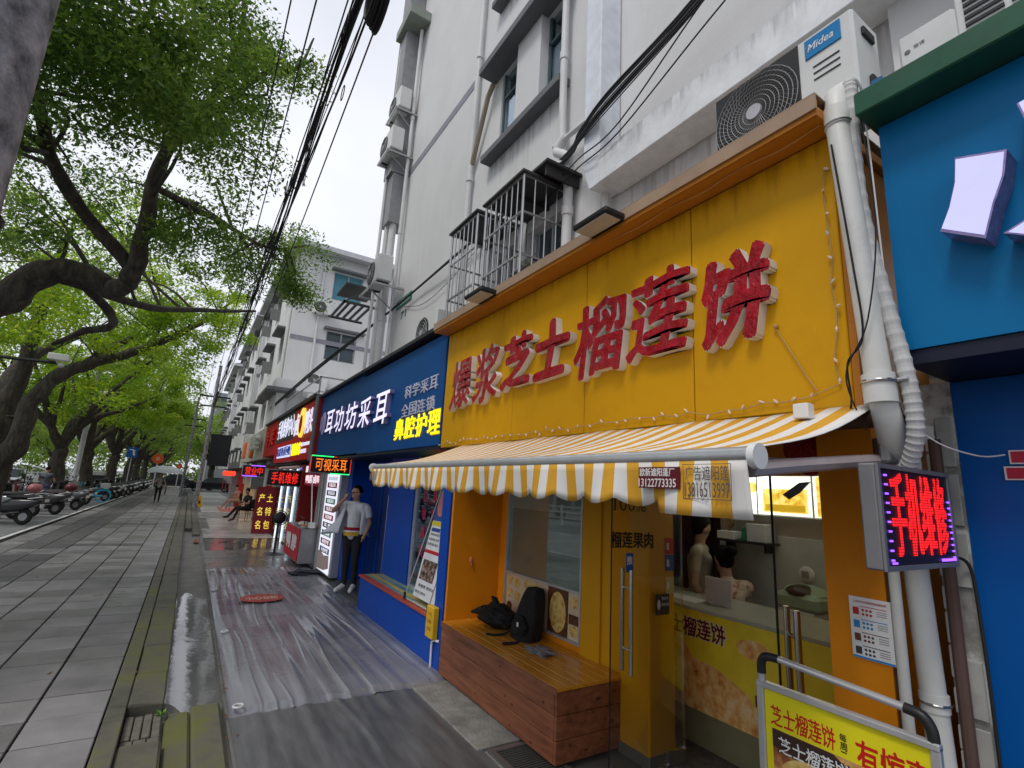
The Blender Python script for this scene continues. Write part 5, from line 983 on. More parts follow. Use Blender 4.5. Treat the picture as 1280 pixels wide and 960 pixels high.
# banner on an x-stand
bn = thing('banner_stand', 'tall white and blue banner leaning on its frame on the blue ledge', 'banner', (2.5, 5.6, .48))
def BP(u, w, o=0): return Vector((2.46+.20*w-o, 5.98-.62*u-.14*w, .53+1.24*w))
def bquad(mb, u0, u1, w0, w1, o=.002, m=0): return mb.quad(BP(u0, w0, o), BP(u1, w0, o), BP(u1, w1, o), BP(u0, w1, o), m)
part('banner', MB().add([BP(0, 0), BP(1, 0), BP(1, 1), BP(0, 1), BP(0, 0, -.004), BP(1, 0, -.004), BP(1, 1, -.004), BP(0, 1, -.004)], [(0, 1, 2, 3), (7, 6, 5, 4), (0, 4, 5, 1), (1, 5, 6, 2), (2, 6, 7, 3), (3, 7, 4, 0)]), mat('banner_white', (.7, .71, .73), .4), bn)
part('blue_print', bquad(bquad(MB(), 0, 1, .70, 1), .05, .45, .60, .635), mat('banner_blue', (.03, .08, .3), .4), bn)
part('yellow_print', bquad(MB(), 0, 1, .655, .695, .003), mat('banner_yellow', (.6, .5, .03), .4), bn); part('red_print', bquad(MB(), 0, 1, .40, .43), mat('banner_red', (.5, .02, .03), .4), bn)
part('photo_print', bquad(MB(), .08, .72, .16, .34, .003), ramp_mat('banner_photo', 'noise', [(.4, (.02, .015, .012)), (.5, (.12, .07, .05)), (.6, (.4, .3, .25))], scale=22), bn)
sk_ = mat('print_skin', (.55, .2, .17), .5); mb = MB(); c_ = BP(.25, .9, .004)
X_ = (BP(1, 0)-BP(0, 0)).normalized(); Y_ = (BP(0, 1)-BP(0, 0)).normalized(); Zn = X_.cross(Y_)
mb.add([c_+X_*.13*math.cos(a*PI/12)+Y_*.20*math.sin(a*PI/12) for a in range(24)], [tuple(range(24))]); part('ear_print', mb, sk_, bn)
part('text_print', (lambda mb: [text(s, tuple(BP(u, w, .004)), ww, hh, depth=.001, bold=0, mb=mb, xdir=X_, ydir=Y_) for s, u, w, ww, hh in (('特色项目', .28, .575, .25, .03), ('可视采耳 洗耳', .28, .53, .3, .03), ('耳道护理 清洁', .28, .485, .3, .03), ('更健康 更舒适', .5, .11, .45, .035), ('电话 预约', .3, .05, .3, .03))] and mb)(MB()), mat('banner_text', (.08, .08, .1)), bn)
part('title_print', text('可视', tuple(BP(.72, .85, .004)), .13, .3, depth=.001, bold=.02, xdir=X_, ydir=Y_, mb=text('采耳', tuple(BP(.9, .85, .004)), .1, .3, depth=.001, bold=.02, xdir=X_, ydir=Y_)), white, bn)
part('seal_print', text('耳', tuple(BP(.80, .53, .004)), .22, .20, depth=.001, bold=.04, xdir=X_, ydir=Y_), mat('seal_navy', (.03, .06, .2)), bn)
part('frame', MB().tube([(2.38, 6.03, .5), BP(0, 1)], .007, 6).tube([(2.38, 5.33, .5), BP(1, 1)], .007, 6).tube([(2.40, 6.03, .49), (2.40, 5.3, .49)], .012, 6).tube([(2.38, 5.33, .52), (2.58, 5.15, .62)], .007, 6).tube([(2.58, 5.14, .5), (2.6, 5.12, 1.6)], .012, 6), alu, bn)
parts('foot', MB().tube([(2.38, 6.03, .478), (2.38, 6.03, .56)], .016, 8).tube([(2.38, 5.33, .478), (2.38, 5.33, .56)], .016, 8), blk, bn)
yb = thing('yellow_box', 'small yellow notice box fixed at the end of the blue low wall', 'box', (2.3, 5.06, .33)); part('case', B(2.29, 2.355, 4.98, 5.16, .30, .60, b=.008), mat('box_yellow', (.62, .38, .02), .45), yb)
part('lettering', text('一元', (2.289, 5.07, .53), .10, .04, '-x', .001, 0, mb=text('充电', (2.289, 5.07, .46), .10, .04, '-x', .001, 0, mb=text('扫码', (2.289, 5.07, .39), .10, .04, '-x', .001, 0))), mat('box_print', (.35, .12, .02)), yb)
one('white_conduit', MB().tube([(2.345, 5.08, .02), (2.34, 5.08, .26), (2.34, 5.0, .29), (2.36, 4.95, .29)], .012, 8), white, 'thin white conduit pipe on the blue low wall under the yellow box', 'pipe', (2.34, 5.08, 0), smooth=True)
led2 = led_sign('orange LED sign with green edge lights hanging over the man in white', 1.76, 2.48, 9.5, 9.58, 1.92, 2.235, '可视采耳', led_or)
parts('edge_light', MB().box(1.78, 2.15, 9.48, 9.492, 2.222, 2.234).box(2.12, 2.46, 9.48, 9.492, 1.922, 1.934), led_gr, led2); parts('edge_light', MB().box(1.765, 1.775, 9.48, 9.492, 1.93, 2.22).box(2.462, 2.472, 9.48, 9.492, 1.93, 2.22).box(2.15, 2.46, 9.48, 9.492, 2.222, 2.234), glow('dim_red', (.7, .04, .03), .8), led2)
pb = thing('price_lightbox', 'white upright lightbox with nine coloured service labels beside the blue door', 'lightbox', (2.45, 10.6, 0))
part('case', B(2.455, 2.6, 10.0, 11.2, .05, 2.0, b=.006), alu, pb); part('lit_panel', B(2.447, 2.454, 10.12, 11.12, .08, 1.97), glow('panel_glow', (.8, .82, .95), .75), pb)
cl_ = {'m': (.45, .01, .10), 'n': (.04, .05, .10), 'g': (.02, .28, .18), 'r': (.6, .08, .06), 'b': (.08, .09, .28)}
for i, (k, s_) in enumerate(zip('mngmrngmb', ('可视采耳', '舒适采耳', '深度采耳', '洗耳朵', '耳按摩', '耳 烛', '肩颈按', '鼻腔护理', '头皮护理'))):
    z_ = 1.72-.155*i; o = part('label_plate', B(2.441, 2.446, 10.22, 11.0, z_-.055, z_+.05, b=.004), mat('plate_'+k, cl_[k], .4), pb)
    part('lettering', text(s_, (2.4405, 10.6, z_), .56, .075, '-x', .001, .01), glow('plate_white', (.8, .8, .85), .8), o)
part('title', text('耳功坊采耳', (2.4455, 10.62, 1.85), .75, .07, '-x', .001, .0), mat('title_blue', (.15, .18, .4)), pb)
part('photo_print', MB().prism([(11.1, .09), (11.1, .42), (10.9, .44), (10.6, .38), (10.2, .42), (10.14, .2), (10.5, .12)], 'x', 2.446, 2.441), mat('skin_print', (.6, .45, .4), .5), pb)
# grey shutter posts
for y_, l_ in ((11.28, 'grey metal shutter post right beside the lit label box'), (11.62, 'grey metal shutter post nearer the snack counter')): one('shutter_post', B(2.46, 2.56, y_, y_+.14, 0, 2.2, b=.01).box(2.44, 2.459, y_+.04, y_+.09, 0, 2.2), alu, l_, 'post', (2.5, y_, 0))
# ============================================================ SHOPS FURTHER ON
sr = mat('shop_red', (.5, .004, .015), .4, spec=.2, var=.07, scale=1.5); sr2 = mat('shop_red_dark', (.24, .015, .012), .45)
rs = thing('shop_sign', 'long red signboard with white and yellow lettering beyond the blue sign', 'sign', (2.1, 14, 2.2))
part('end_return', MB().box(2.12, 2.9, 11.345, 11.36, 2.22, 3.56), sr2, rs); part('grey_edge', B(2.09, 2.2, 11.365, 11.6, 2.2, 3.62), mat('edge_grey', (.16, .165, .18), .4), rs)
part('sign_panel', B(2.12, 2.9, 11.61, 14.15, 2.24, 3.56), sr, rs); part('sign_panel', B(2.12, 2.9, 14.16, 17.3, 2.82, 3.6), mat('sign_black', (.03, .03, .035), .4), rs); part('sign_panel', B(2.12, 2.9, 14.16, 17.3, 2.24, 2.815), sr, rs); part('sign_panel', B(2.12, 2.9, 17.31, 20.3, 2.5, 3.6), sr, rs)
part('top_cap', B(2.05, 2.95, 11.61, 20.3, 3.61, 3.67), mat('cap_dark', (.03, .03, .035), .5), rs)
wl = glow('white_sign_glow', (.8, .82, 1), .62)
text_parts('white_character', '手机维修中心', (2.15, 15.65, 3.22), 3.0, .56, '-x', .04, .008, wl, rs); text_parts('white_character', '鸭头', (2.115, 12.15, 3.12), .9, .56, '-x', .02, .006, wl, rs); text_parts('white_character', '卤', (2.115, 13.7, 3.15), .6, .56, '-x', .02, .004, wl, rs)
text_parts('panel_character', '贴膜换屏回收', (2.111, 15.4, 2.53), 2.4, .24, '-x', .01, .0, mat('panel_blue', (.05, .08, .35), .4), rs); part('white_strip', B(2.112, 2.119, 14.2, 16.6, 2.36, 2.68), glow('strip_glow', (.55, .6, .95), .8), rs)
text_parts('yellow_character', '招牌卤味', (2.115, 13.4, 2.52), 1.2, .30, '-x', .02, .012, yl, rs); part('phone_lettering', text('电话 13818165210', (2.11, 12.25, 2.6), 1.0, .10, '-x', .01, .0, mb=text('欢迎光临', (2.11, 12.4, 2.44), .7, .10, '-x', .01, .0)), wl, rs)
part('round_logo', MB().prism([(12.95+.33*math.cos(a*PI/14), 3.14+.36*math.sin(a*PI/14)) for a in range(28)], 'x', 2.07, 2.118), glow('logo_yellow', (.9, .65, .1), .8), rs); part('logo_mark', MB().prism([(12.95+.18*math.cos(a*PI/14), 3.1+.22*math.sin(a*PI/14)) for a in range(28)], 'x', 2.06, 2.069), mat('logo_red', (.5, .02, .01)), rs)
part('red_lettering', text('专卖', (2.1, 18.7, 3.1), 2.2, .6, '-x', .04, .03), mat('bright_red', (.7, .01, .02), .3), rs)
cs = thing('shop_sign', 'cream signboard with raised white lettering and orange ring logo past the red sign', 'sign', (2.1, 22, 2.3))
part('sign_panel', B(2.12, 2.9, 20.4, 29.5, 2.45, 3.6), mat('sign_cream', (.5, .45, .38), .5), cs); part('lettering_block', text('每日食', (2.0, 21.9, 3.1), 2.3, .6, '-x', .15, .05), mat('block_white', (.62, .62, .58), .4), cs); part('logo', MB().torus((2.05, 24.2, 3.0), .38, .08, 'x', 20, 6), mat('logo_orange', (.6, .2, .05)), cs); part('orange_mark', B(2.08, 2.119, 27.5, 28.8, 2.7, 3.4), mat('mark_orange', (.8, .12, .02)), cs)
one('black_board', B(.9, 2.2, 42, 42.3, 2.4, 4.65), mat('board_black', (.02, .02, .025), .5), 'large blank black board hung across the shops far along', 'sign', (2, 34, 2.3))
fr_ = thing('shop_row', 'row of small lit shop fronts below the red and cream signs', 'shops', (2.6, 18, 0))
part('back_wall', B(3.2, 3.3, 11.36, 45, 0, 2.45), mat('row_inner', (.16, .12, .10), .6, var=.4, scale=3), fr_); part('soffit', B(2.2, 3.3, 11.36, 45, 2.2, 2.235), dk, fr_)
for y_, w_, m_ in ((11.8, .12, alu), (14.0, .12, mat('pil_red', (.3, .02, .02), .4)), (18.9, .35, mat('pil_tan', (.5, .38, .26), .5)), (21.0, .2, mat('pil_red', (.3, .02, .02), .4)), (24.0, .5, mat('pil_tan', (.5, .38, .26), .5)), (29, .6, mat('pil_tan', (.5, .38, .26), .5)), (34, .6, mat('pil_red', (.3, .02, .02), .4)), (40, .6, alu)): part('pilaster', B(2.45, 3.19, y_, y_+w_, 0, 2.195), m_, fr_)
warm = glow('warm_interior', (1, .72, .42), .55)
part('lit_window', B(3.1, 3.15, 19.4, 20.9, .4, 2.1), warm, fr_); part('lit_window', B(3.1, 3.15, 24.6, 28.9, .3, 2.1), warm, fr_); part('lit_window', B(3.1, 3.15, 29.7, 33.8, .3, 2.1), warm, fr_)
o = part('glass_front', MB().box(2.5, 2.52, 14.2, 18.85, .05, 2.15), glass('row_glass', (.6, .68, .72), .45, .55), fr_)
part('glass_post', MB().box(2.47, 2.5, 15.0, 15.06, 0, 2.15).box(2.47, 2.5, 16.2, 16.26, 0, 2.15).box(2.47, 2.5, 17.4, 17.46, 0, 2.15), glow('tube_light', (.8, .9, 1), 1.0), fr_)
led_sign('red LED sign reading phone repair further along under the red signboard', 1.66, 2.5, 14.3, 14.4, 1.6, 2.02, '手机维修', led_red2)
l4 = led_sign('red and violet LED sign farthest along under the cream signboard', 1.36, 2.02, 18.0, 18.1, 1.8, 2.16, '营业中', led_red2); parts('edge_light', MB().box(1.6, 2.0, 17.98, 17.99, 2.13, 2.155).box(1.38, 1.8, 17.98, 17.99, 1.805, 1.83), led_vi, l4)
rb = thing('red_board', 'dark red upright board with yellow characters standing before the glass shop', 'sign board', (2.2, 18.5, 0)); part('board', B(1.93, 2.56, 18.5, 18.56, .03, 1.5), mat('board_maroon', (.22, .012, .02), .4), rb)
mb = MB()
for i, r_ in enumerate(('产 土', '名 特', '名 包')): text(r_, (2.22, 18.498, 1.14-.42*i), .42, .27, '-y', .004, .015, mb=mb)
part('lettering', mb, glow('sign_gold', (.85, .62, .08), .7), rb)
part('grey_frame', B(2.57, 2.75, 18.4, 18.6, .03, 1.6), alu, rb)
pk = thing('pink_sign', 'pink and white sign boards hanging over the snack counter', 'sign', (2.5, 12.8, 1.7)); part('board', B(2.5, 2.52, 11.8, 13.9, 1.66, 1.98), mat('pink_board', (.55, .03, .12), .4), pk); part('lettering', text('鸭脖卤味', (2.497, 12.85, 1.82), 1.8, .2, '-x', .004, .02), glow('pink_white', (.9, .75, .8), .8), pk); part('white_top', B(2.5, 2.52, 12.3, 13.9, 1.985, 2.15), glow('pink_white', (.9, .75, .8), .8), pk)
rc = thing('red_canopy', 'small dark red rolled canopy under the red signboard', 'canopy', (2.1, 13, 2.1)); part('fabric', MB().grid(lambda u, v: (2.5-.55*v, 11.7+2.7*u, 2.19-.14*v-.01*math.sin(u*30)), 20, 4), mat('canopy_red', (.25, .03, .04), .8), rc); part('bar', MB().tube([(1.95, 11.7, 2.05), (1.95, 14.4, 2.05)], .035, 8), mat('bar_pink', (.5, .35, .35), .4), rc)
sc = thing('snack_counter', 'steel snack counter with red and white front panel outside the red shop', 'counter', (2.3, 12.2, 0))
part('body', B(2.14, 2.5, 11.45, 13.3, .1, .80, b=.01), mat('counter_steel', (.32, .32, .33), .35, .6), sc); part('front_panel', B(2.125, 2.139, 11.55, 13.2, .14, .78), mat('panel_red', (.5, .012, .04), .4), sc); part('lettering_panel', text('鸭 脖', (2.12, 12.38, .47), 1.25, .34, '-x', .004, .06), white, sc)
part('tray', MB().ell((2.3, 12.2, .84), (.12, .2, .06), 14, 6).box(2.2, 2.45, 11.5, 11.9, .802, .85), mat('tray_white', (.55, .55, .52)), sc, smooth=True); part('board', MB().box(2.1, 2.4, 11.2, 11.5, .87, .89), mat('board_wood', (.42, .2, .06)), sc); part('rail', MB().tube([(2.2, 11.6, .8), (2.2, 11.6, 1.0), (2.2, 12.2, 1.0), (2.2, 12.2, .8)], .01, 6), blk, sc)
fn = thing('standing_fan', 'black standing fan beside the snack counter', 'fan', (2.0, 13.7, 0)); part('pole', MB().tube([(2.0, 13.7, .03), (2.0, 13.7, .75)], .025, 8), blk, fn); part('base', MB().tube([(2.0, 13.7, .01), (2.0, 13.7, .05)], [.26, .1], 12), blk, fn); part('cage', MB().ell((2.0, 13.6, .86), (.15, .06, .15), 18, 8).torus((2.0, 13.6, .86), .17, .012, 'y', 24, 5), blk, fn, smooth=True)
one('broom', MB().tube([(2.25, 11.15, .9), (2.18, 11.3, 1.85)], .012, 6).box(2.2, 2.3, 11.0, 11.2, .85, .95), white, 'white handled brush leaning over the snack counter', 'broom', (2.25, 11.15, .85))
one('dark_rag', cloth_blob('rag', (2.15, 10.75, .04), (.26, .2, .05), 2.9, .3, flat=-.02), mat('rag_dark', (.04, .045, .06), .9), 'dark crumpled bag on the ground by the snack counter', 'bag', (2.15, 10.75, 0), smooth=True)
cn = thing('caution_cone', 'small yellow folding caution sign on the far walkway', 'caution sign', (.68, 33.2, 0)); part('panel', MB().prism([(.5, .02), (.86, .02), (.74, .62), (.62, .62)], 'y', 33.1, 33.14).prism([(.5, .02), (.86, .02), (.74, .62), (.62, .62)], 'y', 33.3, 33.34), mat('cone_yellow', (.75, .4, .02), .4), cn); part('symbol', MB().prism([(.62, .2), (.74, .2), (.68, .42)], 'y', 33.09, 33.099), blk, cn)
ln_ = thing('red_lanterns', 'cluster of glowing red hanging lamps at a far shop front', 'lamps', (1.7, 30, 1.6))
for i in range(4): part('lamp_shade', MB().ell((1.5+.14*i, 30, 1.9), (.09, .09, .13), 10, 8), glow('lamp_red', (1, .05, .02), 1.1), ln_); part('tassel', MB().tube([(1.5+.14*i, 30, 1.75), (1.5+.14*i, 30, 1.1)], .012, 4), mat('tassel_red', (.4, .03, .03)), ln_)
# chairs
def chair_parts(t_, c_):
    m_ = mat('chair_'+c_, {'black': (.02, .02, .02), 'red': (.3, .03, .02)}[c_], .5)
    part('seat', B(-.22, .22, -.2, .2, .42, .46, b=.01), m_, t_); part('backrest', B(-.22, .22, .2, .235, .5, .88, b=.01), m_, t_)
    for x_ in (-.2, .2):
        for y_ in (-.18, .2): part('leg', MB().tube([(x_, y_, .42), (x_*1.1, y_*1.1, 0)], .012, 6), m_, t_)
for x_, y_, l_, c_ in ((2.2, 23.6, 'black folding chair under the seated person in black', 'black'), (2.3, 30.8, 'dark chair under the farther seated person', 'black')):
    t_ = thing('folding_chair', l_, 'chair', (x_, y_, 0.01), R(-60), local=True); chair_parts(t_, c_)

# ============================================================ CABLES, POLES
cab = mat('cable_black', (.012, .012, .014), .6)
def sag(p0, p1, s_, n=14): p0, p1 = Vector(p0), Vector(p1); return [p0.lerp(p1, i/n)-Vector((0, 0, s_*4*(i/n)*(1-i/n))) for i in range(n+1)]
random.seed(11)
bd = thing('cable_bundle', 'thick bundle of black cables strung along the kerb high over the walk', 'cables', (.5, 0, 5.2))
main = sag((.52, -3, 5.45), (.48, 30, 5.25), .32, 24)
for i in range(15):
    dx, dz = random.uniform(-.065, .065), random.uniform(-.06, .06); ph = random.uniform(0, 6)
    part('cable', MB().tube([p_+Vector((dx+.03*math.sin(p_.y*.9+ph), 0, dz+.03*math.cos(p_.y*.7+ph))) for p_ in main], random.choice([.004, .006, .009]), 5), cab, bd)
loops = MB()
for i in range(16): y_ = 2.5+i*.62+random.uniform(-.2, .2); loops.torus((.5+random.uniform(-.14, .16), y_, 5.0+random.uniform(-.03, .2)), random.uniform(.05, .10), .004, 'x', 16, 4)
part('cable_loops', loops, cab, bd)
cc = thing('cable_coil', 'coil of spare cable hanging from the overhead cable bundle', 'cable coil', (.55, 2.75, 4.9))
for i in range(7): part('coil_turn', MB().torus((.55+.012*(i-3), 2.82, 4.93+random.uniform(-.01, .01)), .17+.009*i, .011, 'x', 28, 6), cab, cc)
for l_, p0, p1, s_ in (('thin cable crossing the sky right of the main bundle', (1.0, 2, 7.4), (1.0, 40, 4.6), .9), ('thin cable left of the main bundle among the leaves', (.1, -2, 6.2), (.1, 34, 5.6), .5), ('second thin cable left of the main bundle', (.25, -2, 5.75), (.3, 34, 5.3), .42)):
    one('overhead_cable', MB().tube(sag(p0, p1, s_, 20), .010 if p0[0] == 1.0 else .007, 5), cab, l_, 'cable', p0)
wl_ = thing('wall_cables', 'sagging bundle of black cables pinned along the white building wall', 'cables', (2.95, 6, 5.3))
for i in range(6):
    o_ = .025*i; w_ = smooth_path([(2.70, .4, 5.9+o_*2), (2.76, 1.99, 5.55+o_), (2.76, 3.05, 5.32+o_*1.5), (2.80, 3.5, 5.28+o_), (2.94, 4.1, 5.34+o_*.6), (2.98, 6.8, 5.33+o_*.3), (2.98, 9.95, 5.28+o_*.3), (2.5, 14.7, 4.73+o_), (2.3, 22, 4.4+o_)], 5); part('cable', MB().tube(w_, .006+.004*(i % 3), 5), cab, wl_)
for i, (a, z0_, z1_) in enumerate(((.2, 5.5, 5.1), (.3, 5.75, 5.2))): one('slack_wire', MB().tube(smooth_path([(2.72, .5, z0_+.2), (2.76, 1.82, z0_-.12), (2.77, 2.9, z1_-.1), (2.79, 3.5, z1_-.12), (2.95, 4.2, z1_-.02), (2.98, 4.8, z1_+.05)], 6), .007, 5), cab, ('lower', 'upper')[i]+' slack black wire crossing the square duct', 'wire', (2.9, 2, 5.2))
one('hanging_wire', MB().tube(smooth_path([(3.07, 6.0, 5.3), (3.06, 7.2, 5.05), (3.06, 8.2, 5.0), (3.07, 9.2, 5.25)], 6), .005, 5), cab, 'thin wire drooping on the white wall below the main cables', 'wire', (3.06, 7, 5))
conc = ramp_mat('pole_concrete', 'noise', [(.36, (.08, .08, .09)), (.46, (.20, .20, .22)), (.55, (.30, .30, .33)), (.68, (.46, .46, .49))], scale=11, rough=.85, bump=.9, detail=14)
cp_ = thing('concrete_pole', 'big rough grey concrete pole close beside the paving, nearest of all poles', 'pole', (-.70, 1.72, .1)); part('shaft', MB().tube([(-.72, 1.72, 0), (-.72, 1.72, 3), (-.705, 1.72, 9)], [.215, .19, .155], 40), conc, cp_, smooth=True); part('strap', MB().torus((-.72, 1.72, 2.42), .2, .008, 'z', 40, 5), blk, cp_)
lp = thing('lamp_post', 'slim white lamp post standing between the tree trunks', 'lamp post', (-5.0, 34.4, .09)); part('shaft', MB().tube([(-5, 34.4, .09), (-5, 34.4, 7.2)], [.13, .10], 12), mat('post_white', (.5, .5, .51), .4), lp, smooth=True); part('arm', MB().tube([(-5, 34.4, 7.1), (-4.2, 34.4, 7.5), (-3.4, 34.4, 7.6)], .05, 8), mat('post_white', (.5, .5, .51)), lp); part('lamp_head', MB().ell((-3.1, 34.4, 7.6), (.35, .14, .07), 12, 6), alu, lp)
up = thing('utility_pole', 'leaning concrete utility pole with cables at the far kerb', 'pole', (.45, 30, 0)); part('shaft', MB().tube([(.45, 30, 0), (.5, 30, 7.4)], [.11, .075], 12), conc, up, smooth=True); parts('crossarm', MB().box(-.2, 1.2, 29.96, 30.04, 5.7, 5.78).box(-.1, 1.1, 29.96, 30.04, 5.2, 5.27), blk, up)
up2 = dup(up, (-.35, 44, 0), None, 'second thinner utility pole further up the kerb')
cam_a = thing('camera_arm', 'white traffic camera on a dark horizontal arm among the leaves', 'camera', (-4.2, 20, 4.6)); part('arm', MB().tube([(-6.5, 18, 4.45), (-3.55, 18, 4.55)], .045, 8), blk, cam_a); part('camera_case', MB().box(-3.75, -3.3, 17.9, 18.1, 4.62, 4.80, b=.02), white, cam_a); part('camera_mount', MB().tube([(-3.55, 18, 4.55), (-3.55, 18, 4.62)], .04, 8).ell((-3.45, 18, 4.5), .07), mat('mount_grey', (.5, .5, .5)), cam_a)
# ============================================================ TREES
def leaf_mat(name, c1, c2, c3, tr=.5):
    m, t, p = _mat(name); N = t.nodes.new; L = t.links.new
    g = N('ShaderNodeNewGeometry'); cr = N('ShaderNodeValToRGB'); e = cr.color_ramp.elements; e[0].color = (*c1, 1); e[1].color = (*c3, 1); q = e.new(.5); q.color = (*c2, 1)
    n = N('ShaderNodeTexNoise'); n.inputs['Scale'].default_value = .9; n.inputs['Detail'].default_value = 3; L(g.outputs['Position'], n.inputs['Vector'])
    ad = N('ShaderNodeMath'); ad.operation = 'MULTIPLY_ADD'; ad.inputs[1].default_value = .45; L(g.outputs['Random Per Island'], ad.inputs[0])
    mr = N('ShaderNodeMapRange'); mr.inputs['From Min'].default_value = .3; mr.inputs['From Max'].default_value = .7; mr.inputs['To Max'].default_value = .55; L(n.outputs[0], mr.inputs['Value']); L(mr.outputs[0], ad.inputs[2]); L(ad.outputs[0], cr.inputs[0])
    L(cr.outputs[0], p.inputs['Base Color']); p.inputs['Roughness'].default_value = .45; p.inputs['Specular IOR Level'].default_value = .35
    td = N('ShaderNodeBsdfTranslucent'); hs = N('ShaderNodeHueSaturation'); hs.inputs['Value'].default_value = 1.5; hs.inputs['Saturation'].default_value = 1.1; hs.inputs['Hue'].default_value = .485; L(cr.outputs[0], hs.inputs['Color']); L(hs.outputs[0], td.inputs[0])
    mi = N('ShaderNodeMixShader'); mi.inputs[0].default_value = tr; L(p.outputs[0], mi.inputs[1]); L(td.outputs[0], mi.inputs[2]); L(mi.outputs[0], t.nodes['Material Output'].inputs[0]); return m
leafA = leaf_mat('leaf_deep_green', (.028, .072, .015), (.085, .17, .032), (.24, .33, .075), .58)
leafB = leaf_mat('leaf_bright_green', (.06, .15, .018), (.20, .34, .04), (.42, .48, .08), .62)
leafC = leaf_mat('leaf_far_green', (.09, .18, .04), (.18, .29, .06), (.30, .36, .09), .6)
bark = ramp_mat('bark', 'noise', [(.3, (.018, .015, .011)), (.5, (.045, .039, .028)), (.65, (.085, .075, .052)), (.8, (.07, .085, .03))], scale=4, rough=.9, stretch=(3, 3, .8), bump=.9, detail=10)
def leaves(centers, rad, per, size, flat=.6):
    C = np.asarray(centers, float); n = len(C)*per
    c = np.repeat(C, per, 0); r = np.repeat(np.asarray(rad, float).reshape(-1) if np.ndim(rad) else np.full(len(C), rad), per)
    d = rng.normal(size=(n, 3)); d /= np.linalg.norm(d, axis=1)[:, None]; k = rng.random(n)**.45
    p = c+d*(k*r)[:, None]*np.array([1, 1, flat])
    nz_ = rng.normal(size=(n, 3))+np.array([0, 0, .9]); nz_ /= np.linalg.norm(nz_, axis=1)[:, None]
    t = np.cross(nz_, rng.normal(size=(n, 3))); t /= np.linalg.norm(t, axis=1)[:, None]+1e-9; b = np.cross(nz_, t)
    s = size*(.5+.9*rng.random(n)**1.3)[:, None]
    V = np.stack([p-t*s*.5, p+b*s*.24+nz_*s*.05, p+t*s*.55-nz_*s*.06, p-b*s*.24+nz_*s*.05], 1).reshape(-1, 3)
    return V
def leaf_mesh(name, V, m):
    me = bpy.data.meshes.new(name); n = len(V); me.vertices.add(n); me.vertices.foreach_set('co', V.astype(np.float32).ravel()); me.loops.add(n); me.loops.foreach_set('vertex_index', np.arange(n, dtype=np.int32))
    me.polygons.add(n//4); me.polygons.foreach_set('loop_start', np.arange(0, n, 4, dtype=np.int32)); me.polygons.foreach_set('loop_total', np.full(n//4, 4, dtype=np.int32)); me.materials.append(m); me.update(); me.validate(); return me
def tree(label, base, limbs, clumps, rad, per, size, m, twigs=True, group='camphor trees along the street'):
    t_ = thing('street_tree', label, 'tree', base, group=group); trunk = MB(); pts_all = []
    for pts, rs in limbs:
        sp = smooth_path(pts, 6); rr = np.interp(np.linspace(0, len(pts)-1, len(sp)), range(len(pts)), rs if isinstance(rs, (list, tuple)) else [rs]*len(pts))
        rr = [r*(1+.07*math.sin(i*1.7+r*50)) for i, r in enumerate(rr)]; sp = [p+Vector((math.sin(i*1.3), math.cos(i*1.9), math.sin(i*.8)))*r*.12 for i, (p, r) in enumerate(zip(sp, rr))]
        trunk.tube(sp, rr, 12); pts_all += [tuple(p) for p in sp[2:]]
    part('trunk', trunk, bark, t_, smooth=True)
    C = np.array(clumps); A = np.array(pts_all); tw = MB()
    if twigs:
        for c in C[::2]:
            j = np.argmin(((A-c)**2).sum(1)); a = Vector(A[j]); e = Vector(c); 
            if (e-a).length > 4.5: continue
            mid = a.lerp(e, .5)+Vector((random.uniform(-.3, .3), random.uniform(-.3, .3), random.uniform(-.1, .3)))
            tw.tube(smooth_path([a, mid, e], 3), list(np.linspace(.035, .008, 7)), 5, caps=False)
        part('twigs', tw, bark, t_)
    V = leaves(C, rad, per, size); off = np.array(OFF[t_.name]); link('crown', leaf_mesh('crown', V-off, m), t_)
    return t_
def in_ell(n, c, r, keep=None, shell=.0):
    out = []
    while len(out) < n:
        d = rng.normal(size=3); d /= np.linalg.norm(d); k = max(shell, rng.random()**.4); p = np.array(c)+d*k*np.array(r)
        if keep is None or keep(p): out.append(p)
    return out
# nearest tree: its trunk stands just left of the view
limb1 = [([(-4.6, 10.4, 0), (-4.5, 10.4, 1.6), (-3.9, 10.2, 3.2), (-2.9, 10, 3.95), (-2.45, 10, 4.58), (-2.0, 10, 4.82), (-1.51, 9.9, 4.62), (-1.25, 9.5, 4.8), (-1.2, 9.3, 5.4), (-1.18, 9.2, 6.6), (-.92, 9.1, 7.4), (-.62, 9, 8.1), (-.45, 9, 9.4), (-.55, 9, 10.5)], [.5, .40, .30, .23, .20, .18, .15, .135, .115, .10, .085, .065, .045, .02]),
         ([(-.92, 9.1, 7.35), (-.40, 9, 8.1), (.03, 9, 8.85), (.5, 9, 9.2), (.7, 9, 10)], [.07, .055, .045, .035, .015]),
         ([(-2.1, 10, 4.8), (-1.6, 10.5, 4.42), (-1.51, 10.5, 4.15), (-1.83, 10.5, 3.98), (-2.2, 10.6, 3.7)], [.08, .07, .065, .055, .03]),
         ([(-2.2, 10.2, 4.7), (-1.2, 12, 5.0), (-.2, 13.5, 5.6), (.8, 14.5, 6.1)], [.09, .07, .05, .03]),
         ([(-1.3, 9.5, 4.9), (-2.2, 9, 5.8), (-2.6, 8.6, 6.8), (-3, 7, 8.5)], [.10, .09, .07, .04]), 
         ([(-1.2, 9.2, 6.2), (-.2, 10.5, 6.5), (.7, 12, 6.9), (1.6, 12.4, 7.4)], [.06, .045, .03, .012]), ([(-4.4, 10.4, 2.2), (-5.8, 12, 5), (-6, 13, 8)], [.25, .18, .08])]
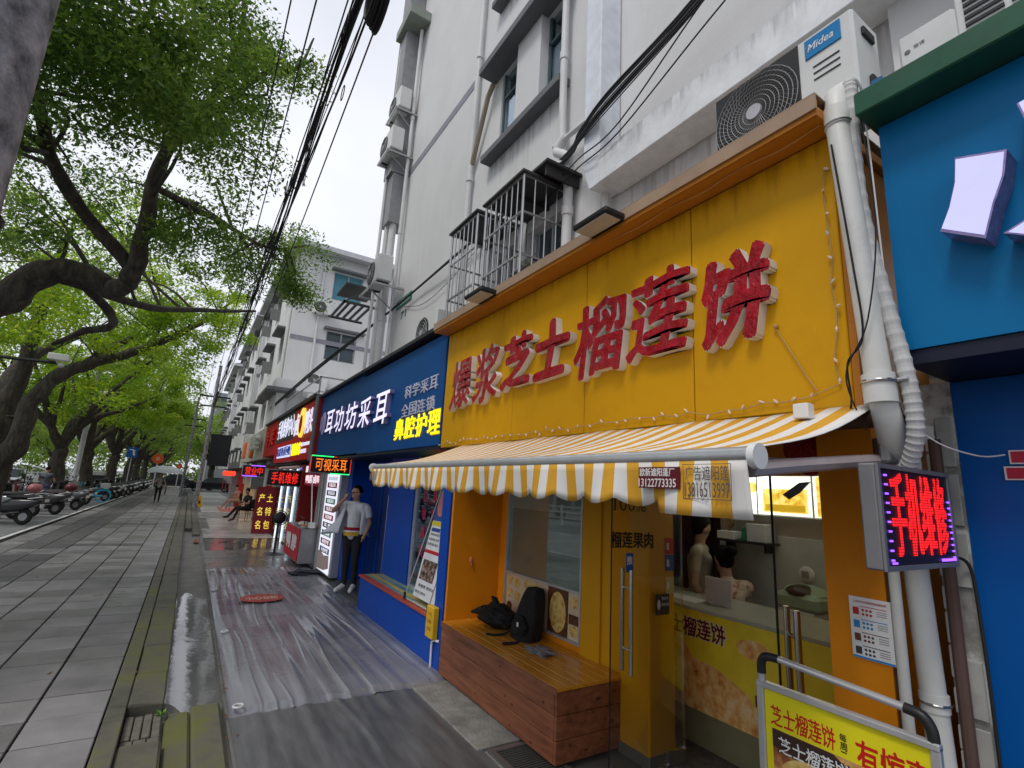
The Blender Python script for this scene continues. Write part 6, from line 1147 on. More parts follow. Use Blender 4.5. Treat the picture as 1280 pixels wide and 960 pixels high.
k1 = lambda p: p[2] > 5.0+.25*max(0, p[0]+2.5) and p[0] < .35+.02*(p[1]-5) and p[1] > 3.6
cl = in_ell(190, (-3.4, 9.2, 7.6), (4.0, 6.0, 3.3), k1)+in_ell(44, (-1.0, 8.2, 7.4), (1.4, 2.6, 2.6), k1)+in_ell(26, (-1.5, 7.2, 6.3), (1.2, 1.2, 1.2))+in_ell(14, (-.6, 11, 6.3), (1.3, 1.2, .8))
cl += in_ell(9, (1.2, 12.3, 7.0), (.8, .7, .6))+in_ell(5, (1.55, 12.6, 6.1), (.35, .4, .5))+in_ell(8, (.6, 12.5, 6.4), (.8, .8, .5))+in_ell(3, (.55, 9.0, 9.0), (.5, .5, .3))+in_ell(14, (-2.0, 6.2, 6.8), (1.2, 1.6, 1.0))+in_ell(20, (-3.2, 6.5, 6.0), (2, 2.5, 1.0))+in_ell(10, (-.1, 9, 8.9), (.6, .6, .9))
tree('nearest large tree whose dark limb arches over the paving', (-4.6, 10.4, .08), limb1, cl, [random.uniform(.38, .62) for _ in cl], 330, .078, leafA)
# second tree
limb2 = [([(-4.9, 20.6, 0), (-4.85, 20.6, 1.5), (-4.4, 20.2, 2.4), (-4.3, 20, 3.5), (-3.88, 20, 4.4), (-3.2, 20, 4.95), (-2.48, 20, 5.35), (-1.53, 20, 6.0), (-.73, 20, 6.7), (-.15, 20, 7.3), (.4, 20, 8)], [.46, .36, .27, .22, .20, .17, .145, .12, .10, .07, .03]),
         ([(-4.8, 20.8, 1.6), (-5.0, 21, 3), (-4.85, 21, 5), (-4.8, 21, 7.6), (-4.6, 21, 9.5)], [.32, .26, .2, .15, .08]), ([(-3.3, 20, 4.9), (-2.6, 20.5, 5.9), (-1.9, 20.6, 6.4), (-1.6, 20.8, 7.4)], [.13, .11, .08, .04]), ([(-1.9, 20, 5.7), (-1.6, 20.2, 6.6), (-1.7, 20.4, 7.4)], [.07, .06, .03]),
         ([(-4.9, 21, 2.5), (-6, 19.5, 4.5), (-6.5, 18, 6.5)], [.3, .2, .1]), ([(-4.85, 21, 3), (-5.5, 23, 5), (-4, 24.5, 7)], [.3, .2, .08])]
k2 = lambda p: p[2] > 5.2+.35*max(0, p[0]+1) and p[0] < 1.3
cl = in_ell(115, (-3.6, 20, 7.6), (4.6, 4.6, 3.0), k2, .3)+in_ell(16, (-.4, 19.5, 7.0), (1.5, 2, 1.2), k2)+in_ell(14, (-4.5, 15.5, 5.6), (2.2, 2.0, 1.0))
tree('tree with a long pale limb sweeping right over the pavement', (-4.9, 20.6, .08), limb2, cl, [random.uniform(.4, .72) for _ in cl], 300, .11, leafB)
def auto_tree(label, x, y, h, seed, nc, per, size, m, big=True, rx=4.2, group='camphor trees along the street', xr=None):
    rr = random.Random(seed); L_ = []; lean = rr.uniform(-.3, .3)
    th = rr.uniform(2.2, 2.9); top = (x+lean, y, th); L_.append(([(x, y, 0), (x+lean*.4, y, th*.5), top], [.38, .29, .28]))
    for k in range(5):
        a = k*2*PI/5+rr.uniform(-.4, .4)+(.2); r1, r2, r3 = .7, 1.9, 3.3; wob = rr.uniform(-.5, .5)
        q = [top, (top[0]+r1*math.cos(a), y+r1*math.sin(a), th+rr.uniform(.9, 1.6)), (top[0]+r2*math.cos(a+wob*.4), y+r2*math.sin(a+wob*.4), th+rr.uniform(2.0, 3.0)), (top[0]+r3*math.cos(a+wob), y+r3*math.sin(a+wob), th+rr.uniform(3.0, 4.6))]
        L_.append((q, [.19, .15, .10, .04])); a2 = a+rr.choice((-1, 1))*.8
        L_.append(([q[1], (q[1][0]+.9*math.cos(a2), q[1][1]+.9*math.sin(a2), q[1][2]+1.1), (q[1][0]+1.8*math.cos(a2), q[1][1]+1.8*math.sin(a2), q[1][2]+2.6)], [.10, .08, .03]))
    c = in_ell(nc, (x+.4, y, h*.66), (rx, 4.2, h*.36), (lambda p: (xr is None or p[0] < xr) and p[2] > 4.1), .35)
    return tree(label, (x, y, .08), L_, c, [random.uniform(.5, .9) if big else random.uniform(.8, 1.3) for _ in c], per, size, m, twigs=big, group=group)
auto_tree('third tree from the left with mossy trunk behind the parked scooters', -5.1, 31, 10.2, 3, 80, 300, .15, leafB, xr=1.2)
auto_tree('fourth tree, thick trunk beside the white lamp post', -4.75, 36.3, 10.2, 14, 70, 260, .18, leafB, xr=1.0)
for i, (x, y, s_) in enumerate(((-4.6, 44, 5), (-4.4, 52, 6), (-4.3, 60, 7), (-4.2, 69, 8), (-4.0, 79, 9), (-4, 92, 10), (2.2, 72, 12), (2.6, 88, 13))):
    auto_tree(('fifth tree of the kerb row, behind the dark litter bin', 'sixth tree of the kerb row, near the blue parking sign', 'seventh tree of the kerb row', 'eighth tree of the kerb row', 'ninth tree of the kerb row', 'last tree of the kerb row', 'tree at the far end of the shops with a whitewashed foot', 'farthest tree on the shop side')[i], x, y, 10.5, s_, 55, 150, .26, leafC, False, rx=4.4, xr=1.5 if x < 0 else None)
for i, (x, y) in enumerate(((-17.5, 20), (-18, 31), (-17.6, 42), (-18, 54), (-17.6, 67), (-18, 81), (-17, 97))):
    auto_tree(('first', 'second', 'third', 'fourth', 'fifth', 'sixth', 'seventh')[i]+' tree on the far side of the road counted from the left', x, y, 10.5, 30+i, 60, 130, .30, leafC, False, rx=5.2, group='trees on the far side of the road')
far = leaves(in_ell(260, (-8, 135, 6), (30, 10, 8), lambda p: p[2] > 0), 2.6, 70, .8); o = link('far_trees', leaf_mesh('far_trees', far, leafC)); o['kind'] = 'stuff'; o['label'] = 'mass of green trees closing the far end of the street'; o['category'] = 'trees'

# ============================================================ SCOOTERS AND BICYCLE
tyre = mat('tyre', (.015, .015, .015), .8); rimm = mat('rim', (.3, .3, .3), .35, .7); chrome = mat('chrome', (.6, .6, .6), .15, 1)
def scooter(label, loc, rz, body, seatc=(.02, .02, .02), box=None, group='electric scooters parked along the kerb line'):
    t_ = thing('scooter', label, 'scooter', loc, rz, group, local=True); pm = mat('scooter_%d_%d_%d' % tuple(int(v*255) for v in body), body, .25, coat=.5, var=.05, dirt=.1); sm = mat('seat_%d_%d' % (int(seatc[0]*255), int(seatc[2]*255)), seatc, .6)
    for y_ in (.62, -.52):
        w_ = part('wheel', MB().torus((0, y_, .23), .165, .065, 'x', 22, 8), tyre, t_, smooth=True); part('rim', MB().tube([(-.03, y_, .23), (.03, y_, .23)], .12, 16), rimm, w_)
    def loft(secs, k=16):
        def fn(u, v):
            a = 2*PI*u; f = v*(len(secs)-1); i = min(int(f), len(secs)-2); q = f-i; y_, z_, rx, rz_ = [secs[i][j]*(1-q)+secs[i+1][j]*q for j in range(4)]; s_ = lambda w: math.copysign(abs(w)**.7, w)
            return (rx*s_(math.cos(a)), y_, z_+rz_*s_(math.sin(a)))
        return MB().grid(fn, k, (len(secs)-1)*3)
    part('rear_body', loft([(-.93, .70, .01, .01), (-.88, .68, .09, .06), (-.70, .62, .15, .12), (-.42, .56, .18, .19), (-.15, .53, .17, .20), (.0, .48, .12, .16), (.03, .46, .01, .05)]), pm, t_, smooth=True)
    part('footrest_trim', MB().tube([(-.17, -.5, .36), (-.19, -.1, .30), (-.18, .35, .31)], .022, 6).tube([(.17, -.5, .36), (.19, -.1, .30), (.18, .35, .31)], .022, 6).tube([(.1, -.52, .23), (.14, -.2, .33)], .04, 8), blk, t_)
    part('number_plate', B(-.08, .08, -.93, -.92, .50, .60), white, t_)
    part('floorboard', B(-.16, .16, -.1, .42, .27, .34, b=.02), pm, t_)
    part('leg_shield', MB().grid(lambda u, v: ((u-.5)*2*(.13+.07*math.sin(PI*v)), .44+.10*math.cos((u-.5)*PI)+.02*v, .29+.72*v), 10, 8), pm, t_, smooth=True).modifiers.new('s', 'SOLIDIFY').thickness = .02; part('front_fender', MB().torus((0, .62, .23), .25, .05, 'x', 12, 6, a0=.3, a1=2.4), pm, t_, smooth=True)
    part('seat', MB().ell((0, -.40, .78), (.15, .42, .065), 14, 8), sm, t_, smooth=True)
    part('fork', MB().tube([(0, .62, .23), (0, .50, .75), (0, .44, 1.02)], .035, 8), blk, t_)
    part('handlebar', MB().tube([(-.33, .34, 1.06), (-.12, .45, 1.03), (.12, .45, 1.03), (.33, .34, 1.06)], .016, 8).ell((0, .47, 1.02), (.12, .08, .07), 12, 6), blk, t_, smooth=True)
    part('headlight', MB().ell((0, .56, .88), (.07, .04, .06), 12, 6), mat('headlamp', (.6, .6, .62), .1), t_, smooth=True); part('tail_light', MB().ell((0, -.84, .66), (.08, .03, .03), 10, 6), mat('tail_red', (.4, .01, .01), .2), t_, smooth=True)
    for s_ in (-1, 1): part('mirror', MB().tube([(.25*s_, .38, 1.06), (.33*s_, .36, 1.22)], .007, 5).ell((.36*s_, .35, 1.26), (.06, .015, .04), 10, 6), blk, t_)
    part('rear_rack', MB().tube([(-.12, -.6, .74), (-.12, -.95, .8), (.12, -.95, .8), (.12, -.6, .74)], .012, 6), chrome, t_)
    if box: part('top_box', MB().ell((0, -.88, .97), (.2, .19, .15), 16, 10), mat('box_%d' % int(box[0]*255), box, .35, coat=.3), t_, smooth=True)
    return t_
K = (.02, .02, .022); W = (.5, .5, .5); G = (.2, .22, .24)
P0 = [scooter('nearest black scooter with its rear wheel by the white line', (-4.35, 20.3, .09), R(70), K), scooter('dark scooter with maroon top box beside the man in grey', (-4.35, 24.6, .09), R(66), (.05, .05, .055), (.03, .01, .02), (.12, .01, .02)),
      scooter('scooter with a pink rounded top box near the nearest black one', (-5.0, 22.3, .09), R(80), G, (.02, .02, .02), (.5, .16, .17)), scooter('black scooter with pale rear fender next to the blue bicycle', (-4.15, 27.3, .09), R(60), (.10, .11, .12))]
random.seed(21)
cols_ = ['black', 'white', 'dark grey', 'silver', 'dark red']; meta = {'black': K, 'white': W, 'dark grey': (.06, .065, .07), 'silver': (.3, .31, .32), 'dark red': (.2, .015, .02)}
protos = {}
ords = ['first', 'second', 'third', 'fourth', 'fifth', 'sixth', 'seventh', 'eighth', 'ninth', 'tenth']; cn_ = {c: 0 for c in cols_}
y = 36.0
for i in range(30):
    c = random.choice(cols_ if i % 2 else ['black', 'dark grey', 'black']); cn_[c] += 1; n_ = cn_[c]; y += random.uniform(.8, 1.35)
    lab = '%s parked scooter, %s %s one counted from the blue bicycle' % (c, ords[n_-1] if n_ <= 10 else ords[n_-11]+' of the last', c) if n_ <= 10 else '%s parked scooter near the far end of the row, %s after the tenth' % (c, ords[n_-11])
    loc = (-4.0+random.uniform(-.15, .2), y, .09); rz = R(62+random.uniform(-12, 12))
    if c in protos: dup(protos[c], loc, rz, lab)
    else: protos[c] = scooter(lab, loc, rz, meta[c])
for i in range(5): dup(protos[random.choice(list(protos))], (-6.6+random.uniform(-.3, .3), 22.5+3.4*i, .09), R(240+random.uniform(-15, 15)), 'scooter parked in the second row behind, %s from the left' % ords[i])
near = ((-5.7, 21.2, 78, 'silver', 'silver scooter standing just behind the nearest black one'), (-4.7, 23.4, 60, 'black', 'black scooter wedged before the one with the maroon box'), (-4.55, 25.9, 75, 'dark grey', 'dark grey scooter between the maroon box one and the blue bicycle'), (-5.3, 26.8, 70, 'white', 'white scooter behind the row near the man in grey'), (-4.3, 29.4, 58, 'black', 'black scooter right before the blue bicycle, nearer the camera'), (-4.4, 31.2, 64, 'dark grey', 'dark grey scooter touching the blue bicycle basket'), (-6.2, 24.0, 95, 'dark red', 'dark red scooter in the second row near the thick trunk'), (-4.1, 35.0, 66, 'black', 'black scooter immediately past the blue bicycle'))
for x_, y_, r_, c_, l_ in near: dup(protos[c_], (x_, y_, .09), R(r_), l_)
# sun canopy scooter cover
cv = thing('scooter_canopy', 'white rain canopy fixed over a parked scooter behind the man in grey', 'canopy', (-6.2, 31, .09)); part('cover', MB().grid(lambda u, v: (-6.9+1.45*u, 30.6+.9*v, 1.42+.34*math.sin(PI*min(1, .15+u*.75))), 12, 4), mat('canopy_white', (.65, .67, .7), .4), cv, smooth=True); part('pole', MB().tube([(-6.2, 31, .1), (-6.2, 31, 1.72)], .02, 6), blk, cv)
# blue shared bicycle
bk = thing('bicycle', 'blue shared electric bicycle with grey front basket by the white line', 'bicycle', (-4.1, 33.2, .09), R(85), local=True); bl_ = mat('bike_blue', (.02, .42, .62), .35)
for y_ in (.55, -.55): w_ = part('wheel', MB().torus((0, y_, .33), .30, .028, 'x', 32, 6), bl_ if y_ < 0 else tyre, bk, smooth=True); part('spokes', MB().tube([(0, y_-.29, .33), (0, y_+.29, .33)], .004, 4).tube([(0, y_, .04), (0, y_, .62)], .004, 4).tube([(0, y_-.2, .13), (0, y_+.2, .53)], .004, 4).tube([(0, y_-.2, .53), (0, y_+.2, .13)], .004, 4).tube([(-.04, y_, .33), (.04, y_, .33)], .04, 8), rimm, w_)
part('frame', MB().tube(smooth_path([(0, .45, .8), (0, .2, .45), (0, -.15, .36), (0, -.55, .33)], 5), .04, 8).tube([(0, -.12, .36), (0, -.25, .85)], .03, 8).tube([(0, .55, .33), (0, .38, 1.0)], .03, 8), bl_, bk, smooth=True); part('rear_fender', MB().torus((0, -.55, .33), .34, .035, 'x', 16, 6, a0=.2, a1=2.6), bl_, bk, smooth=True)
part('saddle', MB().ell((0, -.28, .88), (.09, .15, .04), 12, 6), blk, bk, smooth=True); part('handlebar', MB().tube([(-.28, .30, 1.05), (0, .38, 1.02), (.28, .30, 1.05)], .014, 6), blk, bk)
part('basket', MB().box(-.2, .2, .50, .84, .70, .72).box(-.2, -.18, .50, .84, .72, 1.0).box(.18, .2, .50, .84, .72, 1.0).box(-.18, .18, .50, .52, .72, 1.0).box(-.18, .18, .82, .84, .72, 1.0), mat('basket_grey', (.28, .28, .27), .6), bk); part('cargo_box', B(-.16, .16, -.75, -.40, .75, .98, b=.02), mat('cargo_white', (.5, .52, .52), .5), bk)
# bins, signs, cars, railings
lb = thing('litter_bin', 'dark litter bin with pale top between the tree trunks', 'bin', (-4.9, 41, .09)); part('body', B(-5.3, -4.55, 40.8, 41.3, .09, 1.35, b=.03), mat('bin_dark', (.025, .03, .03), .5), lb); part('lid', B(-5.35, -4.5, 40.75, 41.35, 1.352, 1.6, b=.03), mat('bin_top', (.35, .35, .34), .5), lb)
ps_ = thing('parking_sign', 'blue square traffic sign hanging among the trunks', 'traffic sign', (-4.2, 50, 2.2)); part('plate', B(-4.45, -3.75, 49.9, 49.93, 2.75, 3.55), mat('sign_blue', (.01, .08, .32), .4), ps_); part('symbol', text('飞', (-4.1, 49.895, 3.15), .4, .5, '-y', .004, .03), white, ps_); part('post', MB().tube([(-4.1, 50, 0), (-4.1, 50, 3.6)], .04, 6), alu, ps_)
for x0_, x1_, y_, z0_, z1_, l_ in ((-3.35, -2.35, 60, 2.5, 3.5, 'orange round works sign above the pedestrian'), (-1.3, -.75, 62, 2.1, 2.75, 'smaller orange works sign right of the pedestrian umbrella')):
    t_ = thing('works_sign', l_, 'traffic sign', ((x0_+x1_)/2, y_, 0)); xc, zc, r_ = (x0_+x1_)/2, (z0_+z1_)/2, (x1_-x0_)/2; part('disc', MB().prism([(xc+r_*math.cos(a*PI/4+.39), zc+r_*math.sin(a*PI/4+.39)) for a in range(8)], 'y', y_, y_+.05), mat('works_orange', (.75, .12, .02), .5), t_); part('mark', B(xc-r_*.3, xc+r_*.3, y_-.02, y_-.002, zc-r_*.35, zc+r_*.35), mat('works_mark', (.8, .35, .2)), t_); part('post', MB().tube([(xc, y_+.1, .1), (xc, y_+.1, z0_+.2)], .05, 6), alu, t_)
def car(label, loc, rz, c_):
    t_ = thing('parked_car', label, 'car', loc, rz, 'cars standing in the street', local=True); pm = mat('car_%d' % int(c_[0]*999), c_, .2, coat=.8, var=.03)
    part('body', MB().prism([(-2.2, .3), (-2.25, .7), (-2.0, .92), (-1.0, .98), (.9, .95), (2.0, .85), (2.2, .6), (2.15, .3)], 'x', -.88, .88), pm, t_); part('cabin', MB().add([(-.8, -1.5, .96), (.8, -1.5, .96), (.8, 1.0, .94), (-.8, 1.0, .94), (-.62, -1.0, 1.45), (.62, -1.0, 1.45), (.62, .35, 1.47), (-.62, .35, 1.47)], [(0, 1, 5, 4), (1, 2, 6, 5), (2, 3, 7, 6), (3, 0, 4, 7)]), mat('car_glass', (.03, .04, .045), .05), t_); part('roof', MB().box(-.64, .64, -1.02, .38, 1.455, 1.49, b=.01), pm, t_)
    for x_ in (-.8, .8):
        for y_ in (-1.35, 1.4): w_ = part('wheel', MB().torus((x_, y_, .33), .24, .09, 'x', 18, 6), tyre, t_, smooth=True); part('rim', MB().tube([(x_-.08, y_, .33), (x_+.08, y_, .33)], .2, 12), rimm, w_)
        part('headlight', MB().ell((x_*.8, 2.14, .66), (.18, .06, .08), 10, 6), mat('headlamp', (.6, .6, .62), .1), t_, smooth=True); part('tail_light', MB().ell((x_*.8, -2.2, .72), (.18, .05, .08), 10, 6), mat('tail_red', (.4, .01, .01), .2), t_, smooth=True)
    return t_
car('black car standing across the far end of the walkway', (2.2, 63, -.01), R(78), (.012, .012, .014)); car('second dark car behind the black car at the far end', (-1.5, 70, .1), R(85), (.03, .03, .035)); car('white car on the road between the trunks', (-10.5, 48, -.03), R(2), (.6, .6, .62)); car('silver car on the road behind the nearest scooters', (-11.5, 29, -.03), R(0), (.35, .36, .37)); car('dark car far along the road', (-12.5, 75, -.03), R(180), (.04, .04, .05))
rl = thing('road_railing', 'long white railing running along the middle of the road', 'railing', (-13.2, 40, -.04))
for z_ in (.35, .7, 1.0): part('rail', B(-13.22, -13.17, 15, 110, z_, z_+.08), white, rl)
for i in range(40): part('post', B(-13.25, -13.14, 15+i*2.4, 15.1+i*2.4, -.04, 1.15), white, rl)
# shops over the road
random.seed(4)
for i, (y_, w_, cw, cs_, s_, l_) in enumerate(((30, 13, (.45, .43, .42), (.55, .02, .03), '大药房', 'pale shop with red sign over the road, leftmost'), (44, 12, (.35, .3, .28), (.75, .75, .75), '水果店', 'shop with white and red sign over the road'), (57, 14, (.5, .5, .5), (.02, .1, .4), '便利店', 'shop with blue sign over the road'), (72, 14, (.4, .38, .35), (.5, .05, .03), '饭店', 'brownish shop with dark red sign over the road'), (87, 20, (.45, .45, .46), (.6, .5, .1), '超市', 'farthest shop over the road with yellow sign'))):
    t_ = thing('roadside_shop', l_, 'building', (-26, y_, 0)); part('wall', B(-36, -26, y_, y_+w_-.3, 0, 8.5), mat('opp_wall_%d' % i, cw, .8, dirt=.2), t_); part('sign_board', B(-25.98, -25.7, y_+.3, y_+w_-.8, 3.0, 4.3), mat('opp_sign_%d' % i, cs_, .4), t_)
    part('lettering', text(s_, (-25.65, y_+w_/2, 3.65), w_*.5, .9, depth=.05, bold=.03, xdir=(0, 1, 0), ydir=(0, 0, 1)), white if cs_[0] != .75 else mat('bright_red', (.7, .01, .02)), t_)
    for k in range(int(w_//3)): o = part('window', B(-25.98, -25.93, y_+.6+k*3, y_+3.0+k*3, .3, 2.8), glz, t_); part('frame', B(-25.929, -25.9, y_+1.75+k*3, y_+1.85+k*3, .3, 2.8), alu, o); part('upper_window', B(-25.98, -25.93, y_+.8+k*3, y_+2.4+k*3, 5.4, 6.9), glz, t_)

# ============================================================ PEOPLE
def person(label, loc, rz, J, c, group=None, voxel=.011, hair=True, hairlen=0.0, sleeve=.6, scale=1, fat=1.0, glasses=False, shoe=(.6, .6, .6), hem=None, hold=None, band=None):
    t_ = thing('person', label, 'person', loc, rz, group, local=True); t_.scale = (scale,)*3
    D = dict(pelvis=(0, 0, .93), waist=(0, -.005, 1.07), chest=(0, 0, 1.27), neck=(0, .0, 1.42), head=(0, -.02, 1.585), shl=(.18, 0, 1.37), ell=(.235, .02, 1.09), wrl=(.25, -.05, .85), shr=(-.18, 0, 1.37), elr=(-.235, .02, 1.09), wrr=(-.25, -.05, .85),
             hil=(.09, 0, .90), knl=(.10, -.02, .49), anl=(.10, .02, .09), tol=(.12, -.17, .04), hir=(-.09, 0, .90), knr=(-.10, -.02, .49), anr=(-.10, .02, .09), tor=(-.12, -.17, .04), look=(0, -1, 0))
    D.update(J); D = {k: Vector(v) for k, v in D.items()}
    SK, TP, BT, SH, BD = 0, 1, 2, 3, 4
    bones = [('pelvis', 'waist', .125*fat, .115*fat, TP), ('waist', 'chest', .115*fat, .125*fat, TP), ('chest', 'neck', .115, .055, TP), ('neck', 'head', .052, .055, SK), ('shl', 'shr', .068, .068, TP), ('chest', 'shl', .10, .065, TP), ('chest', 'shr', .10, .065, TP),
             ('hil', 'hir', .105*fat, .105*fat, BT), ('pelvis', 'hil', .11*fat, .105*fat, BT), ('pelvis', 'hir', .11*fat, .105*fat, BT)]
    for s in 'lr':
        bones += [('sh'+s, 'el'+s, .054, .042, 'arm'), ('el'+s, 'wr'+s, .040, .028, SK if sleeve < 1 else 'fore'), ('hi'+s, 'kn'+s, .092*fat, .062, BT), ('kn'+s, 'an'+s, .062, .045, BT), ('an'+s, 'to'+s, .045, .038, SH)]
    mb = MB(); segs = []
    def cap(a, b, ra, rb, lab):
        n = 6; mb.tube([a.lerp(b, i/n) for i in range(n+1)], [ra+(rb-ra)*i/n for i in range(n+1)], 14); mb.ell(a, ra, 14, 10); mb.ell(b, rb, 14, 10); segs.append((a, b, ra, rb, lab))
    for a, b, ra, rb, lab in bones: cap(D[a], D[b], ra, rb, lab)
    lk = D['look'].normalized(); side = lk.cross(Vector((0, 0, 1))).normalized(); up = side.cross(lk); hd = D['head']; rot = Matrix((side, -lk, up)).transposed()
    HD = []
    def headpart(c_, r_): mb.ell(hd+side*c_[0]+lk*c_[1]+up*c_[2], r_, 16, 12, rot=rot); HD.append(hd+side*c_[0]+lk*c_[1]+up*c_[2])
    headpart((0, -.005, .02), (.074, .092, .098)); headpart((0, .025, -.055), (.052, .058, .055)); headpart((0, .085, -.015), (.013, .022, .026)); headpart((0, .082, -.055), (.024, .014, .009)); headpart((.074, -.005, -.01), (.012, .022, .033)); headpart((-.074, -.005, -.01), (.012, .022, .033)); headpart((0, .07, .03), (.05, .02, .012))
    segs.append((hd-up*.05, hd+up*.04, .085, .09, SK))
    for s in 'lr':                                       # hands: palm, four fingers, thumb
        w = D['wr'+s]; d = (w-D['el'+s]).normalized(); out = Vector((1 if s == 'l' else -1, 0, 0)); fwd = d.cross(out).normalized(); ax = fwd.cross(d).normalized()
        if abs(ax.x) < .2: pass
        pc = w+d*.05; cap(w, w+d*.075, .028, .030, SK); mb.ell(pc+fwd*.0, (.03, .03, .03), 10, 8)
        for k, (o_, ln_) in enumerate(((-.027, .058), (-.009, .068), (.009, .064), (.026, .05))):
            a = w+d*.085+fwd*o_; b1_ = a+d*ln_*.5+ax*.006; c1_ = b1_+d*ln_*.42-ax*.014*(1 if s == 'l' else -1); mb.tube([a, b1_, c1_], [.0095, .0088, .0075], 8); mb.ell(c1_, .0075, 8, 6); segs.append((a, c1_, .01, .009, SK))
        a = w+d*.02-fwd*.026; mb.tube([a, a-fwd*.025+d*.03, a-fwd*.03+d*.055], [.012, .010, .008], 8); segs.append((a, a-fwd*.03+d*.05, .012, .01, SK))
    me0 = mb.mesh('body', [mat('x_tmp', (1, 1, 1))]); o0 = bpy.data.objects.new('tmp', me0); COL.objects.link(o0)
    md = o0.modifiers.new('r', 'REMESH'); md.mode = 'VOXEL'; md.voxel_size = voxel; md.use_smooth_shade = True
    ms = o0.modifiers.new('s', 'SMOOTH'); ms.iterations = 3; ms.factor = .5
    bpy.context.view_layer.update(); me = bpy.data.meshes.new_from_object(o0.evaluated_get(bpy.context.evaluated_depsgraph_get())); bpy.data.objects.remove(o0); me.name = 'body'
    nP = len(me.polygons); cen = np.zeros(nP*3); me.polygons.foreach_get('center', cen); cen = cen.reshape(-1, 3); best = np.full(nP, 1e9); idx = np.zeros(nP, int)
    for a, b, ra, rb, lab in segs:
        A = np.array(a); AB = np.array(b)-A; L2 = max(AB@AB, 1e-9); tt = np.clip((cen-A)@AB/L2, 0, 1); dist = np.linalg.norm(cen-(A+tt[:, None]*AB), axis=1)-(ra+(rb-ra)*tt)
        if lab == 'arm': lb_ = np.where(tt < (sleeve if sleeve < 1 else 2), TP, SK)
        elif lab == 'fore': lb_ = np.where(tt < .92, TP, SK)
        else: lb_ = np.full(nP, lab)
        if lab == SK and a == D['neck']: lb_ = np.where(tt < .15, TP, SK)
        w_ = dist < best-.001; best = np.where(w_, dist, best); idx = np.where(w_, lb_, idx)
    hz = hem if hem is not None else .90
    near_legs = (idx == BT) & (cen[:, 2] > hz) & (hem is not None); idx = np.where(near_legs, TP, idx)
    for nm_, c_, r_ in (('skin', c['skin'], .5), ('top', c['top'], .8), ('bottom', c['bottom'], .85), ('shoe', shoe, .5)):
        me.materials.append(mat('cloth_%s_%s' % (nm_, '_'.join(str(int(v*99)) for v in c_)), c_, r_, var=.1, scale=14, bump=.25 if nm_ in ('top', 'bottom') else 0, bscale=18))
    while len(me.materials) > 5: me.materials.pop(index=0)
    # drop the helper slot that came with the source mesh
    k0 = len(me.materials)-4; me.polygons.foreach_set('material_index', (idx+k0).astype(np.int32)); me.polygons.foreach_set('use_smooth', [True]*nP); me.update()
    # cloth folds
    bd_ = link('body', me, t_); OFF[bd_.name] = (0, 0, 0)
    if hair:
        hm = MB().ell((0, 0, 0), 1, 20, 14); vs = []
        for v in hm.v:
            v = Vector(v); y_ = -v.y    # forward
            low = -.25-hairlen*8 if y_ < .1 else (.38+.25*max(0, y_)); z_ = max(v.z, low)
            vs.append(tuple(hd+side*(v.x*.083)+lk*(y_*.098-.014)+up*(z_*.108+.03)+Vector((0, 0, .004*math.sin(v.x*30)*math.sin(v.y*25)))))
        hm.v = vs; h_ = part('hair', hm, mat('hair_black', (.008, .007, .006), .8, bump=.5, bscale=120, spec=.08), t_, smooth=True)
    eyes = MB()
    for s in (-1, 1): eyes.ell(hd+side*.03*s+lk*.082+up*.012, (.010, .008, .006), 8, 6)
    part('eyes', eyes, mat('eye_dark', (.02, .015, .012), .2), t_)
    if glasses:
        g_ = MB()
        for s in (-1, 1): ctr = hd+side*.032*s+lk*.096+up*.012; g_.tube([ctr+side*.022*math.cos(a*PI/8)+up*.017*math.sin(a*PI/8) for a in range(17)], .0025, 4)
        g_.tube([hd+side*.055+lk*.094+up*.014, hd+side*.08-lk*.0+up*.012], .0025, 4).tube([hd-side*.055+lk*.094+up*.014, hd-side*.08+up*.012], .0025, 4); part('glasses', g_, blk, t_)
    return t_
skin = (.42, .24, .17)
man = person('man in open white shirt and dark trousers drinking by the blue shop door', (2.5, 8.95, .02), R(-35), dict(shr=(-.19, 0, 1.40), elr=(-.34, -.10, 1.30), wrr=(-.13, -.22, 1.50), ell=(.26, .03, 1.10), wrl=(.24, -.10, .93), knl=(.10, -.04, .50), knr=(-.07, .0, .49), anr=(-.06, .0, .09), tor=(-.12, -.17, .04), hir=(-.08, 0, .90), head=(0, -.03, 1.60), look=(-.75, -.9, -.05), chest=(0, 0, 1.28), neck=(0, 0, 1.44)),
             dict(skin=skin, top=(.62, .63, .66), bottom=(.018, .018, .022)), glasses=True, shoe=(.65, .65, .65), hem=.935, sleeve=.45)
ow = mat('open_shirt', (.60, .62, .68), .8, var=.08, bump=.4, bscale=12)
def flap(side_, flare):
    def fn(u, v):      # u round the body, v from collar down
        a0 = .75 if side_ > 0 else -.75; a = a0+(2.2 if side_ > 0 else -2.2)*u; r1 = .155+.035*v+flare*v*v*math.exp(-((u-.42)/.3)**2); z_ = 1.42-(.52-.06*abs(u-.4))*v
        return (math.sin(a)*r1*1.28, -math.cos(a)*r1*.95+.015*math.sin(u*14+v*6), z_+.02*math.sin(u*9))
    return fn
sh_ = MB().grid(flap(1, .03), 18, 14).grid(flap(-1, .26), 18, 14); o = part('open_shirt', sh_, ow, man, smooth=True); o.modifiers.new('s', 'SOLIDIFY').thickness = .004
part('sash', MB().tube([(0, -.0, .985), (0, 0, 1.035)], [.152, .15], 20), mat('sash_red', (.30, .01, .03), .8), man, smooth=True); part('sash_lower', MB().tube([(0, 0, .90), (0, 0, .96)], [.158, .154], 20), mat('sash_yellow', (.55, .34, .03), .8, var=.3, scale=60), man, smooth=True); part('hem_band', MB().tube([(0, 0, .962), (0, 0, .984)], [.154, .152], 20), white, man, smooth=True)
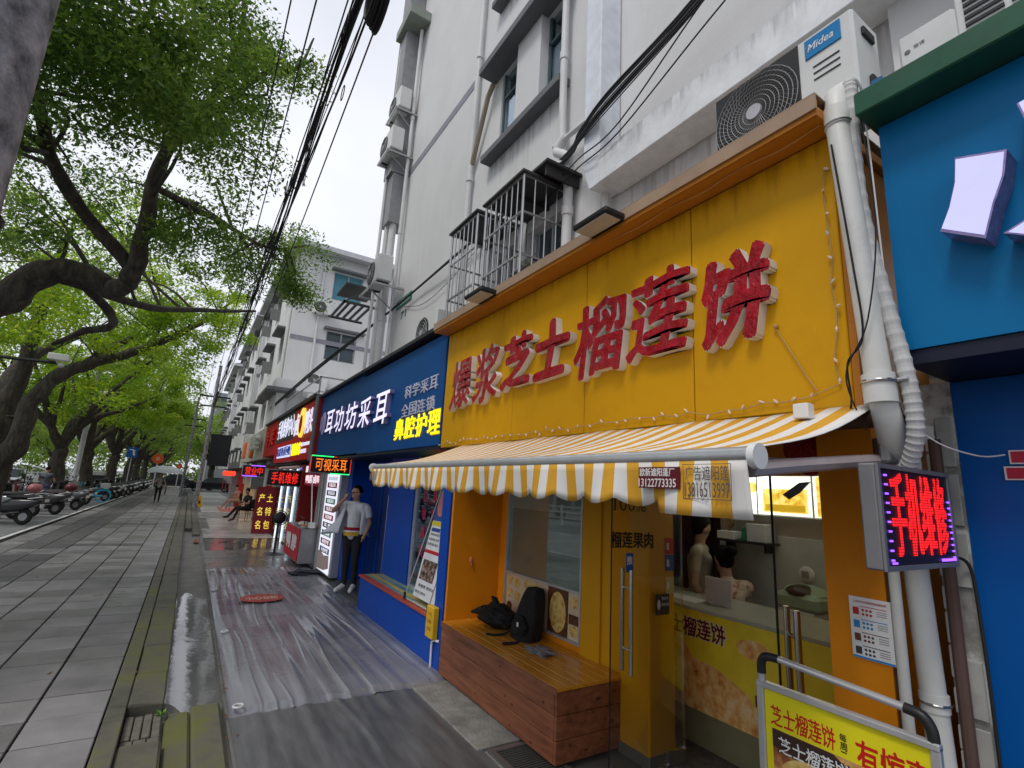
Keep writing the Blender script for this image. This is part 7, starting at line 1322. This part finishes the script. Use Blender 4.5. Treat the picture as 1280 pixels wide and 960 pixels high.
part('sleeve', MB().tube([(-.19, 0, 1.40), (-.27, -.05, 1.355)], [.075, .072], 12).tube([(.19, 0, 1.38), (.235, .01, 1.2)], [.075, .07], 12), ow, man, smooth=True)
cup = one('paper_cup', MB().tube([(2.29, 8.87, 1.54), (2.29, 8.865, 1.60)], [.022, .028], 14), mat('cup_tan', (.4, .3, .2), .5), 'small cup held to the mouth of the man in white', 'cup', (2.29, 8.87, 1.54), smooth=True)
ped = person('pedestrian in grey top and dark trousers walking with an umbrella', (-1.35, 35, .10), R(0), dict(knl=(.10, -.12, .50), anl=(.10, -.06, .10), tol=(.10, -.24, .05), anr=(-.10, .14, .10), tor=(-.10, -.03, .04), elr=(-.24, -.03, 1.12), wrr=(-.12, -.2, 1.25), wrl=(.32, -.05, .88), ell=(.28, 0, 1.1)), dict(skin=skin, top=(.28, .29, .28), bottom=(.015, .015, .018)), voxel=.02, shoe=(.05, .05, .05), scale=.95)
um = thing('umbrella', 'pale grey umbrella held over the walking pedestrian', 'umbrella', (-1.25, 34.85, 1.2)); part('canopy', MB().grid(lambda u, v: (-1.2+.85*math.sin(v*PI/2)*math.cos(2*PI*u), 34.9+.85*math.sin(v*PI/2)*math.sin(2*PI*u), 1.72+.42*math.cos(v*PI/2)+.03*abs(math.sin(u*8*PI))*v), 32, 6), mat('umbrella_grey', (.55, .58, .62), .5), um, smooth=True); part('shaft', MB().tube([(-1.2, 34.9, 1.2), (-1.2, 34.9, 2.18)], .01, 6), blk, um)
one('shopping_bag', MB().box(-1.05, -.98, 34.7, 35.0, .55, .95, b=.02).tube([(-1.02, 34.75, .95), (-1.02, 34.85, 1.05), (-1.02, 34.95, .95)], .008, 5), mat('bag_brown', (.2, .09, .07), .7), 'brown bag carried by the pedestrian under the umbrella', 'bag', (-1.02, 34.85, .55))
person('man in dark grey t-shirt seen from behind among the parked scooters', (-5.05, 28.4, .05), R(165), dict(elr=(-.27, -.10, 1.15), wrr=(-.2, -.32, 1.08), ell=(.27, -.10, 1.15), wrl=(.2, -.32, 1.08), head=(0, -.06, 1.57)), dict(skin=skin, top=(.09, .095, .11), bottom=(.06, .06, .14)), voxel=.016, fat=1.2)
sit = dict(pelvis=(0, 0, .52), waist=(0, .0, .66), chest=(0, -.03, .88), neck=(0, -.06, 1.03), head=(0, -.10, 1.19), shl=(.17, -.03, .97), ell=(.22, -.12, .74), wrl=(.10, -.30, .70), shr=(-.17, -.03, .97), elr=(-.22, -.12, .74), wrr=(-.10, -.30, .74), hil=(.09, 0, .52), knl=(.11, -.44, .52), anl=(.11, -.60, .12), tol=(.12, -.78, .08), hir=(-.09, 0, .52), knr=(-.11, -.42, .54), anr=(-.10, -.72, .20), tor=(-.10, -.88, .20), look=(0, -1, -.35))
person('person in black sitting outside the shops looking down at hands', (2.2, 23.6, .0), R(-62), sit, dict(skin=skin, top=(.02, .02, .022), bottom=(.02, .02, .022)), voxel=.018, shoe=(.03, .03, .03))
person('farther seated person in pink and beige outside a shop', (2.3, 30.8, .0), R(-62), sit, dict(skin=skin, top=(.4, .2, .16), bottom=(.35, .25, .22)), voxel=.02)
w1 = person('woman in beige short sleeved top standing inside the dark shop doorway', (4.25, 3.30, .02), R(30), dict(look=(.6, -.6, -.4), wrr=(-.22, -.10, .85), wrl=(.10, -.25, .95)), dict(skin=(.36, .22, .16), top=(.34, .31, .22), bottom=(.02, .02, .02)), voxel=.013, scale=.96, hairlen=.12)
part('apron', MB().grid(lambda u, v: (-.13+.26*u, -.135-.02*math.sin(u*PI), .62+.72*v), 6, 6), mat('apron_dark', (.03, .03, .03), .8), w1, smooth=True)
sit2 = {k: (v[0], v[1], v[2]+.09) for k, v in sit.items() if k != 'look'}; sit2['look'] = (0, -1, -.2)
w2 = person('woman with bun in patterned shirt sitting behind the shop counter', (4.22, 2.95, .0), R(160), sit2, dict(skin=(.36, .22, .16), top=(.35, .2, .15), bottom=(.05, .05, .05)), voxel=.014, hairlen=.09, sleeve=.8)
part('hair_bun', MB().ell((0, .02, 1.38), (.05, .05, .045), 12, 8), mat('hair_black', (.01, .01, .01)), w2, smooth=True)
pt = ramp_mat('patterned_shirt', 'noise', [(.38, (.30, .08, .04)), (.48, (.5, .38, .3)), (.58, (.6, .5, .42)), (.7, (.12, .08, .07))], scale=16, rough=.8)
me_ = [c_ for c_ in w2.children if c_.name.startswith('body')][0].data; me_.materials[len(me_.materials)-3] = pt
st_ = thing('stool', 'plain stool under the woman behind the counter', 'stool', (4.22, 2.95, .01)); part('seat', MB().tube([(4.22, 2.97, .46), (4.22, 2.97, .50)], .17, 16), blk, st_); part('leg', MB().tube([(4.22, 2.97, .02), (4.22, 2.97, .46)], .03, 8), blk, st_)
